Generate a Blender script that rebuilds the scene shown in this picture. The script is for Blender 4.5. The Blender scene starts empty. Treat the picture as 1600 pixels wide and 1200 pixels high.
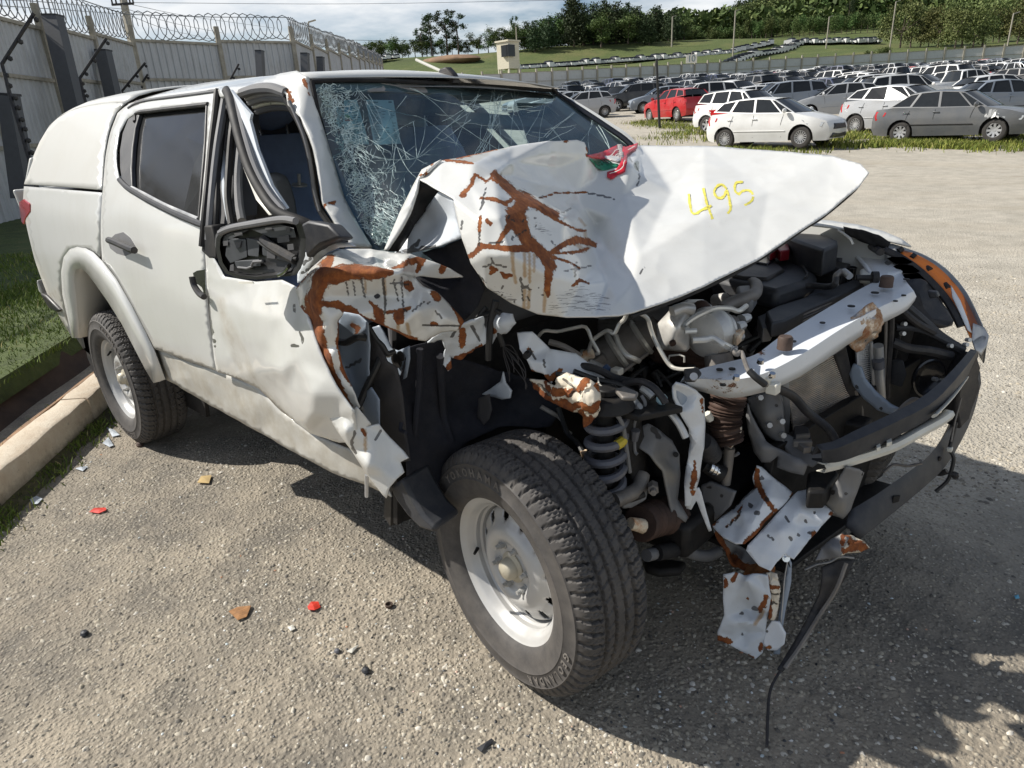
import bpy,bmesh,math,random
import numpy as np
from mathutils import Vector,Matrix,Euler,noise
from mathutils.geometry import delaunay_2d_cdt

random.seed(7)
scene=bpy.context.scene
C=bpy.data.collections.new("yard");scene.collection.children.link(C)

# ---------------------------------------------------------------- camera
cam_data=bpy.data.cameras.new("camera");cam=bpy.data.objects.new("camera",cam_data)
C.objects.link(cam);scene.camera=cam
cam_data.sensor_width=36.0;cam_data.lens=23.719
cam_data.clip_start=0.05;cam_data.clip_end=6000
CAM=Vector((0.93,-1.8294,1.5643))
cam.matrix_world=Matrix.Translation(CAM) @ Matrix([[0.726369,-0.214718,0.652904],[0.685357,0.297748,-0.664554],[-0.051709,0.930184,0.363433]]).to_4x4()
VIEW=Vector((-0.7008,0.7133,0.0));LAT=Vector((0.7133,0.7008,0.0))   # yard axes: away from and across the truck

# ---------------------------------------------------------------- light
SUN=Vector((-0.97,-0.58,1.0)).normalized()
sun_el=math.asin(SUN.z);sun_az=math.atan2(SUN.x,SUN.y)
world=bpy.data.worlds.new("World");scene.world=world;world.use_nodes=True
wn=world.node_tree.nodes;wl=world.node_tree.links
bg=wn["Background"];bg.inputs[1].default_value=0.075
sky=wn.new("ShaderNodeTexSky");sky.sky_type='NISHITA';sky.sun_disc=False
sky.sun_elevation=sun_el;sky.sun_rotation=sun_az % (2*math.pi)
sky.altitude=700;sky.air_density=1.0;sky.dust_density=1.2;sky.ozone_density=1.0
tc=wn.new("ShaderNodeTexCoord")
sep=wn.new("ShaderNodeSeparateXYZ");wl.new(tc.outputs["Generated"],sep.inputs[0])
mx=wn.new("ShaderNodeMath");mx.operation='MAXIMUM';mx.inputs[1].default_value=0.03;wl.new(sep.outputs[2],mx.inputs[0])
mad=wn.new("ShaderNodeMath");mad.operation='ADD';mad.inputs[1].default_value=0.12;wl.new(mx.outputs[0],mad.inputs[0])
dvx=wn.new("ShaderNodeMath");dvx.operation='DIVIDE';wl.new(sep.outputs[0],dvx.inputs[0]);wl.new(mad.outputs[0],dvx.inputs[1])
dvy=wn.new("ShaderNodeMath");dvy.operation='DIVIDE';wl.new(sep.outputs[1],dvy.inputs[0]);wl.new(mad.outputs[0],dvy.inputs[1])
cmb=wn.new("ShaderNodeCombineXYZ");wl.new(dvx.outputs[0],cmb.inputs[0]);wl.new(dvy.outputs[0],cmb.inputs[1])
cn=wn.new("ShaderNodeTexNoise");cn.inputs["Scale"].default_value=0.9;cn.inputs["Detail"].default_value=9;cn.inputs["Roughness"].default_value=0.55
wl.new(cmb.outputs[0],cn.inputs["Vector"])
cr=wn.new("ShaderNodeValToRGB");cr.color_ramp.elements[0].position=0.41;cr.color_ramp.elements[1].position=0.60
wl.new(cn.outputs["Fac"],cr.inputs[0])
cn2=wn.new("ShaderNodeTexNoise");cn2.inputs["Scale"].default_value=2.2;cn2.inputs["Detail"].default_value=6
wl.new(cmb.outputs[0],cn2.inputs["Vector"])
cc=wn.new("ShaderNodeMix");cc.data_type='RGBA'
cc.inputs[6].default_value=(7.0,7.7,8.6,1);cc.inputs[7].default_value=(12.4,12.3,12.0,1);wl.new(cn2.outputs["Fac"],cc.inputs[0])
thin=wn.new("ShaderNodeMapRange");thin.inputs[1].default_value=.22;thin.inputs[2].default_value=.70;thin.inputs[3].default_value=1.0;thin.inputs[4].default_value=.25;wl.new(sep.outputs[2],thin.inputs[0])
cf_=wn.new("ShaderNodeMath");cf_.operation='MULTIPLY';wl.new(cr.outputs[0],cf_.inputs[0]);wl.new(thin.outputs[0],cf_.inputs[1])
cm=wn.new("ShaderNodeMix");cm.data_type='RGBA';wl.new(cf_.outputs[0],cm.inputs[0])
wl.new(sky.outputs[0],cm.inputs[6]);wl.new(cc.outputs[2],cm.inputs[7]);wl.new(cm.outputs[2],bg.inputs[0])
sun_d=bpy.data.lights.new("sun",'SUN');sun_d.energy=4.8;sun_d.angle=math.radians(0.53);sun_d.color=(1.0,0.955,0.88)
sun=bpy.data.objects.new("sun",sun_d);C.objects.link(sun);sun.location=(-20,-12,25)
sun.rotation_euler=SUN.to_track_quat('Z','Y').to_euler()

vs=scene.view_settings;vs.view_transform='Standard';vs.look='None';vs.exposure=0.32;vs.gamma=1.0;vs.use_curve_mapping=False
scene.cycles.max_bounces=6;scene.cycles.diffuse_bounces=3;scene.cycles.glossy_bounces=3
scene.cycles.transparent_max_bounces=12;scene.cycles.transmission_bounces=4
scene.cycles.caustics_reflective=False;scene.cycles.caustics_refractive=False

# ---------------------------------------------------------------- helpers: objects
def link(o,parent=None):
    C.objects.link(o)
    if parent is not None:o.parent=parent
    return o
def tag(o,label=None,cat=None,group=None,kind=None):
    if label:o["label"] =label
    if cat:o["category"] =cat
    if group:o["group"] =group
    if kind:o["kind"] =kind
    return o
def empty(name,loc=(0,0,0),rz=0.0):
    o=bpy.data.objects.new(name,None);o.empty_display_size=0.2
    o.location=loc;o.rotation_euler=(0,0,rz)
    return link(o)
def mesh_obj(name,V,F,mats,parent=None,smooth=None,mi=None):
    me=bpy.data.meshes.new(name)
    me.from_pydata([tuple(v) for v in V],[],[tuple(f) for f in F])
    for m in (mats if isinstance(mats,(list,tuple)) else [mats]):me.materials.append(m)
    if mi is not None:me.polygons.foreach_set("material_index",list(mi))
    if smooth is not None:
        me.polygons.foreach_set("use_smooth",[True]*len(me.polygons))
        if smooth<180:me.set_sharp_from_angle(angle=math.radians(smooth))
    me.update()
    o=bpy.data.objects.new(name,me)
    return link(o,parent)
def np_mesh(name,V,F,mats,parent=None,mi=None,smooth=False):
    """many equal-sided faces straight from numpy arrays"""
    V=np.asarray(V,dtype=np.float32);F=np.asarray(F,dtype=np.int32)
    me=bpy.data.meshes.new(name);k=F.shape[1];n=F.shape[0]
    me.vertices.add(len(V));me.vertices.foreach_set("co",V.ravel())
    me.loops.add(n*k);me.loops.foreach_set("vertex_index",F.ravel())
    me.polygons.add(n);me.polygons.foreach_set("loop_start",np.arange(0,n*k,k,dtype=np.int32))
    try:me.polygons.foreach_set("loop_total",np.full(n,k,dtype=np.int32))
    except Exception:pass
    for m in (mats if isinstance(mats,(list,tuple)) else [mats]):me.materials.append(m)
    if mi is not None:me.polygons.foreach_set("material_index",np.asarray(mi,dtype=np.int32))
    if smooth:me.polygons.foreach_set("use_smooth",np.ones(n,dtype=bool))
    me.update(calc_edges=True);me.validate()
    o=bpy.data.objects.new(name,me)
    return link(o,parent)
class MB:
    """collects simple shapes and links them as one mesh object"""
    def __init__(s):s.V=[];s.F=[];s.M=[];s.m=0
    def add(s,V,F):
        b=len(s.V);s.V +=[tuple(v) for v in V];s.F +=[tuple(i+b for i in f) for f in F];s.M +=[s.m]*len(F);return s
    def box(s,c,size,rot=None):
        hx,hy,hz=size[0]/2,size[1]/2,size[2]/2
        P=[Vector((x,y,z)) for z in (-hz,hz) for y in (-hy,hy) for x in (-hx,hx)]
        if rot is not None:P=[rot @ v for v in P]
        P=[v+Vector(c) for v in P]
        return s.add(P,[(0,2,3,1),(4,5,7,6),(0,1,5,4),(2,6,7,3),(0,4,6,2),(1,3,7,5)])
    def beam(s,a,b,w,h,up=(0,0,1)):
        a=Vector(a);b=Vector(b);d=(b-a).normalized();u=Vector(up)
        r=d.cross(u)
        if r.length<1e-4:r=d.cross(Vector((1,0,0)))
        r.normalize();u=r.cross(d).normalized()
        P=[p+r*(sx*w/2) +u*(sz*h/2) for p in (a,b) for sx,sz in ((-1,-1),(1,-1),(1,1),(-1,1))]
        return s.add(P,[(0,1,2,3),(4,7,6,5),(0,4,5,1),(1,5,6,2),(2,6,7,3),(3,7,4,0)])
    def cyl(s,a,b,r0,r1=None,n=12,caps=True):
        a=Vector(a);b=Vector(b);r1=r0 if r1 is None else r1
        d=(b-a).normalized();x=d.orthogonal().normalized();y=d.cross(x)
        P=[]
        for p,r in ((a,r0),(b,r1)):
            P +=[p+(x*math.cos(2*math.pi*i/n) +y*math.sin(2*math.pi*i/n))*r for i in range(n)]
        F=[(i,(i+1) % n,n+(i+1) % n,n+i) for i in range(n)]
        if caps:F +=[tuple(range(n-1,-1,-1)),tuple(range(n,2*n))]
        return s.add(P,F)
    def tube(s,pts,r,n=8,k=6,closed=False,flat=1.0):
        P=spline(pts,k,closed) if k>1 else [Vector(p) for p in pts]
        m=len(P);V=[];F=[]
        prev=None
        for i,p in enumerate(P):
            t=(P[(i+1) % m]-P[i-1]) if (closed or 0<i<m-1) else (P[1]-P[0] if i ==0 else P[-1]-P[-2])
            if t.length<1e-9:t=Vector((0,0,1))
            t.normalize()
            x=t.orthogonal().normalized() if prev is None else (prev- t*prev.dot(t))
            if x.length<1e-6:x=t.orthogonal()
            x.normalize();prev=x;y=t.cross(x)
            rr=r(i/(m-1)) if callable(r) else r
            V +=[p+(x*math.cos(2*math.pi*j/n) +y*math.sin(2*math.pi*j/n)*flat)*rr for j in range(n)]
        for i in range(m if closed else m-1):
            a=i*n;b=((i+1) % m)*n
            F +=[(a+j,a+(j+1) % n,b+(j+1) % n,b+j) for j in range(n)]
        if not closed:F +=[tuple(range(n-1,-1,-1)),tuple(range((m-1)*n,m*n))]
        return s.add(V,F)
    def lathe(s,prof,c,axis,n=32,a0=0.0,a1=2*math.pi):
        """prof: list of (radius, along axis)"""
        c=Vector(c);d=Vector(axis).normalized();x=d.orthogonal().normalized();y=d.cross(x)
        full=abs(a1-a0-2*math.pi) <1e-6;m=n if full else n+1
        V=[];F=[]
        for i in range(m):
            t=a0+(a1-a0)*i/n
            V +=[c+(x*math.cos(t)+y*math.sin(t))*r+d*h for r,h in prof]
        k=len(prof)
        for i in range(n):
            a=i*k;b=((i+1) % m)*k
            F +=[(a+j,b+j,b+j+1,a+j+1) for j in range(k-1)]
        return s.add(V,F)
    def slab(s,pts,vec):
        """polygon pushed along vec (a closed prism)"""
        n=len(pts);v=Vector(vec);P=[Vector(p) for p in pts]
        return s.add(P+[p+v for p in P],[tuple(range(n)),tuple(range(2*n-1,n-1,-1))] +[(i,i+n,(i+1) % n+n,(i+1) % n) for i in range(n)])
    def sphere(s,c,r,n=10,sc=(1,1,1)):
        c=Vector(c);V=[];F=[]
        for i in range(n//2+1):
            t=math.pi*i/(n//2)
            for j in range(n):
                f=2*math.pi*j/n
                V.append(c+Vector((math.sin(t)*math.cos(f)*sc[0],math.sin(t)*math.sin(f)*sc[1],math.cos(t)*sc[2]))*r)
        for i in range(n//2):
            F +=[(i*n+j,(i+1)*n+j,(i+1)*n+(j+1) % n,i*n+(j+1) % n) for j in range(n)]
        return s.add(V,F)
    def build(s,name,mats,parent=None,smooth=40,bevel=0.0,seg=2):
        bm=bmesh.new()
        vs_=[bm.verts.new(v) for v in s.V]
        for f,m in zip(s.F,s.M):
            try:
                fa=bm.faces.new([vs_[i] for i in f]);fa.material_index=m
            except ValueError:pass
        bmesh.ops.recalc_face_normals(bm,faces=bm.faces)
        me=bpy.data.meshes.new(name);bm.to_mesh(me);bm.free()
        for m in (mats if isinstance(mats,(list,tuple)) else [mats]):me.materials.append(m)
        if smooth:
            me.polygons.foreach_set("use_smooth",[True]*len(me.polygons));me.set_sharp_from_angle(angle=math.radians(smooth))
        o=link(bpy.data.objects.new(name,me),parent)
        if bevel:
            b=o.modifiers.new("bevel",'BEVEL');b.width=bevel;b.segments=seg;b.limit_method='ANGLE';b.angle_limit=math.radians(35)
        return o
def spline(pts,k=6,closed=False):
    P=[Vector(p) for p in pts];n=len(P)
    if n<3 and not closed:
        return [P[0].lerp(P[1],i/k) for i in range(k+1)]
    out=[]
    rng=range(n) if closed else range(n-1)
    for i in rng:
        p1,p2=P[i],P[(i+1) % n]
        p0=P[i-1] if (closed or i>0) else p1*2-p2
        p3=P[(i+2) % n] if (closed or i+2<n) else p2*2-p1
        for j in range(k):
            t=j/k
            out.append(0.5*((2*p1)+(p2-p0)*t+(2*p0-5*p1+4*p2-p3)*t*t+(3*p1-p0-3*p2+p3)*t**3))
    if not closed:out.append(P[-1])
    return out
def nth(i):
    i +=1;return "%d%s" % (i,"th" if 10<i % 100<14 else {1:"st",2:"nd",3:"rd"}.get(i % 10,"th"))
def copy_tree(o,parent=None):
    c=o.copy();C.objects.link(c);c.parent=parent
    for ch in list(o.children):copy_tree(ch,c)
    return c

# ---------------------------------------------------------------- helpers: sheet metal
def inside(poly,pts):
    """even-odd test, vectorised"""
    x,y=pts[:,0],pts[:,1];r=np.zeros(len(pts),bool);n=len(poly)
    for i in range(n):
        x1,y1=poly[i];x2,y2=poly[(i+1) % n]
        if y1 ==y2:continue
        c=((y1>y) != (y2>y)) & (x<(x2-x1)*(y-y1)/(y2-y1)+x1)
        r ^= c
    return r
def seg_dist(P,a,b):
    a=np.array(a,float);b=np.array(b,float);d=b-a;L=max((d**2).sum(),1e-9)
    t=np.clip(((P-a)@d)/L,0,1)
    return np.hypot(*(P-(a+t[:,None]*d)).T),t
class Sheet:
    """A piece of sheet metal: control points carry pattern coordinates (a, b) and a place in space;
    the piece between them is filled with a fine triangle net, creased along the control net and a little rounded."""
    def __init__(s,pts,n_out,extra_edges=()):
        s.q=np.array([p[:2] for p in pts],float);s.x=np.array([p[2:5] for p in pts],float);s.n=n_out
        out=[(i,(i+1) % n_out) for i in range(n_out)]
        r=delaunay_2d_cdt([Vector(p) for p in s.q],out+list(extra_edges),[],1,1e-4)
        vv=np.array([tuple(v) for v in r[0]]);orig=r[3]
        idx=[]
        for k in range(len(vv)):
            o=orig[k]
            idx.append(o[0] if len(o) else int(np.argmin(((s.q-vv[k])**2).sum(1))))
        s.tri=[tuple(idx[i] for i in f) for f in r[2] if len(f) ==3]
    def at(s,P):
        P=np.atleast_2d(np.asarray(P,float));best=np.full(len(P),-1e9);out=np.zeros((len(P),3))
        for t in s.tri:
            a,b,c=s.q[list(t)];d=(b[0]-a[0])*(c[1]-a[1])-(c[0]-a[0])*(b[1]-a[1])
            if abs(d) <1e-9:continue
            w1=((P[:,0]-a[0])*(c[1]-a[1])-(c[0]-a[0])*(P[:,1]-a[1]))/d
            w2=((b[0]-a[0])*(P[:,1]-a[1])-(P[:,0]-a[0])*(b[1]-a[1]))/d
            w0=1-w1-w2;m=np.minimum(np.minimum(w0,w1),w2)
            k=m>best;best[k] =m[k]
            out[k] =(w0[:,None]*s.x[t[0]]+w1[:,None]*s.x[t[1]]+w2[:,None]*s.x[t[2]])[k]
        return out
    def build(s,name,mats,parent,res=8.0,smooth=4,thick=0.0016,marks=(),wrinkle=0.0,wscale=6.0,holes=(),seed=0,sharp=60,round_edge=0.0,post=None):
        rs=np.random.RandomState(seed+11)
        def dense(loop,close=True):
            L=[]
            m=len(loop)
            for i in range(m if close else m-1):
                a=np.array(loop[i]);b=np.array(loop[(i+1) % m]);k=max(1,int(np.ceil(np.hypot(*(b-a))/res)))
                L +=[a+(b-a)*j/k for j in range(k)]
            return L
        ol=dense(s.q[:s.n]);hl=[dense(np.array(h,float)) for h in holes]
        pts=list(ol);edges=[(i,(i+1) % len(ol)) for i in range(len(ol))]
        for h in hl:
            b=len(pts);pts +=h;edges +=[(b+i,b+(i+1) % len(h)) for i in range(len(h))]
        lo=s.q.min(0);hi=s.q.max(0);gx=np.arange(lo[0],hi[0],res);gy=np.arange(lo[1],hi[1],res*0.866)
        G=np.array([(x+(res/2 if j % 2 else 0),y) for j,y in enumerate(gy) for x in gx]) if len(gx) and len(gy) else np.zeros((0,2))
        if len(G):
            G=G+rs.uniform(-.12,.12,G.shape)*res*(smooth<5)
            k=inside(s.q[:s.n],G)
            for h in holes:k &= ~inside(np.array(h,float),G)
            G=G[k]
        B=np.array(pts)
        if len(G):
            keep=np.ones(len(G),bool)
            for i0 in range(0,len(B),64):
                d=((G[:,None,:]-B[None,i0:i0+64,:])**2).sum(2).min(1);keep &= d>(res*.45)**2
            G=G[keep]
        allp=np.vstack([B,G]) if len(G) else B
        r=delaunay_2d_cdt([Vector(p) for p in allp],edges,[],1,1e-5)
        Q=np.array([tuple(v) for v in r[0]]);F=[list(f)[::-1] for f in r[2]]
        if holes:
            ctr=np.array([Q[f].mean(0) for f in F]);kp_=np.ones(len(F),bool)
            for h in holes:kp_ &= ~inside(np.array(h,float),ctr)
            F=[f for f,k in zip(F,kp_) if k]
        X=s.at(Q)
        nV=len(Q)
        E=np.array([(a,b) for f in F for a,b in zip(f,f[1:]+f[:1])])
        key=np.sort(E,1);ku,inv,cnt=np.unique(key,axis=0,return_inverse=True,return_counts=True)
        bnd=np.zeros(nV,bool);bnd[ku[cnt ==1].ravel()] =True
        deg=np.zeros(nV);np.add.at(deg,ku[:,0],1);np.add.at(deg,ku[:,1],1);deg[deg ==0] =1
        for it in range(smooth):
            acc=np.zeros_like(X);np.add.at(acc,ku[:,0],X[ku[:,1]]);np.add.at(acc,ku[:,1],X[ku[:,0]])
            new=X*.4+acc/deg[:,None]*.6
            X[~bnd] =new[~bnd]
            if smooth >= 5 and it<3:
                m_=len(ol);bx=X[:m_].copy();pv=np.roll(bx,1,0);nx=np.roll(bx,-1,0);d1=bx-pv;d2=nx-bx
                cs=(d1*d2).sum(1)/np.maximum(np.linalg.norm(d1,axis=1)*np.linalg.norm(d2,axis=1),1e-9);k_=cs>.8;bx[k_] =(bx*.5+(pv+nx)*.25)[k_];X[:m_] =bx
        if wrinkle:
            Fa=np.array([f for f in F if len(f) ==3]);N=np.cross(X[Fa[:,1]]-X[Fa[:,0]],X[Fa[:,2]]-X[Fa[:,0]])
            vn=np.zeros_like(X)
            for k in range(3):np.add.at(vn,Fa[:,k],N)
            vn /= np.maximum(np.linalg.norm(vn,axis=1),1e-12)[:,None]
            for i in range(nV):
                p=Vector(X[i])*wscale
                a=noise.noise(p+Vector((seed*3.1,0,0)));b=abs(noise.noise(p*2.3+Vector((0,seed*1.7,5))))
                X[i] +=vn[i]*wrinkle*(a*1.0-b*0.7)
        if post is not None:X=post(Q,X)
        me=bpy.data.meshes.new(name)
        me.from_pydata([tuple(v) for v in X],[],F)
        # face the viewer side (pattern coordinates run right and down)
        for m in (mats if isinstance(mats,(list,tuple)) else [mats]):me.materials.append(m)
        for an in ('rust','crack','drip','dirt','scrape'):
            val=np.zeros(nV)
            for mk in marks:
                if mk[0] != an:continue
                w=max(mk[1],res*.42) if an in ('rust','crack','drip') else mk[1];pl=mk[2]
                if len(pl) >2 and pl[0] ==pl[-1]:
                    val[inside(np.array(pl[:-1],float),Q)] =1.0
                for a,b in zip(pl[:-1],pl[1:]):
                    wa=max(a[2],res*.42) if len(a) >2 else w;wb=max(b[2],res*.42) if len(b) >2 else w
                    d,t=seg_dist(Q,a[:2],b[:2]);ww=wa+(wb-wa)*t
                    val=np.maximum(val,np.clip(1-(d-ww*.5)/np.maximum(ww,1e-6),0,1))
            at=me.attributes.new(an,'FLOAT','POINT');at.data.foreach_set("value",val)
        at=me.attributes.new("pat",'FLOAT_VECTOR','POINT');at.data.foreach_set("vector",np.hstack([Q/100.0,np.zeros((nV,1))]).ravel())
        me.polygons.foreach_set("use_smooth",[True]*len(me.polygons))
        if sharp<180:me.set_sharp_from_angle(angle=math.radians(sharp))
        me.update()
        o=link(bpy.data.objects.new(name,me),parent)
        if thick:
            md=o.modifiers.new("gauge",'SOLIDIFY');md.thickness=thick;md.offset=0.0
        s.obj=o
        return o
def sheet(name,pts,n_out,mats,parent,**k):
    S=Sheet(pts,n_out);S.build(name,mats,parent,**k);return S

# ---------------------------------------------------------------- materials
class NT:
    def __init__(s,name):
        s.m=bpy.data.materials.new(name);s.m.use_nodes=True;s.t=s.m.node_tree;s.b=s.t.nodes["Principled BSDF"]
        s.tc=None
    def n(s,typ,**k):
        x=s.t.nodes.new(typ)
        for a,v in k.items():
            if a.startswith('i_'):
                x.inputs[a[2:].replace('_',' ')].default_value=v
            else:setattr(x,a,v)
        return x
    def l(s,a,b):s.t.links.new(a,b)
    def coord(s,scale=1.0,kind="Object"):
        if s.tc is None:s.tc=s.n("ShaderNodeTexCoord")
        if isinstance(scale,(int,float)):scale=(scale,)*3
        mp=s.n("ShaderNodeMapping");mp.inputs["Scale"].default_value=scale
        s.l(s.tc.outputs[kind],mp.inputs[0]);return mp.outputs[0]
    def noise(s,scale,detail=6,rough=.6,vec=None,kind="Object",dist=0.0):
        x=s.n("ShaderNodeTexNoise");x.inputs["Scale"].default_value=scale;x.inputs["Detail"].default_value=detail;x.inputs["Roughness"].default_value=rough
        x.inputs["Distortion"].default_value=dist
        s.l(vec if vec is not None else s.coord(1.0,kind),x.inputs["Vector"]);return x.outputs["Fac"]
    def voro(s,scale,feature='F1',vec=None,rand=1.0,out="Distance"):
        x=s.n("ShaderNodeTexVoronoi",feature=feature);x.inputs["Scale"].default_value=scale;x.inputs["Randomness"].default_value=rand
        s.l(vec if vec is not None else s.coord(1.0),x.inputs["Vector"]);return x.outputs[out]
    def ramp(s,fac,stops,interp='LINEAR'):
        r=s.n("ShaderNodeValToRGB");r.color_ramp.interpolation=interp
        e=r.color_ramp.elements
        while len(e) <len(stops):e.new(0.5)
        for el,(p,c) in zip(e,stops):
            el.position=p;el.color=(c,c,c,1) if isinstance(c,(int,float)) else (*c,1)
        s.l(fac,r.inputs[0]);return r.outputs[0]
    def math(s,op,a,b=None,c=None):
        x=s.n("ShaderNodeMath",operation=op)
        for i,v in enumerate((a,b,c)):
            if v is None:continue
            if isinstance(v,(int,float)):x.inputs[i].default_value=v
            else:s.l(v,x.inputs[i])
        return x.outputs[0]
    def mix(s,fac,a,b,blend='MIX'):
        x=s.n("ShaderNodeMix",data_type='RGBA',blend_type=blend)
        for i,v in ((0,fac),(6,a),(7,b)):
            if isinstance(v,(int,float)):x.inputs[i].default_value=v if i ==0 else (v,v,v,1)
            elif isinstance(v,tuple):x.inputs[i].default_value=(*v,1)
            else:s.l(v,x.inputs[i])
        return x.outputs[2]
    def attr(s,name,out="Fac"):
        x=s.n("ShaderNodeAttribute",attribute_name=name);return x.outputs[out]
    def set(s,**k):
        nm=dict(col="Base Color",rough="Roughness",metal="Metallic",coat="Coat Weight",coatr="Coat Roughness",trans="Transmission Weight",alpha="Alpha",ior="IOR",spec="Specular IOR Level",sub="Subsurface Weight",em="Emission Color",ems="Emission Strength")
        for a,v in k.items():
            i=s.b.inputs[nm[a]]
            if isinstance(v,(int,float)):i.default_value=v if i.type =='VALUE' else (v,v,v,1)
            elif isinstance(v,tuple):i.default_value=(*v,1)
            else:s.l(v,i)
        return s
    def bump(s,h,strength=.3,dist=.01):
        x=s.n("ShaderNodeBump");x.inputs["Strength"].default_value=strength;x.inputs["Distance"].default_value=dist
        s.l(h,x.inputs["Height"]);s.l(x.outputs[0],s.b.inputs["Normal"]);return s

def plain(name,col,rough=.5,metal=0.0,var=.25,scale=8.0,bump=0.0,bscale=60.0,coat=0.0,dust=0.0,dustcol=(.25,.21,.16),spec=.5):
    t=NT(name)
    n1=t.noise(scale,5)
    c=t.mix(t.ramp(n1,[(.3,0.0),(.7,1.0)]),tuple(x*(1-var) for x in col),tuple(min(1,x*(1+var)) for x in col))
    if dust:
        c=t.mix(t.math('MULTIPLY',t.ramp(t.noise(scale*2.3,8,.7),[(.42,0.0),(.7,1.0)]),dust),c,dustcol)
    t.set(col=c,rough=t.ramp(n1,[(.2,max(.02,rough-.1)),(.8,min(1,rough+.12))]),metal=metal,coat=coat,spec=spec)
    if bump:t.bump(t.noise(bscale,4),bump,.004)
    return t.m

def sheet_paint(name,base=(.69,.69,.66),rough=.3,rusty=1.0,dirtcol=(.33,.29,.22),coat=.6):
    """white body paint; where the sheet is creased the paint has flaked off down to rusted steel"""
    t=NT(name)
    ru=t.attr("rust");ck=t.attr("crack");dr=t.attr("drip");di=t.attr("dirt")
    nA=t.noise(26,9,.72);nB=t.noise(90,5,.65);nC=t.noise(7,6,.6)
    v=t.math('ADD',ru,t.math('MULTIPLY',t.math('SUBTRACT',t.noise(52,9,.78),.5),2.5))
    v=t.math('ADD',v,t.math('MULTIPLY',t.math('SUBTRACT',t.noise(16,3,.5),.5),1.0))
    has=t.math('GREATER_THAN',ru,.02)
    fr=t.math('MULTIPLY',t.ramp(v,[(.49,0.0),(.52,1.0)]),has)
    edge=t.math('MULTIPLY',t.ramp(v,[(.41,0.0),(.475,1.0),(.52,1.0),(.56,0.0)]),has)
    halo=t.math('MULTIPLY',t.ramp(v,[(.2,0.0),(.5,.5)]),has)
    rust=t.ramp(t.noise(34,9,.75),[(.22,(.05,.018,.009)),(.42,(.16,.046,.014)),(.58,(.28,.088,.022)),(.72,(.44,.17,.045)),(.85,(.52,.30,.13))])
    dirt=t.math('MULTIPLY',di,t.ramp(t.noise(11,9,.7),[(.3,.15),(.72,1.0)]))
    p=t.mix(t.ramp(nC,[(.3,0.0),(.75,.5)]),base,tuple(x*.93 for x in base))
    grime=t.math('MULTIPLY',t.ramp(t.noise(5,10,.72,t.coord((1,1,.35))),[(.48,0.0),(.72,1.0)]),.22)
    p=t.mix(grime,p,(.47,.44,.37))
    p=t.mix(t.math('MULTIPLY',dirt,.85),p,dirtcol)
    specks=t.math('MULTIPLY',t.ramp(t.noise(210,3,.5),[(.70,0.0),(.76,1.0)]),.35)
    p=t.mix(specks,p,(.2,.17,.13))
    p=t.mix(halo,p,(.62,.49,.33))
    p=t.mix(t.math('MULTIPLY',t.ramp(t.math('ADD',dr,t.math('MULTIPLY',t.math('SUBTRACT',nA,.5),.8)),[(.3,0.0),(.9,1.0)]),.75),p,(.38,.22,.07))
    p=t.mix(fr,p,rust)
    p=t.mix(t.math('MULTIPLY',edge,.8),p,(.045,.026,.016))
    cf=t.ramp(t.math('ADD',ck,t.math('MULTIPLY',t.math('SUBTRACT',nA,.5),.5)),[(.40,0.0),(.52,1.0)])
    p=t.mix(t.math('MULTIPLY',cf,.85),p,(.03,.026,.022))
    sv=t.n("ShaderNodeMapping");sv.inputs["Rotation"].default_value=(0,0,-.32);sv.inputs["Scale"].default_value=(5,46,1);t.l(t.attr("pat","Vector"),sv.inputs[0])
    st=t.math('MULTIPLY',t.math('GREATER_THAN',t.math('ADD',t.noise(1.0,4,.6,sv.outputs[0],dist=.6),t.math('MULTIPLY',t.math('SUBTRACT',t.attr("scrape"),1.0),.35)),.56),t.math('GREATER_THAN',t.attr("scrape"),.01))
    p=t.mix(t.math('MULTIPLY',st,.72),p,(.07,.065,.068))
    rg=t.mix(fr,t.mix(dirt,rough,.7),.92)
    t.set(col=p,rough=rg,coat=t.math('MULTIPLY',t.math('SUBTRACT',1.0,fr),t.math('MULTIPLY',t.math('SUBTRACT',1.0,dirt),coat)),coatr=.06)
    h=t.math('ADD',t.math('MULTIPLY',fr,t.math('SUBTRACT',t.math('MULTIPLY',nB,.8),1.0)),t.math('MULTIPLY',cf,-1.2))
    t.bump(h,.55,.0025)
    return t.m

M={}
M['paint'] =sheet_paint("white paint")
M['dustpaint'] =sheet_paint("dusty white paint",base=(.56,.555,.52),rough=.42,coat=.25)
M['primer'] =sheet_paint("grey white primer",base=(.62,.66,.70),rough=.45,coat=.15)
M['bluegrey'] =sheet_paint("blue grey inner panel",base=(.30,.36,.44),rough=.42,coat=.2)
M['bay'] =sheet_paint("white bay paint",base=(.74,.77,.80),rough=.38,coat=.3)
M['cream'] =sheet_paint("weathered cream paint",base=(.74,.66,.53),rough=.55,coat=.0)
M['greypaint'] =sheet_paint("grey underside paint",base=(.17,.172,.178),rough=.5,coat=.0)
M['black'] =plain("black plastic",(.028,.028,.031),.48,var=.2,bump=.12,bscale=220,dust=.18,spec=.3)
M['blackshine'] =plain("glossy black plastic",(.016,.016,.018),.22,var=.2,coat=.3)
M['darkgrey'] =plain("dark grey plastic",(.034,.036,.042),.5,var=.2,bump=.1,dust=.18,dustcol=(.16,.15,.13),spec=.35)
M['liner'] =plain("dark fabric liner",(.020,.021,.028),.85,var=.3,bump=.35,bscale=300,dust=.12,dustcol=(.12,.11,.1),spec=.3)
M['felt'] =plain("grey felt",(.06,.056,.056),.95,var=.25,bump=.5,bscale=500)
M['rubber'] =plain("weatherstrip rubber",(.02,.02,.021),.6,var=.2,dust=.08,spec=.2)
M['chassis'] =plain("chassis black",(.014,.0135,.0135),.55,var=.4,bump=.2,dust=.2,dustcol=(.09,.075,.06),spec=.3)
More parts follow.
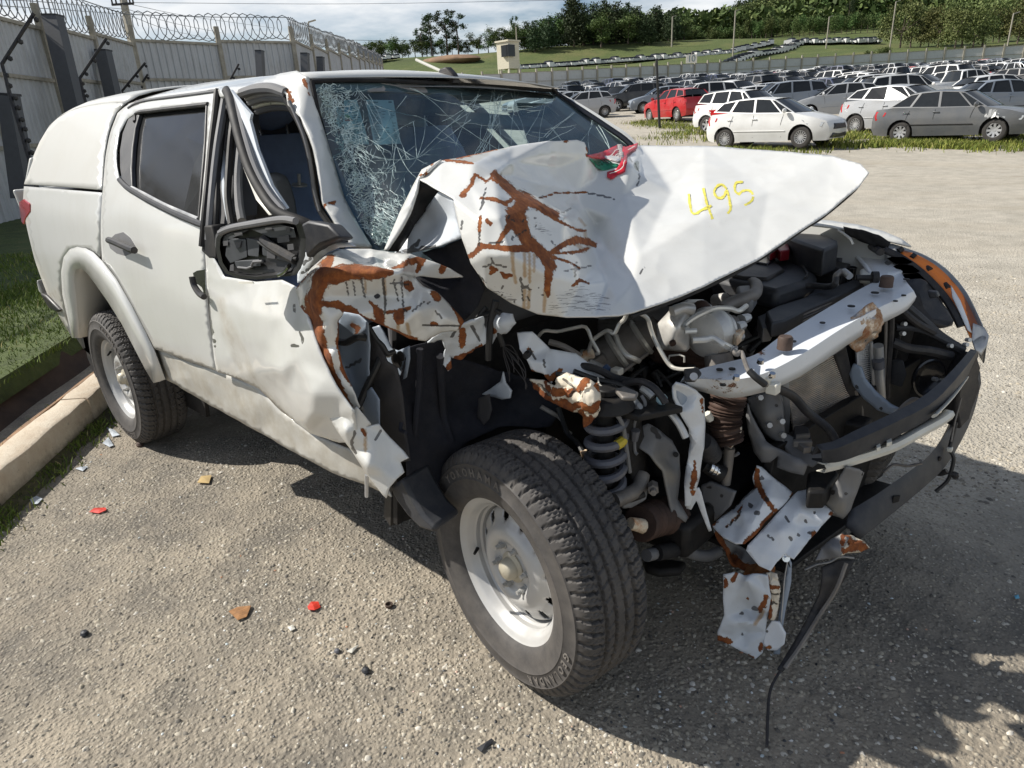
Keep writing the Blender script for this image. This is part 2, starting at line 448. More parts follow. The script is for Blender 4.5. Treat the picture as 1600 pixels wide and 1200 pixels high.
M['steel'] =plain("grey steel",(.52,.52,.51),.36,.45,var=.25,bump=.1)
M['alu'] =plain("cast aluminium",(.62,.61,.58),.38,.4,var=.2,bump=.35,bscale=180)
M['shield'] =plain("heat shield",(.66,.64,.60),.34,.4,var=.2,scale=14,bump=.25,bscale=40)
M['dull'] =plain("dull cast iron",(.22,.205,.19),.55,.3,var=.4,bump=.4,dust=.4)
M['brownmetal'] =plain("brown exhaust metal",(.065,.038,.028),.7,.2,var=.5,scale=15,bump=.3)
M['zinc'] =plain("zinc pipe",(.66,.64,.58),.32,.4,var=.2)
M['chrome'] =plain("bright metal",(.75,.75,.74),.14,1.0,var=.08)
M['whiteplastic'] =plain("white plastic",(.70,.68,.60),.5,var=.12)
M['redplastic'] =plain("dark red plastic",(.22,.012,.02),.4,var=.3)
M['brownplug'] =plain("brown rubber buffer",(.085,.055,.042),.75,var=.3)
M['wheelpaint'] =plain("wheel silver",(.50,.495,.48),.38,.15,var=.06,coat=.3,dust=.22,dustcol=(.45,.41,.34))
M['springgrey'] =plain("spring grey",(.10,.105,.125),.45,var=.25,dust=.3)
M['yellow'] =plain("yellow paint dab",(.55,.42,.04),.6)
M['rustpure'] =plain("flaking rust",(.30,.12,.04),.95,var=.65,scale=45,bump=.9,bscale=130)
M['creamrust'] =plain("rust streaked cream paint",(.74,.64,.48),.6,var=.3,scale=13,bump=.6,bscale=120,dust=1.0,dustcol=(.50,.18,.03))
M['seat'] =plain("grey seat fabric",(.28,.35,.52),.9,var=.2,bump=.3,bscale=400)
M['seatlight'] =plain("light grey seat fabric",(.26,.255,.25),.9,var=.2,bump=.3,bscale=400)
M['headliner'] =plain("headliner",(.34,.335,.32),.95,var=.12,bump=.2,bscale=300)
M['trim'] =plain("grey cabin trim",(.17,.17,.175),.7,var=.15,bump=.1)
M['interior'] =plain("dark cabin trim",(.075,.075,.08),.7,var=.2)
M['marker'] =plain("yellow wax marker",(.66,.59,.10),.75,var=.25,scale=60)
M['red'] =plain("red lens",(.45,.012,.012),.12,coat=1.0,var=.25)
M['wire'] =plain("black cable",(.02,.02,.02),.5,var=.3)

def tyre_mat():
    t=NT("tyre rubber")
    n=t.noise(30,8,.7);n2=t.noise(260,4)
    c=t.mix(t.ramp(n,[(.3,0.0),(.75,1.0)]),(.045,.042,.041),(.092,.084,.077))
    c=t.mix(t.math('MULTIPLY',t.ramp(t.noise(6,6,.6),[(.45,0.0),(.8,1.0)]),.5),c,(.17,.15,.13))
    t.set(col=c,rough=.72);t.bump(n2,.15,.002);return t.m
M['mirrorback'] =plain("mirror back plate",(.060,.064,.072),.5,var=.25,spec=.4);M['tyre'] =tyre_mat();M['mirrorblack'] =plain("mirror black",(.017,.017,.018),.42,var=.2,spec=.35)

def glass_mat(name,tint,dens=.5,rough=.03,spec=.5):
    """pane: part tinted see-through, part mirror-like"""
    m=bpy.data.materials.new(name);m.use_nodes=True;t=m.node_tree;t.nodes.clear()
    o=t.nodes.new("ShaderNodeOutputMaterial");tr=t.nodes.new("ShaderNodeBsdfTransparent");gl=t.nodes.new("ShaderNodeBsdfGlossy")
    tr.inputs[0].default_value=(*tint,1);gl.inputs["Roughness"].default_value=rough;gl.inputs["Color"].default_value=(.95,.97,.98,1)
    fr=t.nodes.new("ShaderNodeFresnel");fr.inputs[0].default_value=1.52
    ml=t.nodes.new("ShaderNodeMath");ml.operation='MULTIPLY_ADD';ml.inputs[1].default_value=1.0;ml.inputs[2].default_value=spec*.08
    t.links.new(fr.outputs[0],ml.inputs[0])
    mx=t.nodes.new("ShaderNodeMixShader");t.links.new(ml.outputs[0],mx.inputs[0]);t.links.new(tr.outputs[0],mx.inputs[1]);t.links.new(gl.outputs[0],mx.inputs[2])
    df=t.nodes.new("ShaderNodeBsdfDiffuse");df.inputs[0].default_value=(.34,.47,.50,1)
    m2=t.nodes.new("ShaderNodeMixShader");m2.inputs[0].default_value=1-dens
    t.links.new(df.outputs[0],m2.inputs[2]);t.links.new(mx.outputs[0],m2.inputs[1]);t.links.new(m2.outputs[0],o.inputs[0])
    return m
M['windscreen'] =glass_mat("windscreen glass",(.66,.86,.90),dens=.93)
M['lens'] =glass_mat("clear lens",(.96,.96,.95),dens=.985)
M['amberlens'] =plain("orange lens",(.95,.25,.04),.35,var=.15)
M['darkglass'] =plain("tinted glass",(.03,.03,.03),.10,var=.1);M['darkglass'].node_tree.nodes['Principled BSDF'].inputs['Specular IOR Level'].default_value=.22
M['shard'] =plain("crazed glass",(.50,.62,.60),.25,var=.3,scale=40)
def vcol_plain(name,rough=.35,coat=.5):
    t=NT(name);oi=t.n("ShaderNodeObjectInfo")
    d=t.math('MULTIPLY',t.ramp(t.noise(2.2,6),[(.4,0.0),(.8,1.0)]),.22)
    t.set(col=t.mix(d,oi.outputs["Color"],(.30,.27,.22)),rough=rough,coat=coat);return t.m
M['carpaint'] =vcol_plain("car paint")
M['carglass'] =plain("car window",(.02,.023,.026),.07,var=.1,spec=.3)
for l_ in list(M['carglass'].node_tree.links):
    if l_.to_socket.name =='Roughness':M['carglass'].node_tree.links.remove(l_)
M['carglass'].node_tree.nodes['Principled BSDF'].inputs['Roughness'].default_value=.03
M['hubcap'] =plain("hubcap",(.50,.50,.50),.35,.4,var=.1)
M['cartyre'] =plain("dusty tyre",(.05,.046,.042),.85,var=.25)
M['lampglass'] =plain("headlamp",(.55,.56,.56),.12,.3,coat=1.0)

# ---------------------------------------------------------------- ground
def sl(x,y):return (x-CAM.x)*VIEW.x+(y-CAM.y)*VIEW.y,(x-CAM.x)*LAT.x+(y-CAM.y)*LAT.y
def xy(s,l):return CAM.x+VIEW.x*s+LAT.x*l,CAM.y+VIEW.y*s+LAT.y*l
def hill(s,l):
    """rise of the land beyond the yard"""
    a=math.atan2(l,max(s,1.0))
    right=1/(1+math.exp(-(a-0.40)/0.05))
    mid=math.exp(-((a-0.16)/0.13)**2)
    left=1/(1+math.exp((a+0.02)/0.05))
    h=0.0
    if s>150:
        t=min(1.0,(s-150)/150.0);t=t*t*(3-2*t)
        h +=t*4
    if s>165:
        t=min(1.0,(s-165)/40.0);t=t*t*(3-2*t)
        h +=t*2.9
    if s>228:
        t=min(1.0,(s-228)/40.0);t=t*t*(3-2*t)
        h +=t*(4.5+1.5*mid)
    if s>300:
        t=min(1.0,(s-300)/260.0);t=t*t*(3-2*t)
        h +=t*(74*right+4*mid)
    return h
def terr(x,y):
    s,l=sl(x,y);t=s-14
    z=0.0 if t<0 else .054*(math.sqrt(t*t+9)-3)
    if s>150:z +=hill(s,l)
    if s>600:z -= (s-600)*.054
    return z

def ground_mat():
    t=NT("dusty gravel")
    v2=t.coord(1.0)
    big=t.noise(.55,7,.6,v2);mid=t.noise(3.2,8,.68,v2);fine=t.noise(38,8,.7,v2)
    st=t.n("ShaderNodeTexVoronoi");st.inputs["Scale"].default_value=75;t.l(v2,st.inputs["Vector"])
    st2=t.n("ShaderNodeTexVoronoi");st2.inputs["Scale"].default_value=33;t.l(v2,st2.inputs["Vector"])
    geo=t.n("ShaderNodeNewGeometry");sp=t.n("ShaderNodeSeparateXYZ");t.l(geo.outputs["Position"],sp.inputs[0])
    # near the kerb the asphalt shows through brownish dust, out in the yard the dust is pale
    far=t.ramp(t.math('ADD',t.math('MULTIPLY',sp.outputs[1],.45),t.math('MULTIPLY',t.math('SUBTRACT',big,.5),1.2)),[(.05,0.0),(.75,1.0)])
    dust=t.mix(far,(.43,.37,.285),(.56,.515,.43))
    asph=t.mix(far,(.175,.158,.132),(.40,.368,.305))
    base=t.mix(t.ramp(t.math('ADD',t.math('MULTIPLY',mid,.65),t.math('MULTIPLY',big,.35)),[(.40,0.0),(.60,1.0)]),asph,dust)
    sc=t.n("ShaderNodeSeparateColor");t.l(st.outputs["Color"],sc.inputs[0])
    stone=t.ramp(sc.outputs[0],[(0.0,(.17,.155,.13)),(.3,(.28,.25,.20)),(.7,(.43,.38,.295)),(1.0,(.60,.55,.46))])
    base=t.mix(t.math('MULTIPLY',t.ramp(st.outputs["Distance"],[(.22,.65),(.5,0.0)]),t.ramp(mid,[(.35,1.0),(.65,.35)])),base,stone)
    base=t.mix(t.ramp(fine,[(.3,.35),(.6,0.0)]),base,(.17,.145,.11))
    stain=t.ramp(t.noise(1.6,5,.5,v2),[(.60,0.0),(.70,.45)])
    base=t.mix(stain,base,(.23,.195,.15))
    # tyre-packed tracks across the yard
    trk=t.noise(1.0,4,.5,t.coord((.05,.9,1)))
    base=t.mix(t.math('MULTIPLY',t.ramp(trk,[(.45,0.0),(.7,.35)]),far),base,(.42,.36,.27))
    t.set(col=base,rough=.95)
    h=t.math('ADD',t.math('MULTIPLY',t.ramp(st.outputs["Distance"],[(0.0,1.0),(.55,0.0)]),.55),t.math('MULTIPLY',t.ramp(st2.outputs["Distance"],[(0.0,1.0),(.5,0.0)]),.5))
    h=t.math('ADD',h,t.math('MULTIPLY',fine,.9));h=t.math('ADD',h,t.math('MULTIPLY',mid,1.2))
    t.bump(h,.8,.014);return t.m
M['ground'] =ground_mat()
def field_mat():
    t=NT("grass field")
    n=t.noise(.06,8,.65);n2=t.noise(.9,6,.7)
    c=t.ramp(n,[(.32,(.065,.085,.018)),(.5,(.095,.125,.026)),(.66,(.15,.15,.045)),(.78,(.20,.155,.07))])
    c=t.mix(t.ramp(n2,[(.3,.45),(.7,0.0)]),c,(.035,.055,.012))
    t.set(col=c,rough=.95);t.bump(n2,.8,.4);return t.m
M['field'] =field_mat()

def build_ground():
    S=[-6,-4,-3,-2,-1,0,1,2,3,4,5,6,8,10,12,14,15,16,17,18,20,22,25,28,32,36,40,45,50,56,62,70,78,86,94,102,110,118]
    A_=[math.radians(a) for a in range(-80,81,4)]
    # yard: sheet of gravel in fan-shaped cells that widen with distance
    V=[];F=[]
    L=[-90,-70,-55,-42,-32,-24,-18,-14,-11,-9,-7,-6,-5,-4,-3,-2,-1,0,1,2,3,4,5,6,8,10,13,16,20,26,33,42,55,70,90,120]
    for s in S:
        k=max(1.0,(s+10)/30.0)
        for l in L:
            x,y=xy(s,l*k);V.append((x,y,terr(x,y)))
    n=len(L)
    for i in range(len(S)-1):
        for j in range(n-1):F.append((i*n+j,i*n+j+1,(i+1)*n+j+1,(i+1)*n+j))
    tag(mesh_obj("yard_ground",V,F,M['ground'],smooth=180),kind="structure")
    V=[];F=[]
    S2=[110,118,125,132,140,150,160,172,185,200,215,230,245,260,280,300,320,345,370,400,430,460,500,540,580,640,720,900,1500,3000]
    A2=[math.radians(a) for a in np.arange(-62,62.1,2)]
    for s in S2:
        for a in A2:
            x,y=xy(s,s*math.tan(a));V.append((x,y,terr(x,y)-.06+(0 if s<130 else .9*noise.noise(Vector((x*.03,y*.03,0))))))
    n=len(A2)
    for i in range(len(S2)-1):
        for j in range(n-1):F.append((i*n+j,i*n+j+1,(i+1)*n+j+1,(i+1)*n+j))
    tag(mesh_obj("grassy_hills",V,F,M['field'],smooth=180),kind="structure")
build_ground()

# kerb, drain strip and lawn on the left (kd runs along the kerb, kn away from the road)
KD=Vector((-0.778,0.628,0));KN=Vector((-0.628,-0.778,0));K0=Vector((-2.705,-1.555,0))
def kp(d,n,z=0.0):
    p=K0+KD*d+KN*n;return Vector((p.x,p.y,z+terr(p.x,p.y)))
def kerb_mat():
    t=NT("limewashed concrete");n=t.noise(9,8,.7);n2=t.noise(55,6,.7)
    geo=t.n("ShaderNodeNewGeometry");sp=t.n("ShaderNodeSeparateXYZ");t.l(geo.outputs["Position"],sp.inputs[0])
    c=t.mix(t.ramp(n,[(.3,0.0),(.7,1.0)]),(.60,.48,.35),(.76,.68,.55))
    c=t.mix(t.ramp(t.math('ADD',sp.outputs[2],t.math('MULTIPLY',t.math('SUBTRACT',n,.5),.16)),[(.0,.75),(.07,0.0)]),c,(.15,.12,.085))
    c=t.mix(t.ramp(n2,[(.62,0.0),(.72,.8)]),c,(.12,.10,.08))
    t.set(col=c,rough=.9);t.bump(t.math('ADD',n2,n),.5,.008);return t.m
M['kerb'] =kerb_mat()
M['soil'] =plain("dark brown soil",(.055,.036,.026),.95,var=.5,scale=5,bump=.9,bscale=40)  # very dark brown with random variation, for the drain strip
M['redsoil'] =plain("red brown soil",(.25,.15,.085),.95,var=.4,scale=6,bump=.9,bscale=50)
def lawn_mat():
    t=NT("lawn soil");n=t.noise(3,8,.7)
    t.set(col=t.ramp(n,[(.3,(.045,.06,.017)),(.55,(.085,.115,.03)),(.75,(.15,.14,.055))]),rough=.95);t.bump(t.noise(30,6),.8,.03);return t.m
M['lawn'] =lawn_mat()
def strip(name,prof,mat,d0,d1,step,jitter=0.0,seed=1):
    rs=random.Random(seed);V=[];F=[];n=int((d1-d0)/step)+1;k=len(prof)
    for i in range(n):
        d=d0+(d1-d0)*i/(n-1)
        for a,z in prof:
            w=jitter*noise.noise(Vector((d*1.7,a*4,seed)));V.append(kp(d,a+w,z+w*.4))
    for i in range(n-1):
        for j in range(k-1):F.append((i*k+j,i*k+j+1,(i+1)*k+j+1,(i+1)*k+j))
    return tag(mesh_obj(name,V,F,mat,smooth=35),kind="structure")
# kerb stones butted end to end
def build_kerb():
    root=tag(empty("kerb",kp(0,0)),kind="structure")
    for i in range(-3,9):
        a=i*1.0+.03;b=a+.985;mb=MB()
        prof=[(0,-.05),(.008,.138),(.014,.153),(.028,.161),(.155,.165),(.166,.157),(.17,-.05)]
        n=14;V=[]
        for q in range(n+1):
            d=a+(b-a)*q/n
            for aa,z in prof:
                w=.006*noise.noise(Vector((d*6,aa*9,z*9)));V.append(kp(d,aa+w,z+w)-kp(0,0))
        k=len(prof);F=[(q*k+j,q*k+j+1,(q+1)*k+j+1,(q+1)*k+j) for q in range(n) for j in range(k-1)]
        F +=[tuple(range(k)),tuple(range(n*k+k-1,n*k-1,-1))]
        mb.add(V,F);mb.build("kerb_stone",M['kerb'],root,smooth=32)
build_kerb()
strip("soil_edge",[(.17,.10),(.20,.135),(.25,.12),(.27,.09)],M['redsoil'],-3,9,.12,.03,3)
strip("drain_strip",[(.26,.11),(.34,.0),(.52,-.02),(.62,.06),(.66,.17)],M['soil'],-3,9,.15,.04,5)
def build_lawn():
    V=[];F=[];ds=np.concatenate([np.arange(-3,9,.35),np.arange(9,40,2)]);ns=[.62,.66,.75,1.0,1.4,2,3,4.5,6.5,9,12,16,22]
    for d in ds:
        for a in ns:
            w=.05*noise.noise(Vector((d*.8,a*.8,2)))
            V.append(kp(d,a,(.10 if a<.64 else .185+w+.01*a)))
    k=len(ns)
    for i in range(len(ds)-1):
        for j in range(k-1):F.append((i*k+j,i*k+j+1,(i+1)*k+j+1,(i+1)*k+j))
    tag(mesh_obj("lawn",V,F,M['lawn'],smooth=60),kind="structure")
build_lawn()

# grass blades
def grass_mat(name,stops):
    t=NT(name);a=t.attr("tone");t.set(col=t.ramp(a,stops),rough=.75,spec=.25);return t.m
M['grass'] =grass_mat("grass blades",[(0,(.07,.11,.018)),(.45,(.14,.20,.034)),(.75,(.21,.25,.06)),(.92,(.36,.32,.13)),(1,(.46,.39,.18))])
def blades(name,P,h,w,lean,mat,seed=0,kind="stuff"):
    rs=np.random.RandomState(seed);n=len(P)
    az=rs.uniform(0,2*np.pi,n);hh=h*rs.uniform(.45,1.25,n);ll=lean*rs.uniform(.1,1.2,n)*hh;la=rs.uniform(0,2*np.pi,n)
    dx=np.cos(az)*w/2;dy=np.sin(az)*w/2
    b0=P+np.c_[dx,dy,0*dx];b1=P-np.c_[dx,dy,0*dx]
    m=P+np.c_[np.cos(la)*ll*.35,np.sin(la)*ll*.35,hh*.6];m0=m+np.c_[dx,dy,0*dx]*.7;m1=m-np.c_[dx,dy,0*dx]*.7
    tip=P+np.c_[np.cos(la)*ll,np.sin(la)*ll,hh]
    V=np.stack([b0,b1,m1,m0,tip],1).reshape(-1,3);i=np.arange(n)*5
    F=np.concatenate([np.c_[i,i+1,i+2],np.c_[i,i+2,i+3],np.c_[i+3,i+2,i+4]])
    o=np_mesh(name,V,F,mat);tone=np.repeat(np.clip(rs.normal(.45,.25,n),0,1),5).astype(np.float32)
    at=o.data.attributes.new("tone",'FLOAT','POINT');at.data.foreach_set("value",tone)
    return tag(o,kind=kind)
def lawn_grass():
    rs=np.random.RandomState(3);P=[]
    for d0,d1,n0,n1,cnt in ((-1.5,5,.62,2.2,15000),(-2,7,2.0,5,22000),(-2,10,5,14,20000)):
        d=rs.uniform(d0,d1,cnt);a=rs.uniform(n0,n1,cnt)
        for q,w in zip(d,a):
            if noise.noise(Vector((q*1.1,w*1.1,0)))+rs.uniform(-.5,.5) <-.35:continue
            p=kp(q,w,.18+.01*w);P.append((p.x,p.y,p.z))
    blades("lawn_grass",np.array(P),.055,.010,.9,M['grass'],4)
    P=[]
    for i in range(2600):
        d=rs.uniform(-1.6,1.3);a=-abs(rs.normal(0,.07))-.005
        if noise.noise(Vector((d*3,0,7))) <-.05 and rs.uniform() <.8:continue
        p=kp(d,a,0);P.append((p.x,p.y,p.z))
    for i in range(900):
        d=rs.uniform(-1.5,4);a=.19+abs(rs.normal(0,.03));p=kp(d,a,.10);P.append((p.x,p.y,p.z))
    blades("weeds_along_kerb",np.array(P),.035,.007,1.1,M['grass'],9)
lawn_grass()
def kerb_moss():
    t=NT("mossy dirt");n=t.noise(14,8,.7)
    t.set(col=t.ramp(n,[(.3,(.05,.045,.03)),(.5,(.075,.072,.03)),(.7,(.13,.11,.06))]),rough=.95);t.bump(n,1.0,.02)
    rs=random.Random(4);V=[];F=[];ds=np.arange(-3,1.6,.06)
    for d in ds:
        w=.10+.07*noise.noise(Vector((d*2.2,3,1)))+.04*noise.noise(Vector((d*7,3,1)))
        V +=[kp(d,.01,.018),kp(d,-w*.5,.012),kp(d,-w,.002)]
    for i in range(len(ds)-1):
        for j in range(2):F.append((i*3+j,i*3+j+1,i*3+4+j,i*3+3+j))
    tag(mesh_obj("mossy_gutter",V,F,t.m,smooth=180),kind="structure")
kerb_moss()

# loose stones lying on the asphalt
def pebbles(name,P,R,mat,seed=0):
    rs=np.random.RandomState(seed);n=len(P)
    base=np.array([(1,0,0),(.5,.87,0),(-.5,.87,0),(-1,0,0),(-.5,-.87,0),(.5,-.87,0),(.45,.3,.62),(-.5,.15,.6),(.05,-.5,.62)],float)
    fc=np.array([(0,1,6),(1,2,6),(2,7,6),(2,3,7),(3,4,7),(4,8,7),(4,5,8),(5,0,8),(0,6,8),(6,7,8)])
    V=base[None]*(1+rs.uniform(-.28,.28,(n,9,3)))
    a=rs.uniform(0,2*np.pi,n);ca,sa=np.cos(a)[:,None],np.sin(a)[:,None];st=rs.uniform(.7,1.35,(n,1))
    x=V[:,:,0]*st;y=V[:,:,1]/st;z=V[:,:,2]*rs.uniform(.6,1.25,(n,1))
    V=np.stack([x*ca-y*sa,x*sa+y*ca,z-.12],2)*R[:,None,None]+P[:,None,:]
    F=(fc[None]+(np.arange(n)*9)[:,None,None]).reshape(-1,3)
    o=np_mesh(name,V.reshape(-1,3),F,mat);tone=np.repeat(rs.uniform(0,1,n),9).astype(np.float32)
    at=o.data.attributes.new("tone",'FLOAT','POINT');at.data.foreach_set("value",tone)
    return tag(o,kind="stuff")
def pebble_mat():
    t=NT("loose stones");a=t.attr("tone")
    c=t.ramp(a,[(0,(.13,.12,.105)),(.25,(.30,.27,.215)),(.65,(.46,.405,.31)),(.9,(.58,.53,.43)),(1,(.72,.68,.60))])
    t.set(col=t.mix(t.ramp(t.noise(120,4),[(.35,.3),(.65,0.0)]),c,(.12,.1,.08)),rough=.9);return t.m
M['pebble'] =pebble_mat()
def scatter_pebbles():
    rs=np.random.RandomState(21);P=[];R=[]
    def zone(n,x0,x1,y0,y1,r0,r1,dens=None):
        x=rs.uniform(x0,x1,n);y=rs.uniform(y0,y1,n);r=r0*(r1/r0)**(rs.uniform(0,1,n)**2.2)
        for a,b,c in zip(x,y,r):
            q=Vector((a,b,0))-K0
            if q.dot(KN) >-.02:continue
            if noise.noise(Vector((a*1.6,b*1.6,3)))+rs.uniform(-.5,.5) <-.12:continue
            P.append((a,b,terr(a,b)));R.append(c)
    zone(30000,-2.6,1.1,-1.9,.2,.0022,.0105)
    zone(15000,-.4,1.4,-.9,1.8,.003,.0105)
    zone(9000,-3.2,.2,-1.2,.6,.003,.009)
    zone(14000,-2.0,3.0,1.2,6.0,.005,.014)
    pebbles("loose_stones",np.array(P),np.array(R),M['pebble'],5)
scatter_pebbles()

def crumbs():
    rs=np.random.RandomState(33);P=[];R=[]
    for n,cx,cy,sx,sy in ((260,-.1,-.8,.5,.35),(200,.35,-.2,.3,.4),(120,-3.0,-1.15,.5,.12),(160,-1.2,-1.0,.8,.3)):
        for i in range(n):
            a=rs.normal(cx,sx);b=rs.normal(cy,sy)
            if (Vector((a,b,0))-K0).dot(KN) <-.03:P.append((a,b,.001));R.append(rs.uniform(.0015,.0055))
    t=NT("glass and paint crumbs");a=t.attr("tone");t.set(col=t.ramp(a,[(0,(.02,.02,.022)),(.45,(.10,.10,.10)),(.5,(.55,.62,.62)),(.8,(.78,.78,.75)),(1,(.45,.16,.05))]),rough=.3)
    pebbles("crash_crumbs",np.array(P),np.array(R),t.m,8)
crumbs()

# ================================================================ the wrecked pickup
# x runs to the truck's nose, y to its left side, z up; the front axle stood near x = 0
T=tag(empty("pickup_truck"),"white double cab pickup with canopy, its front right corner crushed and rusting, hood folded up","pickup truck")
def tsheet(name,pts,n,mat,parent=T,**k):return sheet(name,pts,n,M[mat] if isinstance(mat,str) else mat,parent,**k)
def mirror_y(o,name=None):
    """the undamaged left side: the same panel on the other flank"""
    c=o.copy();c.data=o.data.copy();C.objects.link(c)
    n=len(c.data.vertices);a=np.empty(n*3,np.float32);c.data.vertices.foreach_get("co",a);a=a.reshape(-1,3);a[:,1] *= -1
    c.data.vertices.foreach_set("co",a.ravel());c.data.flip_normals();c.data.update();c.parent=o.parent
    return c
def on(S,P,off=0.0):
    """points on a sheet, lifted by off along its outward normal"""
    P=np.atleast_2d(np.array(P,float));a=S.at(P);b=S.at(P+[1.0,0]);c=S.at(P+[0,1.0])
    N=np.cross(c-a,b-a);N /= np.maximum(np.linalg.norm(N,axis=1),1e-9)[:,None]
    s=np.sign((N*(np.array(CAM)-a)).sum(1));return [Vector(p) for p in a+N*s[:,None]*off]

# ---- canopy over the load bed
CAN=tsheet("canopy_side",[(38,288,-3.896,-.829,1.367),(100,292,-3.119,-.827,1.371),(160,297,-2.536,-.828,1.37),(163,245,-2.659,-.748,1.506),(170,205,-2.735,-.679,1.615),(182,176,-2.735,-.626,1.693),(196,162,-2.662,-.603,1.728),(184,160,-2.781,-.595,1.739),(150,164,-3.105,-.591,1.745),(120,170,-3.417,-.593,1.742),(96,180,-3.664,-.607,1.721),(78,196,-3.814,-.639,1.674),(62,222,-3.887,-.695,1.589),(48,255,-3.907,-.765,1.478),(100,235,-3.336,-.727,1.54),(130,200,-3.156,-.661,1.641),(120,262,-3.011,-.777,1.459),(80,250,-3.508,-.755,1.494)],14,'dustpaint',res=9,smooth=8,thick=.004)
mirror_y(CAN.obj)
def loft(name,rows,mat,parent=T,sm=60,thick=.003,closed=False):
    V=[];F=[];k=len(rows[0])
    for r in rows:V +=[tuple(p) for p in r]
    for i in range(len(rows)-1):
        for j in range(k-1):F.append((i*k+j,i*k+j+1,(i+1)*k+j+1,(i+1)*k+j))
    o=mesh_obj(name,V,F,M[mat],parent,smooth=sm)
    bm=bmesh.new();bm.from_mesh(o.data);bmesh.ops.recalc_face_normals(bm,faces=bm.faces);bm.to_mesh(o.data);bm.free()
    if thick:
        m=o.modifiers.new("gauge",'SOLIDIFY');m.thickness=thick;m.offset=0
    return o
def cross(x,yr,zr,crown,n=14,edge=.09):
    """one roof bow from the right rail to the left rail"""
    out=[]
    for i in range(n+1):
        t=-1+2*i/n;y=yr*t
        e=max(0.0,(abs(t)-.80)/.20);z=zr+crown*(1-t*t)**.6
        out.append((x,y,z))
    return out
can_edge=[(-3.907,-.765,1.478),(-3.887,-.695,1.589),(-3.814,-.639,1.674),(-3.664,-.607,1.721),(-3.417,-.593,1.742),(-3.105,-.591,1.745),(-2.781,-.595,1.739),(-2.662,-.603,1.728)]
rows=[]
for i,p in enumerate(can_edge):
    yr=abs(p[1])+.001;zr=p[2];rows.append([(p[0],yr*t,zr+(.075 if i>2 else .05*i/2)*(1-abs(t)**3.2)**.7) for t in np.linspace(-1,1,19)])
loft("canopy_roof",rows,'dustpaint')
# canopy back door and its pane
r0=(-3.896,-.829,1.367);r1=(-3.907,-.765,1.478)
mb=MB();yb=abs(r0[1]);mb.slab([(r0[0]-.005,-yb,r0[2]),(r0[0]-.005,yb,r0[2]),(r1[0]-.004,abs(r1[1]),r1[2]+.03),(r1[0]-.004,-abs(r1[1]),r1[2]+.03)],(.03,0,0))
mb.build("canopy_back_door",M['dustpaint'],T,bevel=.01)

# ---- load bed
bed_marks=[('dirt',14,[(90,460),(104,515),(96,500)]),('dirt',8,[(60,420),(75,462),(96,500)])]
BED=tsheet("bed_side",[(38,291,-3.884,-.835,1.357),(100,296,-3.107,-.834,1.359),(160,301,-2.526,-.833,1.36),(158,340,-2.499,-.872,1.258),(158,372,-2.533,-.884,1.168),(157,402,-2.588,-.893,1.078),(146,394,-2.679,-.892,1.093),(134,388,-2.788,-.891,1.102),(121,386,-2.921,-.891,1.097),(109,390,-3.064,-.893,1.073),(100,402,-3.201,-.897,1.022),(96,425,-3.327,-.9,.931),(98,460,-3.454,-.897,.791),(106,497,-3.559,-.885,.635),(113,528,-3.559,-.892,.517),(96,500,-3.752,-.879,.592),(75,462,-3.826,-.894,.734),(55,408,-3.85,-.9,.94),(42,355,-3.857,-.888,1.134),(36,318,-3.86,-.871,1.266),(80,330,-3.291,-.873,1.249),(120,340,-2.859,-.875,1.24),(75,390,-3.489,-.896,1.037),(130,365,-2.791,-.884,1.17)],20,'paint',res=8,smooth=5,thick=.003,marks=bed_marks)
mirror_y(BED.obj)
# flared lip round the rear wheel opening
FL_out=[(-3.532,-.898,.523),(-3.538,-.889,.639),(-3.434,-.902,.795),(-3.309,-.904,.934),(-3.184,-.901,1.024),(-3.047,-.897,1.075),(-2.905,-.895,1.099),(-2.773,-.895,1.104),(-2.665,-.896,1.095),(-2.556,-.898,1.064),(-2.407,-.902,.999),(-2.286,-.904,.894),(-2.198,-.901,.779),(-2.164,-.896,.705),(-2.174,-.88,.568)]
FL_mid=[(-3.404,-.912,.55),(-3.391,-.908,.667),(-3.286,-.919,.818),(-3.183,-.92,.941),(-3.09,-.917,1.01),(-2.968,-.915,1.056),(-2.852,-.913,1.075),(-2.743,-.913,1.076),(-2.647,-.914,1.064),(-2.548,-.916,1.033),(-2.418,-.919,.969),(-2.313,-.92,.867),(-2.235,-.915,.753),(-2.197,-.908,.669),(-2.206,-.894,.553)]
FL_in=[(-3.376,-.894,.55),(-3.265,-.9,.685),(-3.13,-.909,.829),(-3.083,-.91,.91),(-3.043,-.909,.954),(-2.987,-.909,.983),(-2.925,-.908,.995),(-2.856,-.908,.993),(-2.79,-.909,.975),(-2.707,-.91,.935),(-2.6,-.91,.875),(-2.488,-.907,.783),(-2.421,-.898,.662),(-2.39,-.886,.567),(-2.251,-.908,.541)]
FL_deep=[(p[0],p[1]+.17,p[2]-.01) for p in FL_in]
FLR=loft("wheel_arch_flare",[FL_out,FL_mid,FL_in],'paint',sm=50);mirror_y(FLR)
FLD=loft("wheel_arch_lining",[FL_in,[(p[0]-.002,p[1]+.06,p[2]) for p in FL_in],FL_deep],'dustpaint',sm=50);mirror_y(FLD)
mb=MB()
mb.tube([(p[0],p[1]+.22,p[2]+.02) for p in FL_in],.05,n=6,k=1)
cx,cz=-3.0,.44
mb.slab([(cx+.62*math.cos(a),-.66,cz+.60*math.sin(a)) for a in np.linspace(-.35,math.pi+.35,18)],(0,.02,0))
mb.build("inner_arch_wall",M['chassis'],T)
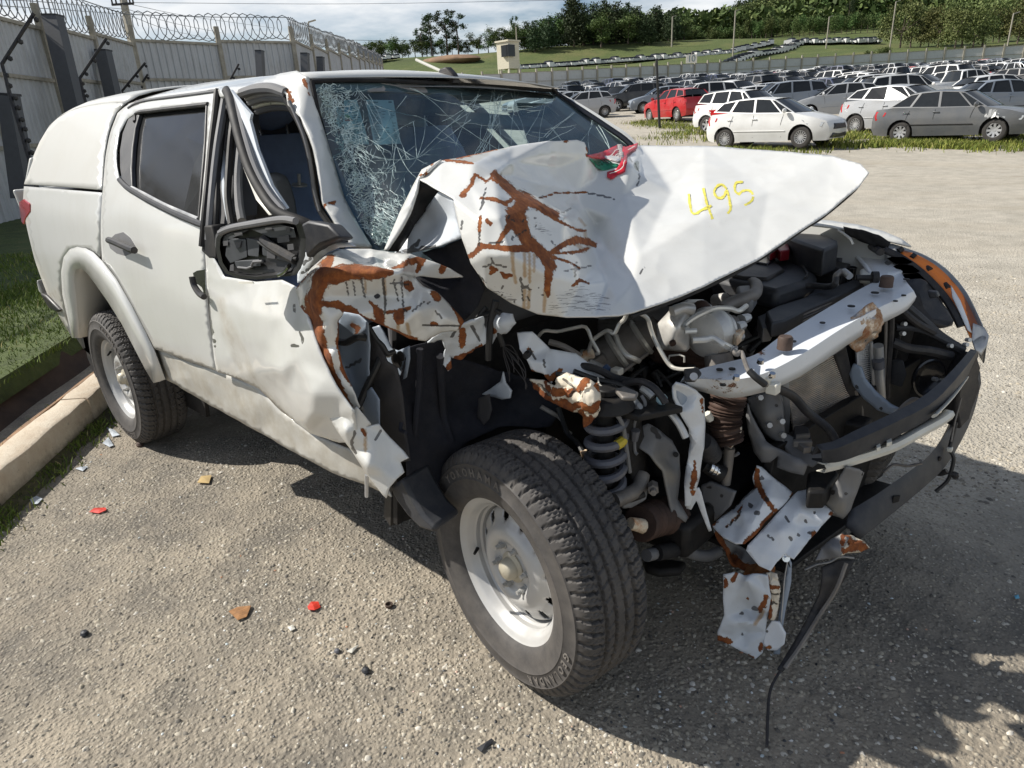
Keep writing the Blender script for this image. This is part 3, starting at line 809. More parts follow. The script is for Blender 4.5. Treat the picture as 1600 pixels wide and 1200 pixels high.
# tailgate, bumper, lamps
mb=MB();mb.slab([(-4.14,-.80,.72),(-4.14,.80,.72),(-4.19,.84,1.33),(-4.19,-.84,1.33)],(.03,0,0));mb.build("tailgate",M['dustpaint'],T,bevel=.012)
mb=MB();mb.slab([(-3.943,-.874,1.27),(-3.831,-.87,1.291),(-3.698,-.874,1.272),(-3.707,-.881,1.227),(-3.83,-.886,1.186),(-3.905,-.891,1.143),(-3.953,-.889,1.158)],(-.06,.05,0));o=mb.build("tail_lamp",M['red'],T,bevel=.006);mirror_y(o)
bl=[(-3.935,-.909,.821),(-3.927,-.906,.763),(-3.927,-.903,.723),(-3.983,-.905,.743)]
mb=MB();mb.slab(bl,(-.05,.12,0));mb.build("bumper_end_cap",M['dustpaint'],T,bevel=.01)
mb=MB();mb.slab([(-3.913,-.915,.743),(-3.802,-.915,.742),(-3.593,-.91,.681),(-3.681,-.907,.656),(-3.844,-.907,.656)],(-.05,1.7,0));mb.build("rear_bumper",M['black'],T,bevel=.01)
mb=MB();mb.box((-3.2,0,1.315),(1.85,1.5,.02));mb.box((-3.2,0,.78),(1.8,1.3,.05));mb.build("bed_floor",M['darkgrey'],T)
mb=MB();mb.slab([(-3.996,-.78,.409),(-3.818,-.78,.475),(-3.862,-.78,.297),(-3.798,-.78,.181),(-3.694,-.78,.331),(-3.711,-.78,.411),(-3.902,-.78,.354)],(0,.2,0));mb.build("mud_flap",M['black'],T)

# ---- rear door with cab side
door_holes=[[(214,177),(324,164),(321,230),(316,290),(311,347),(285,337),(255,323),(225,306),(203,294),(190,283),(187,262),(187,235),(191,208),(200,186)]]
RD=tsheet("rear_door",[(161,298,-2.525,-.829,1.368),(165,245,-2.641,-.748,1.506),(172,208,-2.706,-.684,1.606),(184,177,-2.713,-.628,1.69),(200,163,-2.623,-.606,1.723),(232,154,-2.387,-.598,1.734),(280,147,-2.056,-.6,1.731),(330,140,-1.758,-.602,1.729),(341,146,-1.68,-.614,1.711),(337,190,-1.604,-.678,1.615),(331,230,-1.555,-.732,1.531),(325,290,-1.48,-.805,1.41),(319,345,-1.436,-.862,1.302),(321,400,-1.437,-.882,1.186),(323,450,-1.458,-.893,1.074),(328,505,-1.482,-.9,.944),(336,562,-1.515,-.898,.798),(340,580,-1.522,-.895,.751),(318,572,-1.649,-.895,.744),(290,563,-1.827,-.894,.731),(262,552,-2.016,-.893,.724),(241,545,-2.175,-.892,.714),(229,522,-2.212,-.897,.776),(206,478,-2.3,-.9,.891),(182,436,-2.421,-.898,.997),(160,406,-2.567,-.894,1.068),(158,372,-2.533,-.884,1.168),(158,340,-2.499,-.872,1.258),(200,330,-2.162,-.862,1.3),(250,350,-1.81,-.874,1.271),(300,365,-1.525,-.876,1.255),(210,420,-2.161,-.894,1.069),(260,450,-1.82,-.902,1.031),(300,480,-1.602,-.904,.987),(240,500,-2.065,-.9,.864),(290,530,-1.756,-.899,.835)],28,'paint',res=7,smooth=6,thick=.003,holes=door_holes,
    marks=[('dirt',10,[(229,535),(262,552),(318,572)])])
LD=mirror_y(RD.obj)
mb=MB()
gp=[(-2.508,-.617,1.68),(-1.778,-.619,1.677),(-1.649,-.714,1.532),(-1.566,-.789,1.407),(-1.514,-.848,1.292),(-1.663,-.842,1.305),(-1.856,-.832,1.327),(-2.077,-.816,1.359),(-2.231,-.805,1.379),(-2.3,-.769,1.441),(-2.402,-.708,1.541),(-2.489,-.64,1.646)]
mb.slab(gp,(0,.004,0));o=mb.build("rear_door_window",M['darkglass'],T,smooth=0);mirror_y(o)
mb=MB();mb.slab([(-2.323,-.807,1.41),(-2.401,-.777,1.462),(-2.48,-.735,1.531),(-2.533,-.689,1.601),(-2.533,-.651,1.659),(-2.448,-.638,1.678),(-2.413,-.644,1.669),(-2.396,-.678,1.618),(-2.336,-.728,1.542),(-2.263,-.777,1.463),(-2.173,-.825,1.38),(-2.201,-.821,1.386)],(0,.02,0));o=mb.build("quarter_trim",M['darkgrey'],T,bevel=.004);mirror_y(o)
def bar(name,pts,r,mat,flat=1.0,n=8,k=4,parent=T):
    mb=MB();mb.tube(pts,r,n=n,k=k,flat=flat);return mb.build(name,M[mat],parent)
o=bar("belt_moulding",[(-2.345,-.806,1.415),(-2.236,-.821,1.39),(-2.117,-.831,1.372),(-1.96,-.843,1.349),(-1.779,-.854,1.326),(-1.604,-.864,1.306),(-1.468,-.87,1.293),(-1.426,-.871,1.289)],.012,'darkgrey');mirror_y(o)
o=bar("belt_moulding",[(-2.182,-.819,1.389),(-2.023,-.83,1.369),(-1.806,-.845,1.34),(-1.617,-.855,1.32),(-1.48,-.862,1.306)],.007,'steel');mirror_y(o)
o=bar("window_seal",[(-2.428,-.661,1.644),(-2.448,-.638,1.678),(-2.258,-.637,1.68),(-1.991,-.637,1.679),(-1.727,-.639,1.677)],.009,'black');mirror_y(o)
o=bar("window_seal",[(-1.732,-.64,1.673),(-1.608,-.732,1.532),(-1.526,-.806,1.41),(-1.476,-.862,1.3)],.006,'black');mirror_y(o)
o=bar("roof_gutter",[(-2.591,-.62,1.708),(-2.514,-.61,1.723),(-2.368,-.606,1.728),(-2.156,-.608,1.726),(-1.913,-.61,1.723),(-1.697,-.611,1.721)],.007,'darkgrey',flat=.5);mirror_y(o)
mb=MB();mb.slab([(-2.577,-.619,1.708),(-2.532,-.601,1.734),(-2.439,-.601,1.734),(-2.477,-.614,1.716)],(0,.02,0));mb.build("gutter_end",M['black'],T)
# handle: dished recess, grip
hr=[(-2.447,-.886,1.16),(-2.333,-.882,1.198),(-2.234,-.88,1.213),(-2.158,-.882,1.195),(-2.109,-.886,1.165),(-2.142,-.889,1.137),(-2.242,-.891,1.115),(-2.352,-.891,1.116),(-2.427,-.889,1.131)]
mb=MB();mb.slab(hr,(0,.004,0));o=mb.build("handle_recess",M['trim'],T);mirror_y(o)
h=bar("door_handle",[(-2.302,-.921,1.182),(-2.24,-.921,1.179),(-2.136,-.922,1.171),(-2.044,-.923,1.164),(-2.009,-.923,1.164)],.014,'black',flat=1.0);mirror_y(h)
hr=[(-1.569,-.892,1.112),(-1.515,-.891,1.129),(-1.449,-.889,1.14),(-1.474,-.897,1.043),(-1.515,-.897,1.047),(-1.556,-.896,1.07)]
mb=MB();mb.slab(hr,(0,.004,0));mb.build("handle_recess",M['blackshine'],T)
bar("door_handle",[(-1.495,-.92,1.116),(-1.489,-.922,1.086),(-1.454,-.924,1.063),(-1.416,-.925,1.055)],.011,'black')
# ---- sill
SILL=tsheet("sill",[(241,545,-2.218,-.879,.702),(290,563,-1.864,-.881,.72),(318,572,-1.684,-.882,.733),(340,580,-1.555,-.882,.74),(405,607,-1.224,-.883,.747),(440,643,-1.098,-.879,.692),(485,676,-.93,-.875,.661),(540,700,-.726,-.876,.669),(580,715,-.59,-.877,.68),(612,776,-.534,-.863,.565),(572,757,-.664,-.863,.559),(520,738,-.829,-.875,.55),(470,713,-1.015,-.881,.55),(400,672,-1.346,-.873,.55),(335,637,-1.694,-.873,.55),(262,594,-2.203,-.862,.55),(300,585,-1.808,-.889,.673),(400,640,-1.276,-.887,.656),(500,705,-.875,-.882,.614)],16,'dustpaint',res=7,smooth=4,thick=.004,marks=[('dirt',26,[(262,570),(340,610),(420,655),(500,705),(590,745)])],wrinkle=.006)
mirror_y(SILL.obj)
mb=MB();mb.box((-1.75,.05,.50),(2.1,1.5,.06));mb.build("cab_floor",M['chassis'],T)
for yy in (-.42,.42):
    mb=MB();mb.box((-2.25,yy*1.0,.44),(3.9,.09,.15));mb.build("chassis_rail",M['chassis'],T)
mb=MB();mb.cyl((-3,-.6,.37),(-3,.6,.37),.045);mb.sphere((-3,.05,.37),.14,14);mb.build("rear_axle",M['chassis'],T)

# ---- front door, its skin sprung outwards
fd_marks=[('crack',1.6,[(322,452),(327,500),(336,540)]),('crack',1.2,[(470,518),(474,535)]),('crack',2.0,[(457,540),(466,540)]),('crack',1.4,[(458,478),(459,488)]),
            ('dirt',7,[(345,470),(356,520),(380,575),(405,607)]),('dirt',5,[(360,500),(378,540),(398,590)]),('dirt',14,[(340,580),(405,610),(440,648)])]
FD=tsheet("front_door",[(321,400,-1.414,-.892,1.19),(322,368,-1.396,-.882,1.259),(332,400,-1.358,-.891,1.195),(350,432,-1.285,-.898,1.135),(400,440,-1.042,-.906,1.148),(440,437,-.866,-.913,1.176),(466,450,-.741,-.934,1.172),(474,478,-.685,-.958,1.135),(486,502,-.625,-.976,1.107),(500,546,-.585,-.986,1.04),(516,586,-.549,-.989,.979),(536,620,-.51,-.985,.926),(552,642,-.479,-.98,.893),(560,690,-.532,-.947,.777),(530,692,-.676,-.923,.72),(485,676,-.861,-.911,.694),(440,643,-1.047,-.902,.714),(405,607,-1.172,-.906,.767),(370,590,-1.334,-.906,.77),(340,580,-1.494,-.906,.76),(336,562,-1.487,-.908,.807),(328,505,-1.456,-.909,.951),(323,450,-1.433,-.903,1.079),(345,470,-1.328,-.907,1.049),(352,520,-1.332,-.914,.938),(372,560,-1.267,-.916,.858),(395,490,-1.034,-.94,1.057),(420,540,-.949,-.949,.973),(435,580,-.863,-.975,.917),(440,500,-.829,-.953,1.073),(466,560,-.704,-.988,.993),(450,620,-.887,-.949,.821),(487,615,-.632,-1.005,.912),(486,650,-.698,-.984,.821),(478,668,-.829,-.939,.732),(500,660,-.713,-.952,.786),(520,650,-.605,-.969,.841),(430,605,-1.003,-.929,.819),(410,580,-1.047,-.94,.867)],23,'paint',res=5,smooth=2,thick=.003,wrinkle=.005,wscale=5,marks=fd_marks,seed=2)
# the left front door, whole
fd2=MB()
fd2.slab([(-1.98+.55,.885,.60),(-.62,.885,.60),(-.62,.90,.95),(-.55,.875,1.24),(-1.45,.875,1.30),(-1.50,.90,1.0)],(0,-.02,0));fd2.build("left_front_door",M['paint'],T,bevel=.008)
mb=MB();mb.slab([(-.60,.83,1.24),(-1.42,.83,1.29),(-1.40,.68,1.64),(-1.10,.68,1.62)],(0,-.004,0));mb.build("left_front_window",M['windscreen'],T)

# ---- roof and pillars
rail=[(-2.623,-.606,1.723),(-2.387,-.598,1.734),(-2.056,-.6,1.731),(-1.758,-.602,1.729),(-1.697,-.603,1.727),(-1.413,-.599,1.732),(-1.245,-.596,1.737),(-1.158,-.595,1.738)]
rows=[]
for i,p in enumerate(rail):
    yr=abs(p[1]);k=i/(len(rail)-1);cr=.105-.085*k**1.5
    rows.append([(p[0]+(.10*(1-t*t) if i ==len(rail)-1 else .05*(1-t*t)*k),yr*t,p[2]-.026*(t+1)+cr*(1-abs(t)**2.2)) for t in np.linspace(-1,1,25)])
hd=(-1.073,-.6,1.717)
rows.append([(hd[0]+.11*(1-t*t),abs(hd[1])*t,hd[2]-.018*(t+1)+.010*(1-t*t)) for t in np.linspace(-1,1,25)])
ROOF=loft("roof",rows,'paint',sm=70)
PIL=tsheet("front_pillar",[(400,130,-1.399,-.608,1.726),(440,117,-1.239,-.599,1.739),(466,112,-1.141,-.596,1.74),(482,121,-1.076,-.602,1.719),(484,130,-1.074,-.602,1.703),(500,190,-1.027,-.615,1.591),(518,250,-.969,-.63,1.48),(536,310,-.912,-.645,1.369),(558,352,-.833,-.66,1.295),(580,388,-.76,-.67,1.234),(548,384,-.758,-.74,1.253),(522,348,-.836,-.735,1.313),(504,318,-.892,-.73,1.365),(497,260,-.927,-.705,1.467),(484,215,-.983,-.685,1.548),(470,185,-1.042,-.67,1.603),(452,165,-1.115,-.66,1.642),(448,148,-1.128,-.655,1.674),(430,140,-1.184,-.66,1.692),(400,140,-1.307,-.66,1.7),(372,147,-1.435,-.66,1.695),(345,152,-1.567,-.66,1.692),(341,139,-1.687,-.607,1.726),(478,160,-1.049,-.64,1.648),(500,235,-.945,-.68,1.511),(515,300,-.893,-.7,1.395),(530,330,-.84,-.71,1.343)],23,'paint',res=6,smooth=3,thick=.012,marks=[('rust',3.0,[(447,138),(455,150),(456,160)]),('rust',2.6,[(476,122),(481,138),(484,148)]),('rust',2.6,[(500,330),(508,324),(516,318),(524,318)]),('crack',1.2,[(381,124),(388,122)])],seed=3)
mb=MB()   # left pillar
mb.tube([(-1.10,.60,1.625),(-.85,.66,1.45),(-.62,.70,1.30),(-.43,.735,1.13)],.035,n=8,k=4);mb.build("left_front_pillar",M['paint'],T)
# door opening arch (grey trim bands under the roof rail)
for off,r,mt in ((0,.016,'trim'),(7,.008,'seatlight'),(12,.012,'trim'),(18,.007,'zinc'),(24,.012,'interior')):
    pts=[(-1.407,-.66,1.695),(-1.306,-.66,1.702),(-1.212,-.655,1.698),(-1.139,-.65,1.68)]
    pts=[(p[0],p[1]+.0018*off,p[2]-.0024*off) for p in pts]
    bar("door_opening_band",pts,r,mt)
bar("door_seal",[(-1.147,-.65,1.668),(-1.123,-.65,1.637),(-1.082,-.65,1.584),(-1.058,-.65,1.516),(-1.053,-.65,1.434),(-1.051,-.65,1.349),(-1.009,-.65,1.297),(-.942,-.65,1.248)],.012,'rubber')
bar("door_seal",[(-1.093,-.67,1.654),(-1.069,-.67,1.613),(-1.039,-.67,1.554),(-1.027,-.67,1.483),(-1.027,-.67,1.395),(-1.013,-.67,1.33)],.006,'trim')
# stacked seals and strips of the B pillar
for pts,r,mt in (([(-1.667,-.621,1.719),(-1.604,-.676,1.636),(-1.538,-.738,1.542),(-1.465,-.805,1.432),(-1.417,-.858,1.334),(-1.428,-.889,1.221)],.016,'rubber'),([(-1.61,-.622,1.698),(-1.556,-.68,1.613),(-1.509,-.733,1.531),(-1.452,-.793,1.431),(-1.4,-.847,1.334),(-1.402,-.874,1.242)],.018,'trim'),
                   ([(-1.574,-.631,1.671),(-1.558,-.67,1.613),(-1.505,-.723,1.53),(-1.444,-.784,1.43),(-1.382,-.837,1.333),(-1.374,-.863,1.249)],.012,'rubber'),([(-1.523,-.714,1.513),(-1.417,-.776,1.409),(-1.335,-.817,1.333),(-1.29,-.836,1.292)],.014,'primer'),
                   ([(-1.553,-.62,1.657),(-1.5,-.678,1.569),(-1.431,-.741,1.468),(-1.365,-.797,1.371),(-1.29,-.836,1.292)],.016,'rubber'),([(-1.436,-.685,1.527),(-1.374,-.745,1.428),(-1.31,-.788,1.351),(-1.265,-.81,1.305)],.018,'seatlight')):
    bar("pillar_strip",pts,r*.8,mt)
mb=MB();mb.slab([(-1.787,-.556,1.708),(-1.636,-.562,1.699),(-1.442,-.7,1.486),(-1.343,-.798,1.309),(-1.524,-.82,1.202),(-1.565,-.819,1.21),(-1.642,-.687,1.508)],(0,.08,0));mb.build("middle_pillar",M['interior'],T)
mb=MB();mb.slab([(-1.408,-.878,1.291),(-1.351,-.877,1.294),(-1.318,-.888,1.232),(-1.325,-.894,1.19),(-1.385,-.894,1.185),(-1.442,-.892,1.205)],(0,.05,0));mb.build("seal_end",M['rubber'],T,bevel=.006)
# window frame of the front door, torn loose and bowed outwards
fr=[(-1.438,-.7,1.709),(-1.341,-.74,1.684),(-1.231,-.79,1.624),(-1.137,-.83,1.55),(-1.051,-.86,1.476),(-.96,-.88,1.412),(-.871,-.89,1.364),(-.784,-.87,1.338),(-.743,-.84,1.312),(-.69,-.8,1.268)]
bar("window_frame",fr,.015,'rubber',n=10,flat=.6)
bar("window_frame",[(p[0]+.022,p[1]+.012,p[2]-.004) for p in fr[1:7]],.010,'trim')
mb=MB();mb.slab([(-1.361,-.72,1.704),(-1.206,-.77,1.658),(-1.115,-.79,1.622),(-1.13,-.79,1.605),(-1.056,-.82,1.523),(-.951,-.85,1.426),(-.867,-.86,1.367),(-.888,-.87,1.357),(-.984,-.86,1.409),(-1.067,-.84,1.474),(-1.158,-.81,1.558),(-1.255,-.77,1.624)],(-.01,.014,0));mb.build("window_frame_inner",M['primer'],T,smooth=0)
mb=MB();mb.slab([(-1.192,-.8,1.527),(-1.141,-.82,1.472),(-1.024,-.85,1.374),(-.963,-.86,1.345),(-.978,-.86,1.344),(-1.06,-.85,1.384),(-1.166,-.82,1.472)],(-.008,.012,0));mb.build("window_frame_inner",M['whiteplastic'],T,smooth=0)
mb=MB();mb.slab([(-.977,-.87,1.417),(-.939,-.87,1.358),(-.923,-.87,1.35),(-.897,-.87,1.351),(-.934,-.87,1.411)],(-.006,.012,0));mb.build("window_channel",M['primer'],T,smooth=0)
# ---- aerial
a0=(-1.02,-.075,1.717)
mb=MB();mb.slab([Vector(a0)+Vector(q) for q in ((-.075,-.022,-.012),(.03,-.02,-.012),(.03,.02,-.012),(-.075,.022,-.012))],(-.012,0,.0));mb.V=[];mb.F=[];mb.M=[]
prof=[(-.05,.0,.028),(-.03,.03,.026),(0,.034,.024),(.03,.012,.02),(.04,0,.016)]
V=[];F=[]
for x,h,w in prof:V +=[Vector(a0)+Vector((x,-w,-.02)),Vector(a0)+Vector((x,-w*.6,h)),Vector(a0)+Vector((x,w*.6,h)),Vector(a0)+Vector((x,w,-.02))]
for i in range(4):F +=[(i*4+j,i*4+j+1,i*4+5+j,i*4+4+j) for j in range(3)]
F +=[(0,1,2,3),(19,18,17,16)]
mb.add(V,F);AER=mb.build("aerial_base",M['black'],T,smooth=30,bevel=.004)
e1=(-1.17,-.094,1.787)
mb=MB();mb.cyl(Vector(a0)+Vector((-.03,0,.02)),e1,.0055,.005,8);mb.build("aerial_rod",M['whiteplastic'],AER)
# writing strip printed on the roof edge
# ---- windscreen: laminated glass, crazed and sagging on the right
WS=Sheet([(486,127,-1.068,-.6,1.708),(540,125,-1.03,-.501,1.709),(600,126,-1.005,-.372,1.705),(680,130,-1,-.159,1.697),(780,136,-1.04,.196,1.686),(862,142,-1.119,.6,1.674),(905,170,-.982,.615,1.595),(950,200,-.843,.63,1.514),(985,226,-.742,.645,1.446),(1030,280,-.61,.66,1.31),(1084,344,-.457,.68,1.152),(1015,385,-.32,.142,1.144),(930,415,-.3,-.189,1.142),(800,425,-.36,-.492,1.173),(690,412,-.52,-.608,1.201),(577,389,-.778,-.665,1.23),(556,352,-.847,-.655,1.294),(536,312,-.917,-.642,1.365),(518,252,-.973,-.628,1.476),(500,190,-1.032,-.612,1.591),(600,260,-.82,-.546,1.455),(700,260,-.74,-.361,1.441),(800,240,-.77,-.036,1.457),(900,250,-.72,.257,1.414),(640,340,-.66,-.594,1.319),(560,220,-.93,-.55,1.53)],20)
def sag(Q,X):
    for i,(a,b) in enumerate(Q):
        n=noise.noise(Vector((a/55.0,b/55.0,1.0)))*.012+abs(noise.noise(Vector((a/24.0,b/24.0,4.0))))*.006*max(0,1-(a-480)/260.0)
        X[i,0] -= n;X[i,2] -= n*.6
    return X
WS.build("windscreen",[M['windscreen']],T,res=7,smooth=6,thick=0.0,post=sag)
def shards():
    """crack lines in the laminated glass: a dense web low on the right, long radial runs further left"""
    rs=random.Random(12);V=[];F=[]
    def seg(p,q,w):
        a,b=on(WS,[p,q],.004);d=(b-a)
        if d.length<1e-5:return
        s=d.cross(CAM-a).normalized()*w;i=len(V);V.extend([a-s,a+s,b+s,b-s]);F.append((i,i+1,i+2,i+3))
    poly=np.array([(488,130),(858,145),(960,208),(1000,250),(900,300),(700,380),(592,385),(560,350),(520,252)],float)
    def walk(p,ang,L,w,wob=.35,step=9):
        n=int(L/step);pts=[p]
        for i in range(n):
            ang +=rs.uniform(-wob,wob);p=(p[0]+math.cos(ang)*step,p[1]+math.sin(ang)*step)
            if not inside(poly,np.array([p]))[0]:break
            seg(pts[-1],p,w*rs.uniform(.5,1.2));pts.append(p)
            if rs.random() <.10 and L>60:walk(p,ang+rs.choice((-1,1))*rs.uniform(.4,1.2),L*.4,w*.7,wob,step)
    foc=[(650,250),(600,330),(560,300),(655,330),(530,200),(620,365),(700,275)]
    for f in foc:
        for i in range(8):walk(f,rs.uniform(0,2*math.pi),rs.uniform(30,170),.0008,.16,11)
    for i in range(900):# the crushed band along the pillar and the bottom corner
        t=rs.random();x=492+t*95;y=130+t*255
        if rs.random() <.6:x +=abs(rs.gauss(0,26));y -= rs.gauss(0,10)
        else:x=rs.uniform(560,690);y=rs.gauss(348,26)
        p=(x,y)
        if inside(poly,np.array([p]))[0]:walk(p,rs.uniform(0,2*math.pi),rs.uniform(8,34),.0007,.9,5)
    for p,a,L in (((770,140),1.75,120),((800,145),1.5,110),((765,215),-1.2,90),((745,150),2.4,80),((700,135),.3,160),((890,178),2.2,70),((925,190),1.9,60),((930,200),1.2,60),((850,200),.9,60),
                    ((640,140),.5,200),((560,140),.9,220),((720,160),.15,130),((780,200),2.0,80),((770,160),1.1,90),((845,160),1.8,80),((900,200),2.6,60),((735,260),-1.1,120)):
        for k in range(2):walk((p[0]+rs.uniform(-6,6),p[1]+rs.uniform(-4,4)),a+rs.uniform(-.15,.15),L,.0008,.18,9)
    me_o=mesh_obj("crack_web",V,F,M['shard'],T);tag(me_o,kind="stuff")
    # crumbs of glass still hanging in the lower corner
    V2=[];F2=[]
    for i in range(520):
        t=rs.random()
        p=(494+t*92+abs(rs.gauss(0,9)),135+t*250) if rs.random() <.7 else (rs.uniform(585,640),rs.gauss(368,12))
        if not inside(poly,np.array([p]))[0]:continue
        c=on(WS,[p],.006)[0];r=rs.uniform(.002,.006);i0=len(V2)
        V2.extend([c+Vector((rs.uniform(-r,r),rs.uniform(-r,r),rs.uniform(-r,r))) for _ in range(4)]);F2.extend([(i0,i0+1,i0+2),(i0,i0+2,i0+3),(i0,i0+1,i0+3)])
    tag(mesh_obj("glass_crumbs",V2,F2,M['shard'],T),kind="stuff")
shards()
bar("screen_seal",[on(WS,[p],.003)[0] for p in ((487,128),(540,126),(600,127),(680,131),(780,137),(862,143))],.007,'rubber')
bar("screen_seal",[on(WS,[p],.003)[0] for p in ((487,128),(500,190),(518,252),(536,312),(556,352),(576,388))],.008,'rubber')
bar("screen_seal",[on(WS,[p],.003)[0] for p in ((862,143),(905,171),(950,201),(985,227),(1030,281))],.012,'blackshine')
bar("left_pillar_cover",[(-1.121,.62,1.661),(-.997,.635,1.601),(-.858,.65,1.524),(-.755,.665,1.458),(-.623,.68,1.323),(-.463,.7,1.159)],.016,'paint')
mb=MB();mb.slab([on(WS,[p],-.006)[0] for p in ((489,130),(600,128),(680,132),(860,144),(866,152),(780,150),(680,146),(600,141),(493,144))],(-.002,0,-.002));mb.build("tint_reflection_band",M['seatlight'],T,smooth=0)  # top tint strip; its pale grey paints a reflection in the glass
# ---- paper sheets stuck behind the glass
def paper(name,quad,rows_,bars,tint):
    S4=Sheet([q+tuple(on(WS,[q],-.012)[0]) for q in quad],4)
    o=S4.build(name,tint,T,res=14,smooth=0,thick=0.0)
    mb=MB();q=[np.array(a,float) for a in quad]
    def uv(a,b):return tuple((q[0]*(1-a)+q[1]*a)*(1-b)+(q[3]*(1-a)+q[2]*a)*b)
    def mark(a0,b0,a1,b1,m):
        P=on(S4,[uv(a0,b0),uv(a1,b0),uv(a1,b1),uv(a0,b1)],.0015);mb.m=m;mb.add(P,[(0,1,2,3)])
    for r in rows_:mark(*r,0)
    for b in bars:mark(*b[:4],b[4])
    mb.build("print",[M['ink'],M['labelgreen'],M['labelyellow'],M['labelorange'],M['labelred'],M['labelblue']],o,smooth=0)
M['paper'] =plain("paper",(.80,.88,.86),.8,var=.04);M['ink'] =plain("grey ink",(.17,.25,.27),.8,var=.2)
M['labelgreen'] =plain("label green",(.10,.36,.10),.7);M['labelyellow'] =plain("label yellow",(.55,.50,.12),.7);M['labelorange'] =plain("label orange",(.60,.22,.08),.7)
M['labelred'] =plain("label red",(.50,.09,.06),.7);M['labelblue'] =plain("label blue",(.14,.42,.58),.7)
rs_=random.Random(2)
rows_=[(.06,.03,.14,.10),(.20,.05,.42,.07),(.80,.04,.92,.07)]
for i in range(22):
    b=.16+i*.034
    rows_.append((.06,b,.06+rs_.uniform(.12,.4),b+.010))
    if rs_.random() <.6:rows_.append((.80,b,.80+rs_.uniform(.06,.15),b+.010))
    if rs_.random() <.4:rows_.append((.48,b,.48+rs_.uniform(.05,.2),b+.010))
paper("price_sheet",[(573,153),(616,154),(625,223),(583,223)],rows_,[],M['paper'])
rows_=[(.3,.04,.8,.06),(.2,.16,.7,.17)]+[(.05,.70+i*.04,rs_.uniform(.5,.9),.712+i*.04) for i in range(6)]+[(.5,.2+i*.05,rs_.uniform(.7,.95),.212+i*.05) for i in range(8)]
paper("efficiency_label",[(536,153),(559,153),(576,222),(536,222)],rows_,[(.04,.12,.5,.30,5),(.05,.345,.30,.365,1),(.05,.375,.36,.395,1),(.05,.405,.40,.425,2),(.05,.435,.45,.455,3),(.05,.465,.50,.485,4)],M['paper'])

# ---- cabin
def seat(name,x,y,mat):
    s=empty(name);s.parent=T
    mb=MB();mb.box((x+.05,y,.98),(.52,.50,.16));mb.build("cushion",M[mat],s,bevel=.05,seg=3)
    V=[];F=[]
    prof=[(.00,.24,.07),(.12,.26,.08),(.30,.25,.085),(.45,.22,.075),(.56,.17,.05)]
    for h,w,t in prof:
        xb=x-.22-h*.28
        for k in range(12):
            a=2*math.pi*k/12;V.append((xb+t*math.sin(a),y+w*math.copysign(abs(math.cos(a))**.5,math.cos(a)),1.0+h))
    n=len(prof)
    for i in range(n-1):F +=[(i*12+k,i*12+(k+1) % 12,i*12+12+(k+1) % 12,i*12+12+k) for k in range(12)]
    F +=[tuple(range(12)),tuple(range((n-1)*12+11,(n-1)*12-1,-1))]
    mesh_obj("backrest",V,F,M[mat],s,smooth=70)
    mb=MB();mb.sphere((x-.43,y,1.67),.13,14,(.42,1.0,.72));mb.build("headrest",M[mat],s)
    mb=MB();mb.cyl((x-.40,y-.06,1.53),(x-.42,y-.06,1.62),.007);mb.cyl((x-.40,y+.06,1.53),(x-.42,y+.06,1.62),.007);mb.build("headrest_posts",M['chrome'],s)
seat("passenger_seat",-1.38,-.36,'seat');seat("driver_seat",-1.38,.38,'seat')
mb=MB();mb.box((-2.12,0,.98),(.5,1.30,.16));mb.slab([(-2.3,-.65,1.0),(-2.3,.65,1.0),(-2.46,.62,1.55),(-2.46,-.62,1.55)],(.13,0,.02));mb.build("rear_bench",M['seat'],T,bevel=.04,seg=3)
mb=MB();mb.slab([(-.62,-.70,.62),(-.62,.70,.62),(-.60,.70,1.14),(-.60,-.70,1.14)],(-.10,0,0));mb.slab([(-.48,-.66,1.13),(-.44,.68,1.13),(-.95,.68,1.19),(-.98,-.66,1.19)],(0,0,-.16));mb.build("dashboard",M['interior'],T,bevel=.03)
mb=MB();mb.slab([(-2.52,-.66,.6),(-2.52,.66,.6),(-2.54,.62,1.66),(-2.54,-.62,1.66)],(-.03,0,0));mb.build("cab_back_wall",M['trim'],T)
rowsi=[[(p[0],p[1]*.97,p[2]-.03) for p in r] for r in rows]
loft("headlining",rowsi,'headliner',thick=.0)
mb=MB();mb.slab([on(WS,[p],-.10)[0] for p in ((505,132),(690,134),(690,158),(512,156))],(-.02,0,-.02));mb.build("sun_visor",M['headliner'],T,bevel=.006)
mb=MB();mb.slab([on(WS,[p],-.10)[0] for p in ((720,138),(860,150),(880,165),(724,160))],(-.02,0,-.02));mb.build("sun_visor",M['headliner'],T,bevel=.006)
mb=MB();mb.box(on(WS,[(688,150)],-.05)[0],(.04,.22,.06));mb.build("rear_view_mirror",M['black'],T,bevel=.012)
sw=on(WS,[(905,196)],-.20)[0];sn=(on(WS,[(905,196)],.1)[0]-sw).normalized();mb=MB()
xa=sn.orthogonal().normalized();ya=sn.cross(xa)
mb.tube([sw+(xa*math.cos(a)+ya*math.sin(a))*.135 for a in np.linspace(0,2*math.pi,25)[:-1]],.015,n=8,k=1,closed=True)
for a in (0.3,2.3,4.2):mb.tube([sw,sw+(xa*math.cos(a)+ya*math.sin(a))*.13],.013,n=6,k=1)
mb.sphere(sw,.045,12);mb.build("steering_wheel",M['interior'],T)
mb=MB();mb.slab([(-1.601,-.62,1.394),(-1.534,-.62,1.423),(-1.453,-.62,1.432),(-1.4,-.62,1.424),(-1.376,-.62,1.39),(-1.362,-.62,1.329),(-1.367,-.62,1.262),(-1.648,-.62,1.246)],(-.05,.10,0));mb.build("seat_side",M['seatlight'],T,bevel=.02)
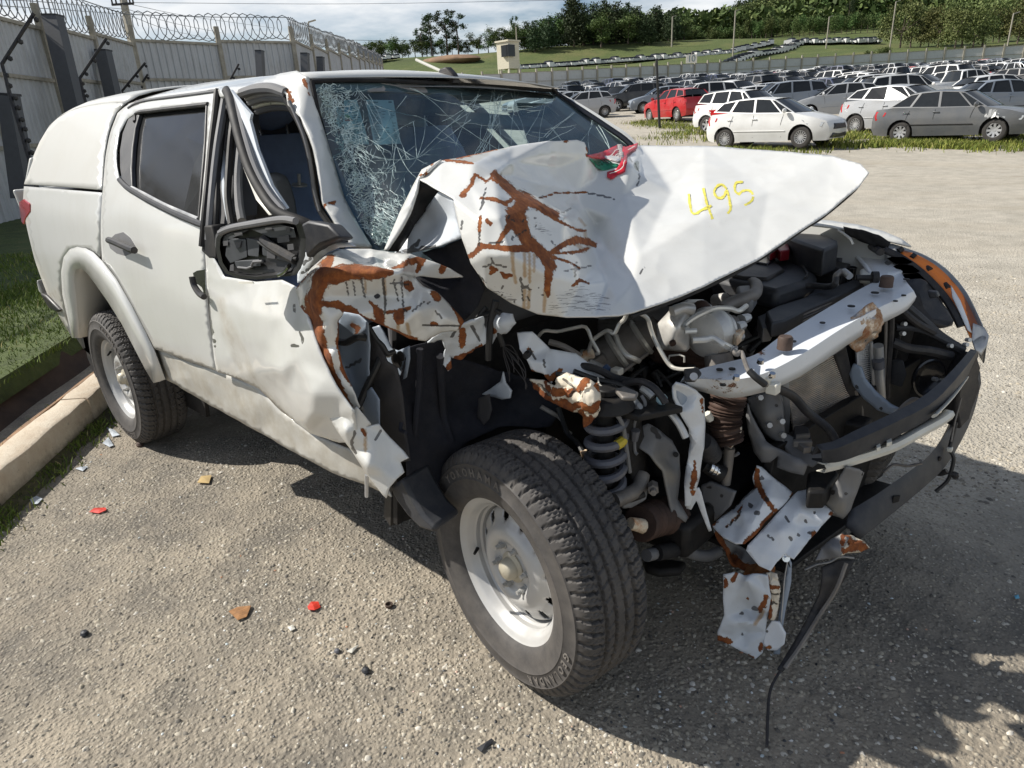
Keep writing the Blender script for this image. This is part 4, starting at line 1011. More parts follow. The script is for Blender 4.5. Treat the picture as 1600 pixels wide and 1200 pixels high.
mb=MB();mb.cyl((-1.544,-.42,1.414),(-1.552,-.42,1.376),.007);mb.cyl((-1.552,-.42,1.376),(-1.553,-.42,1.371),.03,n=14);mb.build("gear_knob",M['zinc'],T)

# ---- door mirror without its glass
MR=empty("door_mirror");MR.parent=T
hs=[(-.915,-1.06,1.285),(-.897,-1.06,1.314),(-.856,-1.06,1.337),(-.791,-1.06,1.35),(-.654,-1.06,1.369),(-.527,-1.06,1.385),(-.465,-1.06,1.387),(-.441,-1.06,1.377),(-.434,-1.06,1.347),(-.449,-1.06,1.307),(-.479,-1.06,1.275),(-.507,-1.06,1.257),(-.609,-1.06,1.239),(-.712,-1.06,1.223),(-.821,-1.06,1.215),(-.887,-1.06,1.22),(-.915,-1.06,1.244)]
mb=MB();back=[Vector(p)*.55+Vector((-.666,-1.06,1.3))*.45+Vector((-.13,.05,0)) for p in hs]
V=[Vector(p) for p in hs]+[Vector(p)+Vector((-.06,.025,0)) for p in hs]+back;n=len(hs)
F=[(k*n+i,k*n+(i+1) % n,(k+1)*n+(i+1) % n,(k+1)*n+i) for k in range(2) for i in range(n)]+[tuple(range(2*n,3*n))]
mb.add(V,F)
inn=[Vector(p)*.90+Vector((-.659,-1.06,1.3))*.10 for p in hs];dp=[p+Vector((-.035,.015,0)) for p in inn]
V=[Vector(p) for p in hs]+inn+dp;F=[(k*n+i,(k+1)*n+i,(k+1)*n+(i+1) % n,k*n+(i+1) % n) for k in range(2) for i in range(n)]+[tuple(range(3*n-1,2*n-1,-1))]
mb.add(V,F);mb.build("housing",M['mirrorblack'],MR,smooth=45)
inner=MB();ctr=Vector((-.666,-1.06,1.3));off=Vector((-.024,.0,0))
def mpt(u,v):# point on the mirror back plate
    return None
plate=[([(-.873,-1.05,1.297),(-.846,-1.05,1.323),(-.782,-1.05,1.337),(-.688,-1.05,1.349)]),([(-.695,-1.05,1.349),(-.539,-1.05,1.37),(-.478,-1.05,1.365),(-.474,-1.05,1.343),(-.593,-1.05,1.334)]),([(-.718,-1.05,1.325),(-.653,-1.05,1.324),(-.676,-1.05,1.281),(-.73,-1.05,1.279)]),([(-.827,-1.05,1.317),(-.726,-1.05,1.321),(-.738,-1.05,1.275),(-.842,-1.05,1.249),(-.864,-1.05,1.267)]),([(-.64,-1.05,1.325),(-.573,-1.05,1.306),(-.501,-1.05,1.294),(-.511,-1.05,1.282),(-.648,-1.05,1.287)]),([(-.816,-1.05,1.258),(-.671,-1.05,1.275),(-.671,-1.05,1.259),(-.81,-1.05,1.239)])]
for pl in plate:inner.slab([Vector(p)+off for p in pl],(.012,-.004,0))
inner.build("back_plate",M['mirrorback'],MR,smooth=0,bevel=.002)
sock=MB()
for a in ([(-.784,-1.05,1.333),(-.74,-1.05,1.338),(-.736,-1.05,1.33),(-.78,-1.05,1.326)]),([(-.612,-1.05,1.357),(-.58,-1.05,1.36),(-.58,-1.05,1.353),(-.612,-1.05,1.35)]),([(-.514,-1.05,1.366),(-.494,-1.05,1.367),(-.497,-1.05,1.357),(-.515,-1.05,1.354)]),([(-.561,-1.05,1.34),(-.506,-1.05,1.348),(-.508,-1.05,1.333),(-.563,-1.05,1.326)]),([(-.856,-1.05,1.308),(-.83,-1.05,1.31),(-.835,-1.05,1.298),(-.863,-1.05,1.295)]),([(-.786,-1.05,1.31),(-.752,-1.05,1.316),(-.767,-1.05,1.299),(-.79,-1.05,1.294)]),([(-.844,-1.05,1.245),(-.824,-1.05,1.249),(-.831,-1.05,1.231),(-.855,-1.05,1.229)]),([(-.623,-1.05,1.302),(-.583,-1.05,1.302),(-.592,-1.05,1.286),(-.63,-1.05,1.284)]),([(-.519,-1.05,1.325),(-.493,-1.05,1.329),(-.494,-1.05,1.316),(-.521,-1.05,1.312)]):
    sock.slab([Vector(p)+Vector((-.010,-.006,0)) for p in a],(.003,-.001,0))
sock.build("socket",M['interior'],MR,smooth=0)
bar("clip",[(-.721,-1.06,1.259),(-.707,-1.06,1.269),(-.659,-1.06,1.275)],.003,'trim',k=1,parent=MR);bar("clip",[(-.801,-1.06,1.245),(-.75,-1.06,1.248),(-.719,-1.06,1.256)],.003,'trim',k=1,parent=MR)
bar("motor_arm",[(-.642,-1.055,1.329),(-.609,-1.055,1.316),(-.553,-1.055,1.302),(-.504,-1.055,1.292)],.012,'black',parent=MR);bar("motor_lead",[(-.66,-1.06,1.322),(-.603,-1.06,1.305),(-.54,-1.06,1.295),(-.488,-1.06,1.297)],.004,'wire',parent=MR)
bar("bright_edge",[(-.586,-1.06,1.251),(-.558,-1.06,1.26),(-.53,-1.06,1.276)],.008,'chrome',flat=.6,parent=MR)
bar("hood_rim",[(-.832,-1.075,1.334),(-.759,-1.075,1.351),(-.625,-1.075,1.37),(-.499,-1.075,1.386),(-.439,-1.075,1.386)],.008,'trim',parent=MR)
mb=MB();mb.slab([(-.679,-.93,1.346),(-.644,-.93,1.357),(-.551,-.93,1.353),(-.503,-.93,1.323),(-.602,-.93,1.296),(-.681,-.93,1.257),(-.682,-.93,1.296)],(-.01,.05,-.01));mb.build("mirror_foot",M['darkgrey'],MR,bevel=.008)
mb=MB();mb.slab([(-1.023,-.97,1.163),(-.931,-.97,1.174),(-.925,-.97,1.169),(-1.017,-.97,1.158)],(0,.003,0));mb.build("paper_scrap",M['whiteplastic'],T)
BRK=tsheet("hinge_bracket",[(474,410,-.752,-.9,1.234),(476,396,-.737,-.9,1.26),(503,379,-.641,-.9,1.296),(524,378,-.577,-.9,1.303),(546,379,-.514,-.9,1.306),(556,385,-.488,-.9,1.299),(530,387,-.563,-.9,1.29),(514,394,-.614,-.9,1.274),(505,400,-.645,-.9,1.261),(492,416,-.695,-.9,1.23),(474,440,-.769,-.9,1.179),(466,442,-.799,-.9,1.172),(466,428,-.79,-.9,1.198),(500,392,-.631,-.915,1.278),(486,412,-.695,-.91,1.238)],13,'primer',res=5,smooth=1,thick=.004,marks=[('crack',1.4,[(474,412),(486,404)]),('crack',1.4,[(474,426),(492,416)]),('crack',1.6,[(503,387),(504,388)])],wrinkle=.002)

# ================================================================ crushed front end
# ---- hood: torn off its hinges, folded up, its right side beaten down
hood_pts=[(690,251,-.492,-.6,1.475),(735,243,-.5,-.487,1.48),(800,230,-.515,-.303,1.491),(860,221,-.52,-.123,1.497),(900,219,-.525,.012,1.494),(912,223,-.523,.05,1.484),(918,236,-.515,.06,1.457),(916,243,-.513,.05,1.443),(940,240,-.576,.22,1.438),(975,232,-.673,.5,1.439),(1000,228,-.718,.68,1.439),(1100,229,-.433,.69,1.432),(1200,235,-.177,.69,1.415),(1300,244,.06,.66,1.396),(1345,256,.167,.62,1.374),(1358,270,.211,.57,1.351),(1342,292,.205,.51,1.314),(1292,334,.173,.35,1.25),(1262,353,.153,.26,1.225),(1180,408,.102,.03,1.155),(1100,448,.063,-.19,1.121),(1040,472,.031,-.33,1.105),(990,489,.007,-.44,1.098),(967,494,-.01,-.48,1.097),(930,496,-.053,-.52,1.097),(880,496,-.107,-.58,1.103),(840,491,-.147,-.63,1.117),(800,474,-.203,-.66,1.143),(762,450,-.245,-.7,1.185),(736,412,-.271,-.725,1.247),(722,372,-.296,-.725,1.306),(709,312,-.343,-.7,1.392),(684,297,-.423,-.68,1.41),(655,280,-.518,-.66,1.433),(660,268,-.538,-.63,1.45),(740,258,-.386,-.585,1.463),(734,292,-.347,-.64,1.416),(772,275,-.34,-.56,1.435),(800,300,-.289,-.55,1.396),(845,325,-.238,-.5,1.352),(880,340,-.231,-.42,1.318),(925,384,-.303,-.2,1.203),(985,262,-.46,.23,1.391),(1000,275,-.447,.27,1.36),(975,306,-.403,.11,1.311),(952,340,-.363,-.03,1.26),(950,392,-.259,-.18,1.188),(934,410,-.238,-.26,1.17),(950,440,-.13,-.36,1.146),(964,470,-.037,-.45,1.126),(1000,400,-.134,-.2,1.188),(990,440,-.075,-.32,1.145),(870,240,-.514,-.1,1.459),(800,252,-.445,-.38,1.457),(870,262,-.533,-.08,1.415),(800,275,-.429,-.4,1.419),(850,292,-.442,-.25,1.375),(930,280,-.515,.1,1.363),(905,320,-.452,-.07,1.301),(900,300,-.495,-.03,1.335),(930,352,-.418,-.03,1.233),(880,322,-.362,-.26,1.323),(780,340,-.191,-.7,1.357),(750,345,-.235,-.72,1.35),(800,400,-.142,-.715,1.275),(855,430,-.102,-.64,1.221),(880,392,-.168,-.5,1.249),(905,445,-.118,-.5,1.167),(840,370,-.177,-.585,1.297),(760,400,-.206,-.735,1.273),(1100,340,-.102,.1,1.257),(1200,300,-.03,.38,1.305),(1050,300,-.335,.3,1.305)]
hood_marks=[
 ('rust',5,[(772,274,6),(800,302,9),(820,312,9),(845,325,6),(868,336,5)]),
 ('rust',9,[(800,330,5),(815,318,10),(803,335,13),(812,352,12),(822,372,9),(838,388,8),(850,400,9),(858,418,9),(855,440,6),(856,460,3)]),
 ('rust',3,[(790,345,2),(803,336,6),(775,388,2),(800,390,4),(840,388,7)]),
 ('rust',4,[(752,384,5),(770,386,3),(790,388,4),(815,390,4)]),('rust',3,[(750,388,4),(742,396,4),(722,405,3)]),('rust',4,[(720,404,4),(734,402,2)]),
 ('rust',5,[(858,398,4),(880,382,4),(900,374,6),(918,378,5),(930,385,3)]),('rust',2,[(862,402),(890,410),(905,420)]),('rust',2,[(870,396),(900,394),(918,388)]),
 ('rust',4,[(769,418,4),(778,420,2),(768,426,3)]),('rust',4,[(784,424,2),(790,430,4),(800,428,2)]),('rust',4,[(735,422,4),(742,428,3)]),('rust',2,[(756,444,3),(752,440,2)]),
 ('rust',3,[(741,276,2),(737,290,2.5),(730,300,3),(720,308,2.5),(728,308,3)]),('rust',1.6,[(742,275),(760,287),(768,280),(772,273)]),('rust',1.6,[(742,275),(736,288)]),('rust',2,[(776,288),(770,284)]),
 ('rust',2.2,[(752,312,2),(770,314,2),(790,320,3),(800,312,3)]),('rust',3,[(762,345,3),(767,350,3)]),('rust',2.2,[(752,340),(751,355),(751,362)]),
 ('rust',1.6,[(694,250,1.5),(720,254,3),(738,257,2)]),('rust',1.5,[(715,247,1.5),(740,240,2.6),(775,234,1.5)]),
 ('rust',3,[(893,446,2),(905,438,3),(918,444,2)]),('rust',3,[(838,331,1.5),(845,331,1),(880,350,2),(900,358,2),(912,360,1.4)]),('rust',1.2,[(842,311),(865,303),(885,301),(916,302)]),
 ('rust',2,[(916,232),(920,238),(916,243)]),('rust',1.4,[(880,221),(886,221)]),
 ('crack',1.1,[(916,303),(940,308),(960,313)]),('crack',1.1,[(842,311),(850,306)]),('crack',1.2,[(983,250),(990,258),(998,273),(998,282),(994,292)]),('crack',1.3,[(877,334),(890,327)]),
 ('crack',1.3,[(751,362),(750,385)]),('crack',1.1,[(724,345),(722,358)]),('crack',1.1,[(760,298),(752,330),(758,318)]),('crack',1.3,[(868,385),(862,376)]),('crack',1.2,[(900,410),(897,432)]),('crack',1.2,[(880,424),(905,420),(922,416)]),
 ('crack',1.4,[(755,417),(770,411),(792,416)]),('crack',1.2,[(768,401),(772,412)]),('crack',1.3,[(812,434),(818,445),(830,452)]),('crack',1.1,[(814,432),(818,470)]),('crack',1.1,[(760,442),(748,430)]),('crack',1.1,[(790,378),(765,380)]),('crack',1.1,[(800,372),(820,360)]),
 ('crack',1.1,[(1000,430),(1008,420)]),('drip',3,[(800,392),(802,420),(806,440)]),('drip',3,[(818,394),(820,430)]),('drip',2.5,[(826,396),(828,440)]),('drip',2.5,[(834,398),(834,424)]),('drip',3,[(852,450),(850,486)]),('drip',3,[(820,452),(819,490)]),('drip',3,[(828,452),(826,480)]),('drip',3,[(912,362),(914,372)]),('drip',2.5,[(902,342),(912,352)]),
 ('drip',4,[(890,372),(910,392),(920,386)])]
rs_=random.Random(5)
hood_marks.append(('scrape',26,[(868,480,20),(900,468,30),(940,474,24)]));hood_marks.append(('scrape',9,[(838,352),(856,366)]));hood_marks.append(('scrape',10,[(770,455),(800,466)]))
for i in range(14):
    a=rs_.uniform(785,850);b=rs_.uniform(335,372) if i % 2 else rs_.uniform(440,470);hood_marks.append(('crack',1.1,[(a,b),(a+rs_.uniform(-4,4),b+rs_.uniform(1,6))]))
HOOD=Sheet(hood_pts,35)
HOOD.build("hood",[M['paint']],T,res=3.2,smooth=2,thick=.004,marks=hood_marks,wrinkle=.004,wscale=5.5,seed=5,sharp=75)
# curled rear corner: bright outer lip, dark hollow, pale underside
CURL=tsheet("hood_corner",[(690,250,-.486,-.605,1.477),(660,266,-.526,-.64,1.454),(648,288,-.539,-.66,1.42),(625,334,-.563,-.7,1.348),(601,391,-.589,-.745,1.255),(606,391,-.575,-.745,1.257),(628,358,-.543,-.715,1.31),(645,326,-.519,-.69,1.362),(652,300,-.512,-.675,1.403),(655,280,-.518,-.66,1.433),(668,270,-.5,-.645,1.448),(640,325,-.52,-.7,1.364)],11,'paint',res=4,smooth=2,thick=.006,marks=[('rust',1.5,[(655,278),(668,268),(677,256)])])
tsheet("hood_corner_hollow",[(655,281,-.524,-.655,1.431),(652,302,-.532,-.66,1.397),(645,327,-.539,-.675,1.357),(628,359,-.563,-.7,1.305),(605,392,-.592,-.735,1.252),(622,393,-.591,-.7,1.244),(650,352,-.601,-.62,1.304),(676,318,-.568,-.58,1.36),(690,298,-.467,-.63,1.402)],9,'chassis',res=7,smooth=2,thick=.003)
tsheet("hood_underside",[(686,298,-.442,-.66,1.406),(709,312,-.355,-.69,1.39),(715,345,-.347,-.69,1.34),(722,372,-.324,-.7,1.301),(690,383,-.428,-.68,1.272),(650,392,-.537,-.68,1.247),(630,398,-.596,-.68,1.232),(616,396,-.623,-.69,1.235),(640,362,-.601,-.645,1.29),(664,328,-.58,-.6,1.344),(680,350,-.541,-.6,1.308),(700,340,-.451,-.63,1.334),(660,375,-.555,-.64,1.269)],10,'primer',res=6,smooth=2,thick=.003,marks=[('crack',1.5,[(640,390),(655,378)]),('crack',1.3,[(622,396),(680,384)])],wrinkle=.004)
# frame stamped under the hood skin
hedge=[(1356,272),(1342,294),(1292,336),(1262,355),(1180,410),(1100,450),(1040,474),(992,491)]
mb=MB();P=on(HOOD,[(a-2,b-3) for a,b in hedge],0)
V=[p+Vector((-.0,0,-.004)) for p in P]+[p+Vector((-.10,0,-.035)) for p in P]+[p+Vector((-.14,0,-.03)) for p in P];n=len(P)
mb.add(V,[(k*n+i,k*n+i+1,(k+1)*n+i+1,(k+1)*n+i) for k in range(2) for i in range(n-1)]);mb.build("hood_frame",M['greypaint'],T)
bar("hood_edge_seal",[p+Vector((-.008,0,-.012)) for p in P],.006,'rubber');bar("hood_edge_rust",[p+Vector((-.02,0,-.016)) for p in on(HOOD,[(1215,378),(1180,402),(1150,418)],0)],.006,'rustpure')
# ---- yellow marker number
def strokes(name,S,lines,w,mat,parent,off=.0025,seed=1):
    rs=random.Random(seed);mb=MB()
    for ln in lines:
        pts=[]
        L=[Vector((a,b,0)) for a,b in ln]
        L=spline(L,5) if len(L) >2 else [L[0].lerp(L[1],i/6) for i in range(7)]
        for p in L:pts.append((p.x+rs.uniform(-.4,.4),p.y+rs.uniform(-.4,.4)))
        for i in range(len(pts)-1):
            a=Vector(pts[i]);b=Vector(pts[i+1]);d=(b-a);nrm=Vector((-d.y,d.x)).normalized()
            w0=w*rs.uniform(.75,1.15)
            q=[a+nrm*w0/2-d*.08,a-nrm*w0/2-d*.08,b-nrm*w0/2+d*.08,b+nrm*w0/2+d*.08]
            mb.add(on(S,[tuple(x) for x in q],off+.0001*(i % 3)),[(0,1,2,3)])
    return mb.build(name,mat,parent,smooth=0)
for nm,ln in (("digit_four",[[(1077,307),(1079,320),(1083,336),(1100,330),(1111,325)],[(1099,301),(1103,318),(1108,332),(1113,344)]]),
               ("digit_nine",[[(1136,300),(1128,294),(1119,299),(1116,307),(1122,314),(1131,311),(1136,302),(1139,316),(1140,328),(1136,336)]]),
               ("digit_five",[[(1163,288),(1151,291),(1149,302),(1154,307)],[(1154,307),(1163,301),(1174,302),(1175,312),(1169,319),(1162,323)]])):
    strokes(nm,HOOD,ln,3.7,M['marker'],T,seed=len(nm))
# ---- crumpled red and green wrapper glued to the hood
M['wrapred'] =plain("red wrapper",(.50,.02,.035),.35,var=.3,scale=30);M['wrapgreen'] =plain("green wrapper",(.02,.20,.11),.35,var=.5,scale=40);M['wrapdark'] =plain("wrapper leaf",(.01,.07,.03),.4);M['wrapfoil'] =plain("wrapper foil",(.62,.55,.50),.3,.4,var=.4,scale=60)
WR=empty("hood_sticker");WR.parent=T
def patch(name,poly,mat,lift,parent=WR):
    S2=Sheet([tuple(q)+tuple(on(HOOD,[q],lift)[0]) for q in poly],len(poly));return S2.build(name,[M[mat]],parent,res=4,smooth=1,thick=.0006,wrinkle=.004,wscale=20,seed=len(name)),S2
def zig(a):return a
patch("red_lobe",[(914,244),(930,240),(945,233),(962,228),(967,234),(966,245),(952,252),(934,249),(920,247)],'wrapred',.006)
patch("green_lobe",[(918,248),(934,250),(950,256),(965,258),(968,262),(950,267),(944,268),(930,262)],'wrapgreen',.005)
patch("foil_lobe",[(962,228),(970,226),(974,236),(972,254),(966,256),(952,252),(966,244)],'wrapfoil',.007)
patch("red_ribbon",[(972,232),(986,230),(997,227),(994,236),(980,246),(977,258),(976,272),(964,277),(956,283),(953,283),(948,280),(948,272),(962,268),(969,258)],'wrapred',.009)
for pl in ([(922,250),(934,255),(942,262)],[(930,250),(944,258)],[(938,251),(952,260),(958,262)],[(926,254),(938,262)],[(944,252),(956,259)]):strokes("leaf",HOOD,[pl],1.8,M['wrapdark'],WR,off=.010)
for pl in ([(954,248),(960,240),(968,238)],[(956,250),(964,246),(970,243)],[(952,276),(962,273),(972,266),(975,256)],[(980,240),(990,234)]):strokes("white_print",HOOD,[pl],1.3,M['whiteplastic'],WR,off=.013)

# ---- right front fender, crushed back against the door
fm=[('rust',9,[(482,498,8),(490,470,10),(500,440,11),(512,415,9),(519,403,4)]),('rust',8,[(500,440,12),(525,430,11),(552,424,9),(580,426,8),(600,427,5),(612,426,3)]),('rust',7,[(490,470,12),(498,510,9),(506,540,6),(520,580,4),(536,612,5),(546,632,6)]),
      ('rust',4,[(500,474,3),(525,477,6),(548,486,5),(572,500,4),(588,504,4)]),('rust',8,[(578,472,2),(586,480,3),(592,490,8),(594,500,8)]),('rust',8,[(622,492,9),(625,500,7)]),('rust',4,[(604,488,2),(640,482,3)]),
      ('rust',5,[(614,420,2),(638,410,5),(660,405,5),(664,402,5),(650,424,3)]),('rust',5,[(695,412,5),(690,422,4)]),('rust',6,[(678,460,6),(684,466,6)]),('rust',4,[(706,476,2),(714,490,4),(722,505,5),(720,515,4)]),('rust',4,[(638,445,6),(642,450,5)]),('rust',3,[(676,506,4)]+[(682,507,3)]),
      ('rust',4,[(474,480,3),(470,495,5),(478,506,5)]),('rust',1.4,[(460,450),(462,452),(472,444),(484,430)]),('crack',1.2,[(541,436),(544,460)]),('crack',1.0,[(553,436),(555,460)]),('crack',1.4,[(566,434),(572,468)]),('crack',1.8,[(598,434),(602,470),(601,490)]),('crack',1.2,[(627,430),(630,480),(636,490)]),('crack',1.2,[(615,436),(622,470)]),
      ('crack',1.3,[(610,443),(628,442),(640,446)]),('crack',1.3,[(680,486),(690,497)]),('crack',1.2,[(645,486),(662,472)]),('crack',1.2,[(660,508),(715,509)]),('crack',1.4,[(672,470),(668,476)]),('drip',3,[(622,506),(622,526)]),('drip',3,[(636,506),(640,524)]),('drip',3,[(600,436),(602,460)]),('drip',2,[(572,436),(572,455)]),
      ('dirt',3,[(590,462),(592,464)]),('rust',2,[(528,500,3),(527,530,3),(536,575,4),(548,600,4)]),('rust',3,[(596,510,3),(620,520,3),(650,530,3)])]
FEN=tsheet("front_fender",[(464,452,-.746,-.935,1.168),(478,434,-.688,-.935,1.206),(500,410,-.614,-.93,1.253),(515,396,-.612,-.9,1.271),(530,389,-.628,-.86,1.275),(580,390,-.586,-.79,1.265),(640,397,-.488,-.74,1.253),(685,411,-.423,-.7,1.229),(705,420,-.398,-.68,1.213),(724,432,-.375,-.66,1.191),(690,433,-.427,-.69,1.189),(660,431,-.457,-.73,1.197),(645,433,-.459,-.76,1.199),(660,447,-.423,-.76,1.18),(683,456,-.391,-.74,1.165),(702,474,-.371,-.72,1.133),(724,502,-.344,-.7,1.084),(714,516,-.349,-.72,1.064),(690,519,-.364,-.76,1.067),(665,533,-.383,-.8,1.05),(640,529,-.395,-.84,1.065),(612,516,-.411,-.88,1.095),(590,506,-.439,-.9,1.112),(560,491,-.472,-.93,1.138),(538,487,-.51,-.945,1.143),(527,500,-.523,-.96,1.123),(528,540,-.53,-.965,1.055),(536,575,-.53,-.96,.993),(556,616,-.512,-.945,.919),(563,636,-.516,-.935,.879),(551,643,-.549,-.94,.859),(535,620,-.564,-.955,.903),(515,586,-.585,-.97,.965),(500,546,-.604,-.975,1.034),(486,502,-.636,-.97,1.104),(470,490,-.72,-.95,1.107),(505,432,-.515,-.985,1.239),(545,424,-.448,-.955,1.252),(590,424,-.375,-.925,1.255),(628,426,-.356,-.87,1.243),(494,470,-.54,-1,1.178),(500,520,-.546,-1,1.096),(515,560,-.537,-.99,1.027),(535,600,-.529,-.97,.953),(570,405,-.562,-.83,1.249),(620,410,-.467,-.8,1.244),(560,462,-.507,-.9,1.174),(600,462,-.44,-.87,1.176),(640,466,-.39,-.83,1.168),(680,480,-.355,-.78,1.139),(600,482,-.403,-.9,1.156),(650,486,-.337,-.855,1.149),(545,440,-.486,-.935,1.219),(620,442,-.388,-.865,1.214),(516,500,-.514,-.985,1.13),(516,460,-.538,-.96,1.186),(700,500,-.34,-.755,1.102),(670,520,-.366,-.8,1.075),(625,508,-.367,-.885,1.116)],36,'paint',res=3.2,smooth=3,thick=.004,marks=fm,wrinkle=.007,wscale=8,seed=8,sharp=80)
mb=MB();c_=on(FEN,[(591,463)],.003)[0];mb.cyl(c_,c_+Vector((.0,-.006,.002)),.010,.009,12);mb.build("plug",M['darkgrey'],T)
# flap torn from the fender's tail, bent round the wheel opening
fl_m=[('drip',3,[(570,672),(572,705)]),('rust',2.5,[(566,672,3),(571,680,2)]),('crack',1.2,[(594,674),(586,688)]),('crack',2.2,[(555,674),(550,688),(552,700),(557,708)])]
tsheet("fender_flap",[(516,654,-.628,-.965,.826),(536,650,-.559,-.965,.852),(558,635,-.507,-.95,.888),(580,662,-.499,-.92,.829),(570,667,-.508,-.935,.823),(592,662,-.493,-.9,.824),(604,678,-.485,-.885,.789),(630,704,-.439,-.87,.747),(638,716,-.42,-.87,.73),(626,722,-.444,-.88,.715),(632,738,-.432,-.88,.687),(620,748,-.435,-.905,.677),(608,762,-.447,-.925,.654),(604,778,-.466,-.925,.615),(598,772,-.475,-.93,.627),(575,742,-.511,-.945,.681),(552,706,-.552,-.955,.743),(530,676,-.592,-.965,.793),(552,672,-.518,-.965,.822),(580,700,-.484,-.94,.769),(600,740,-.455,-.93,.697),(610,720,-.462,-.9,.721),(540,672,-.522,-.985,.828),(575,728,-.472,-.965,.73)],18,'paint',res=4,smooth=2,thick=.006,marks=fl_m,wrinkle=.002,seed=9)
bar("hanging_bolt",[(-.591,-.9,.633),(-.608,-.9,.555)],.006,'steel',k=1)
mb=MB();pts=[(-.577,-.84,.569),(-.547,-.84,.592),(-.505,-.84,.624),(-.472,-.84,.577),(-.428,-.84,.531),(-.38,-.84,.512),(-.384,-.84,.49),(-.451,-.84,.479),(-.506,-.84,.5),(-.552,-.84,.534)];mb.slab(pts,(0,.10,.01));mb.build("arch_spat",M['darkgrey'],T,bevel=.015)

# ---- wheel house: pale inner panels, felt and plastic liners
tsheet("hinge_pillar",[(528,487,-.681,-.86,1.097),(560,491,-.581,-.86,1.105),(575,505,-.541,-.86,1.087),(578,540,-.546,-.86,1.024),(574,575,-.573,-.86,.954),(576,610,-.582,-.86,.886),(580,640,-.583,-.86,.827),(562,640,-.643,-.86,.812),(545,600,-.68,-.86,.882),(530,560,-.711,-.86,.954),(526,520,-.704,-.86,1.032),(555,530,-.645,-.84,1.018),(550,580,-.702,-.83,.908),(565,610,-.642,-.845,.867)],11,'bluegrey',res=5,smooth=2,thick=.004,wrinkle=.006,marks=[('rust',4,[(552,509),(560,513),(556,520)]),('crack',1.2,[(540,575),(565,562)])],seed=3)
tsheet("hinge_pillar_foot",[(562,622,-.618,-.87,.857),(580,605,-.552,-.87,.906),(592,625,-.523,-.87,.875),(592,660,-.538,-.87,.804),(596,700,-.543,-.87,.723),(580,695,-.593,-.87,.718),(572,665,-.605,-.87,.775)],7,'bluegrey',res=5,smooth=1,thick=.004,wrinkle=.003)
tsheet("felt_strip",[(562,502,-.642,-.82,1.066),(575,508,-.603,-.82,1.061),(592,535,-.562,-.82,1.019),(605,565,-.534,-.82,.969),(620,575,-.521,-.8,.947),(630,620,-.508,-.8,.865),(634,680,-.518,-.8,.743),(640,720,-.486,-.82,.68),(628,722,-.524,-.82,.663),(604,690,-.588,-.82,.71),(592,650,-.61,-.82,.786),(580,600,-.627,-.82,.882),(574,560,-.629,-.82,.959),(570,525,-.626,-.82,1.026),(605,620,-.556,-.82,.86)],14,'felt',res=6,smooth=2,thick=.006,wrinkle=.006)
tsheet("apron_panel",[(580,512,-.68,-.76,1.026),(592,508,-.639,-.76,1.04),(600,520,-.619,-.76,1.021),(612,545,-.591,-.76,.978),(622,548,-.562,-.76,.978),(640,540,-.506,-.76,1.004),(640,560,-.512,-.76,.965),(634,590,-.541,-.76,.902),(622,598,-.58,-.76,.877),(612,585,-.607,-.76,.897),(604,560,-.622,-.76,.943),(594,535,-.644,-.76,.988)],12,'bluegrey',res=5,smooth=2,thick=.004,wrinkle=.004,seed=4)
for c_,r_ in (((-.566,-.765,.95),.022),((-.543,-.765,.968),.015)):
    mb=MB();mb.cyl(c_,Vector(c_)+Vector((0,-.004,0)),r_,n=14);mb.build("panel_hole",M['chassis'],T)
LINER=tsheet("wheel_liner",[(622,600,-.567,-.77,.88),(640,545,-.507,-.76,.994),(668,535,-.502,-.7,.998),(690,530,-.488,-.66,.999),(720,560,-.527,-.56,.905),(780,580,-.468,-.46,.846),(850,600,-.32,-.42,.825),(872,640,-.268,-.42,.754),(860,668,-.301,-.42,.686),(780,668,-.422,-.52,.69),(730,690,-.484,-.6,.654),(700,720,-.512,-.66,.604),(692,760,-.499,-.7,.537),(680,800,-.498,-.74,.467),(650,790,-.509,-.8,.514),(634,740,-.512,-.82,.63),(634,690,-.521,-.8,.722),(630,640,-.529,-.79,.817),(690,600,-.531,-.64,.846),(720,640,-.524,-.58,.744),(660,640,-.533,-.72,.791),(670,700,-.522,-.72,.669),(780,620,-.475,-.46,.758),(652,760,-.505,-.79,.576)],18,'liner',res=7,smooth=3,thick=.004,wrinkle=.02,wscale=7,seed=6)
for pl,r in (([(-.464,-.69,.962),(-.507,-.66,.858),(-.522,-.65,.748),(-.497,-.65,.67)],.012),([(-.488,-.74,.992),(-.508,-.74,.884),(-.526,-.75,.783),(-.537,-.76,.68)],.010),([(-.503,-.82,.795),(-.497,-.83,.777),(-.474,-.83,.776)],.006)):bar("liner_fold",pl,r,'liner')
tsheet("black_apron",[(640,430,-.551,-.7,1.183),(660,447,-.499,-.7,1.159),(690,460,-.446,-.68,1.138),(706,478,-.431,-.66,1.104),(724,502,-.412,-.64,1.059),(732,498,-.435,-.6,1.053),(748,478,-.41,-.58,1.089),(756,455,-.386,-.58,1.134),(742,425,-.394,-.6,1.19),(728,402,-.404,-.62,1.232),(722,374,-.391,-.64,1.283),(690,385,-.499,-.62,1.253),(660,395,-.535,-.66,1.239),(680,410,-.508,-.64,1.212),(700,425,-.482,-.62,1.184),(722,436,-.448,-.6,1.164),(690,440,-.489,-.64,1.16),(720,470,-.438,-.62,1.108)],16,'liner',res=6,smooth=2,thick=.004,wrinkle=.014,seed=7)
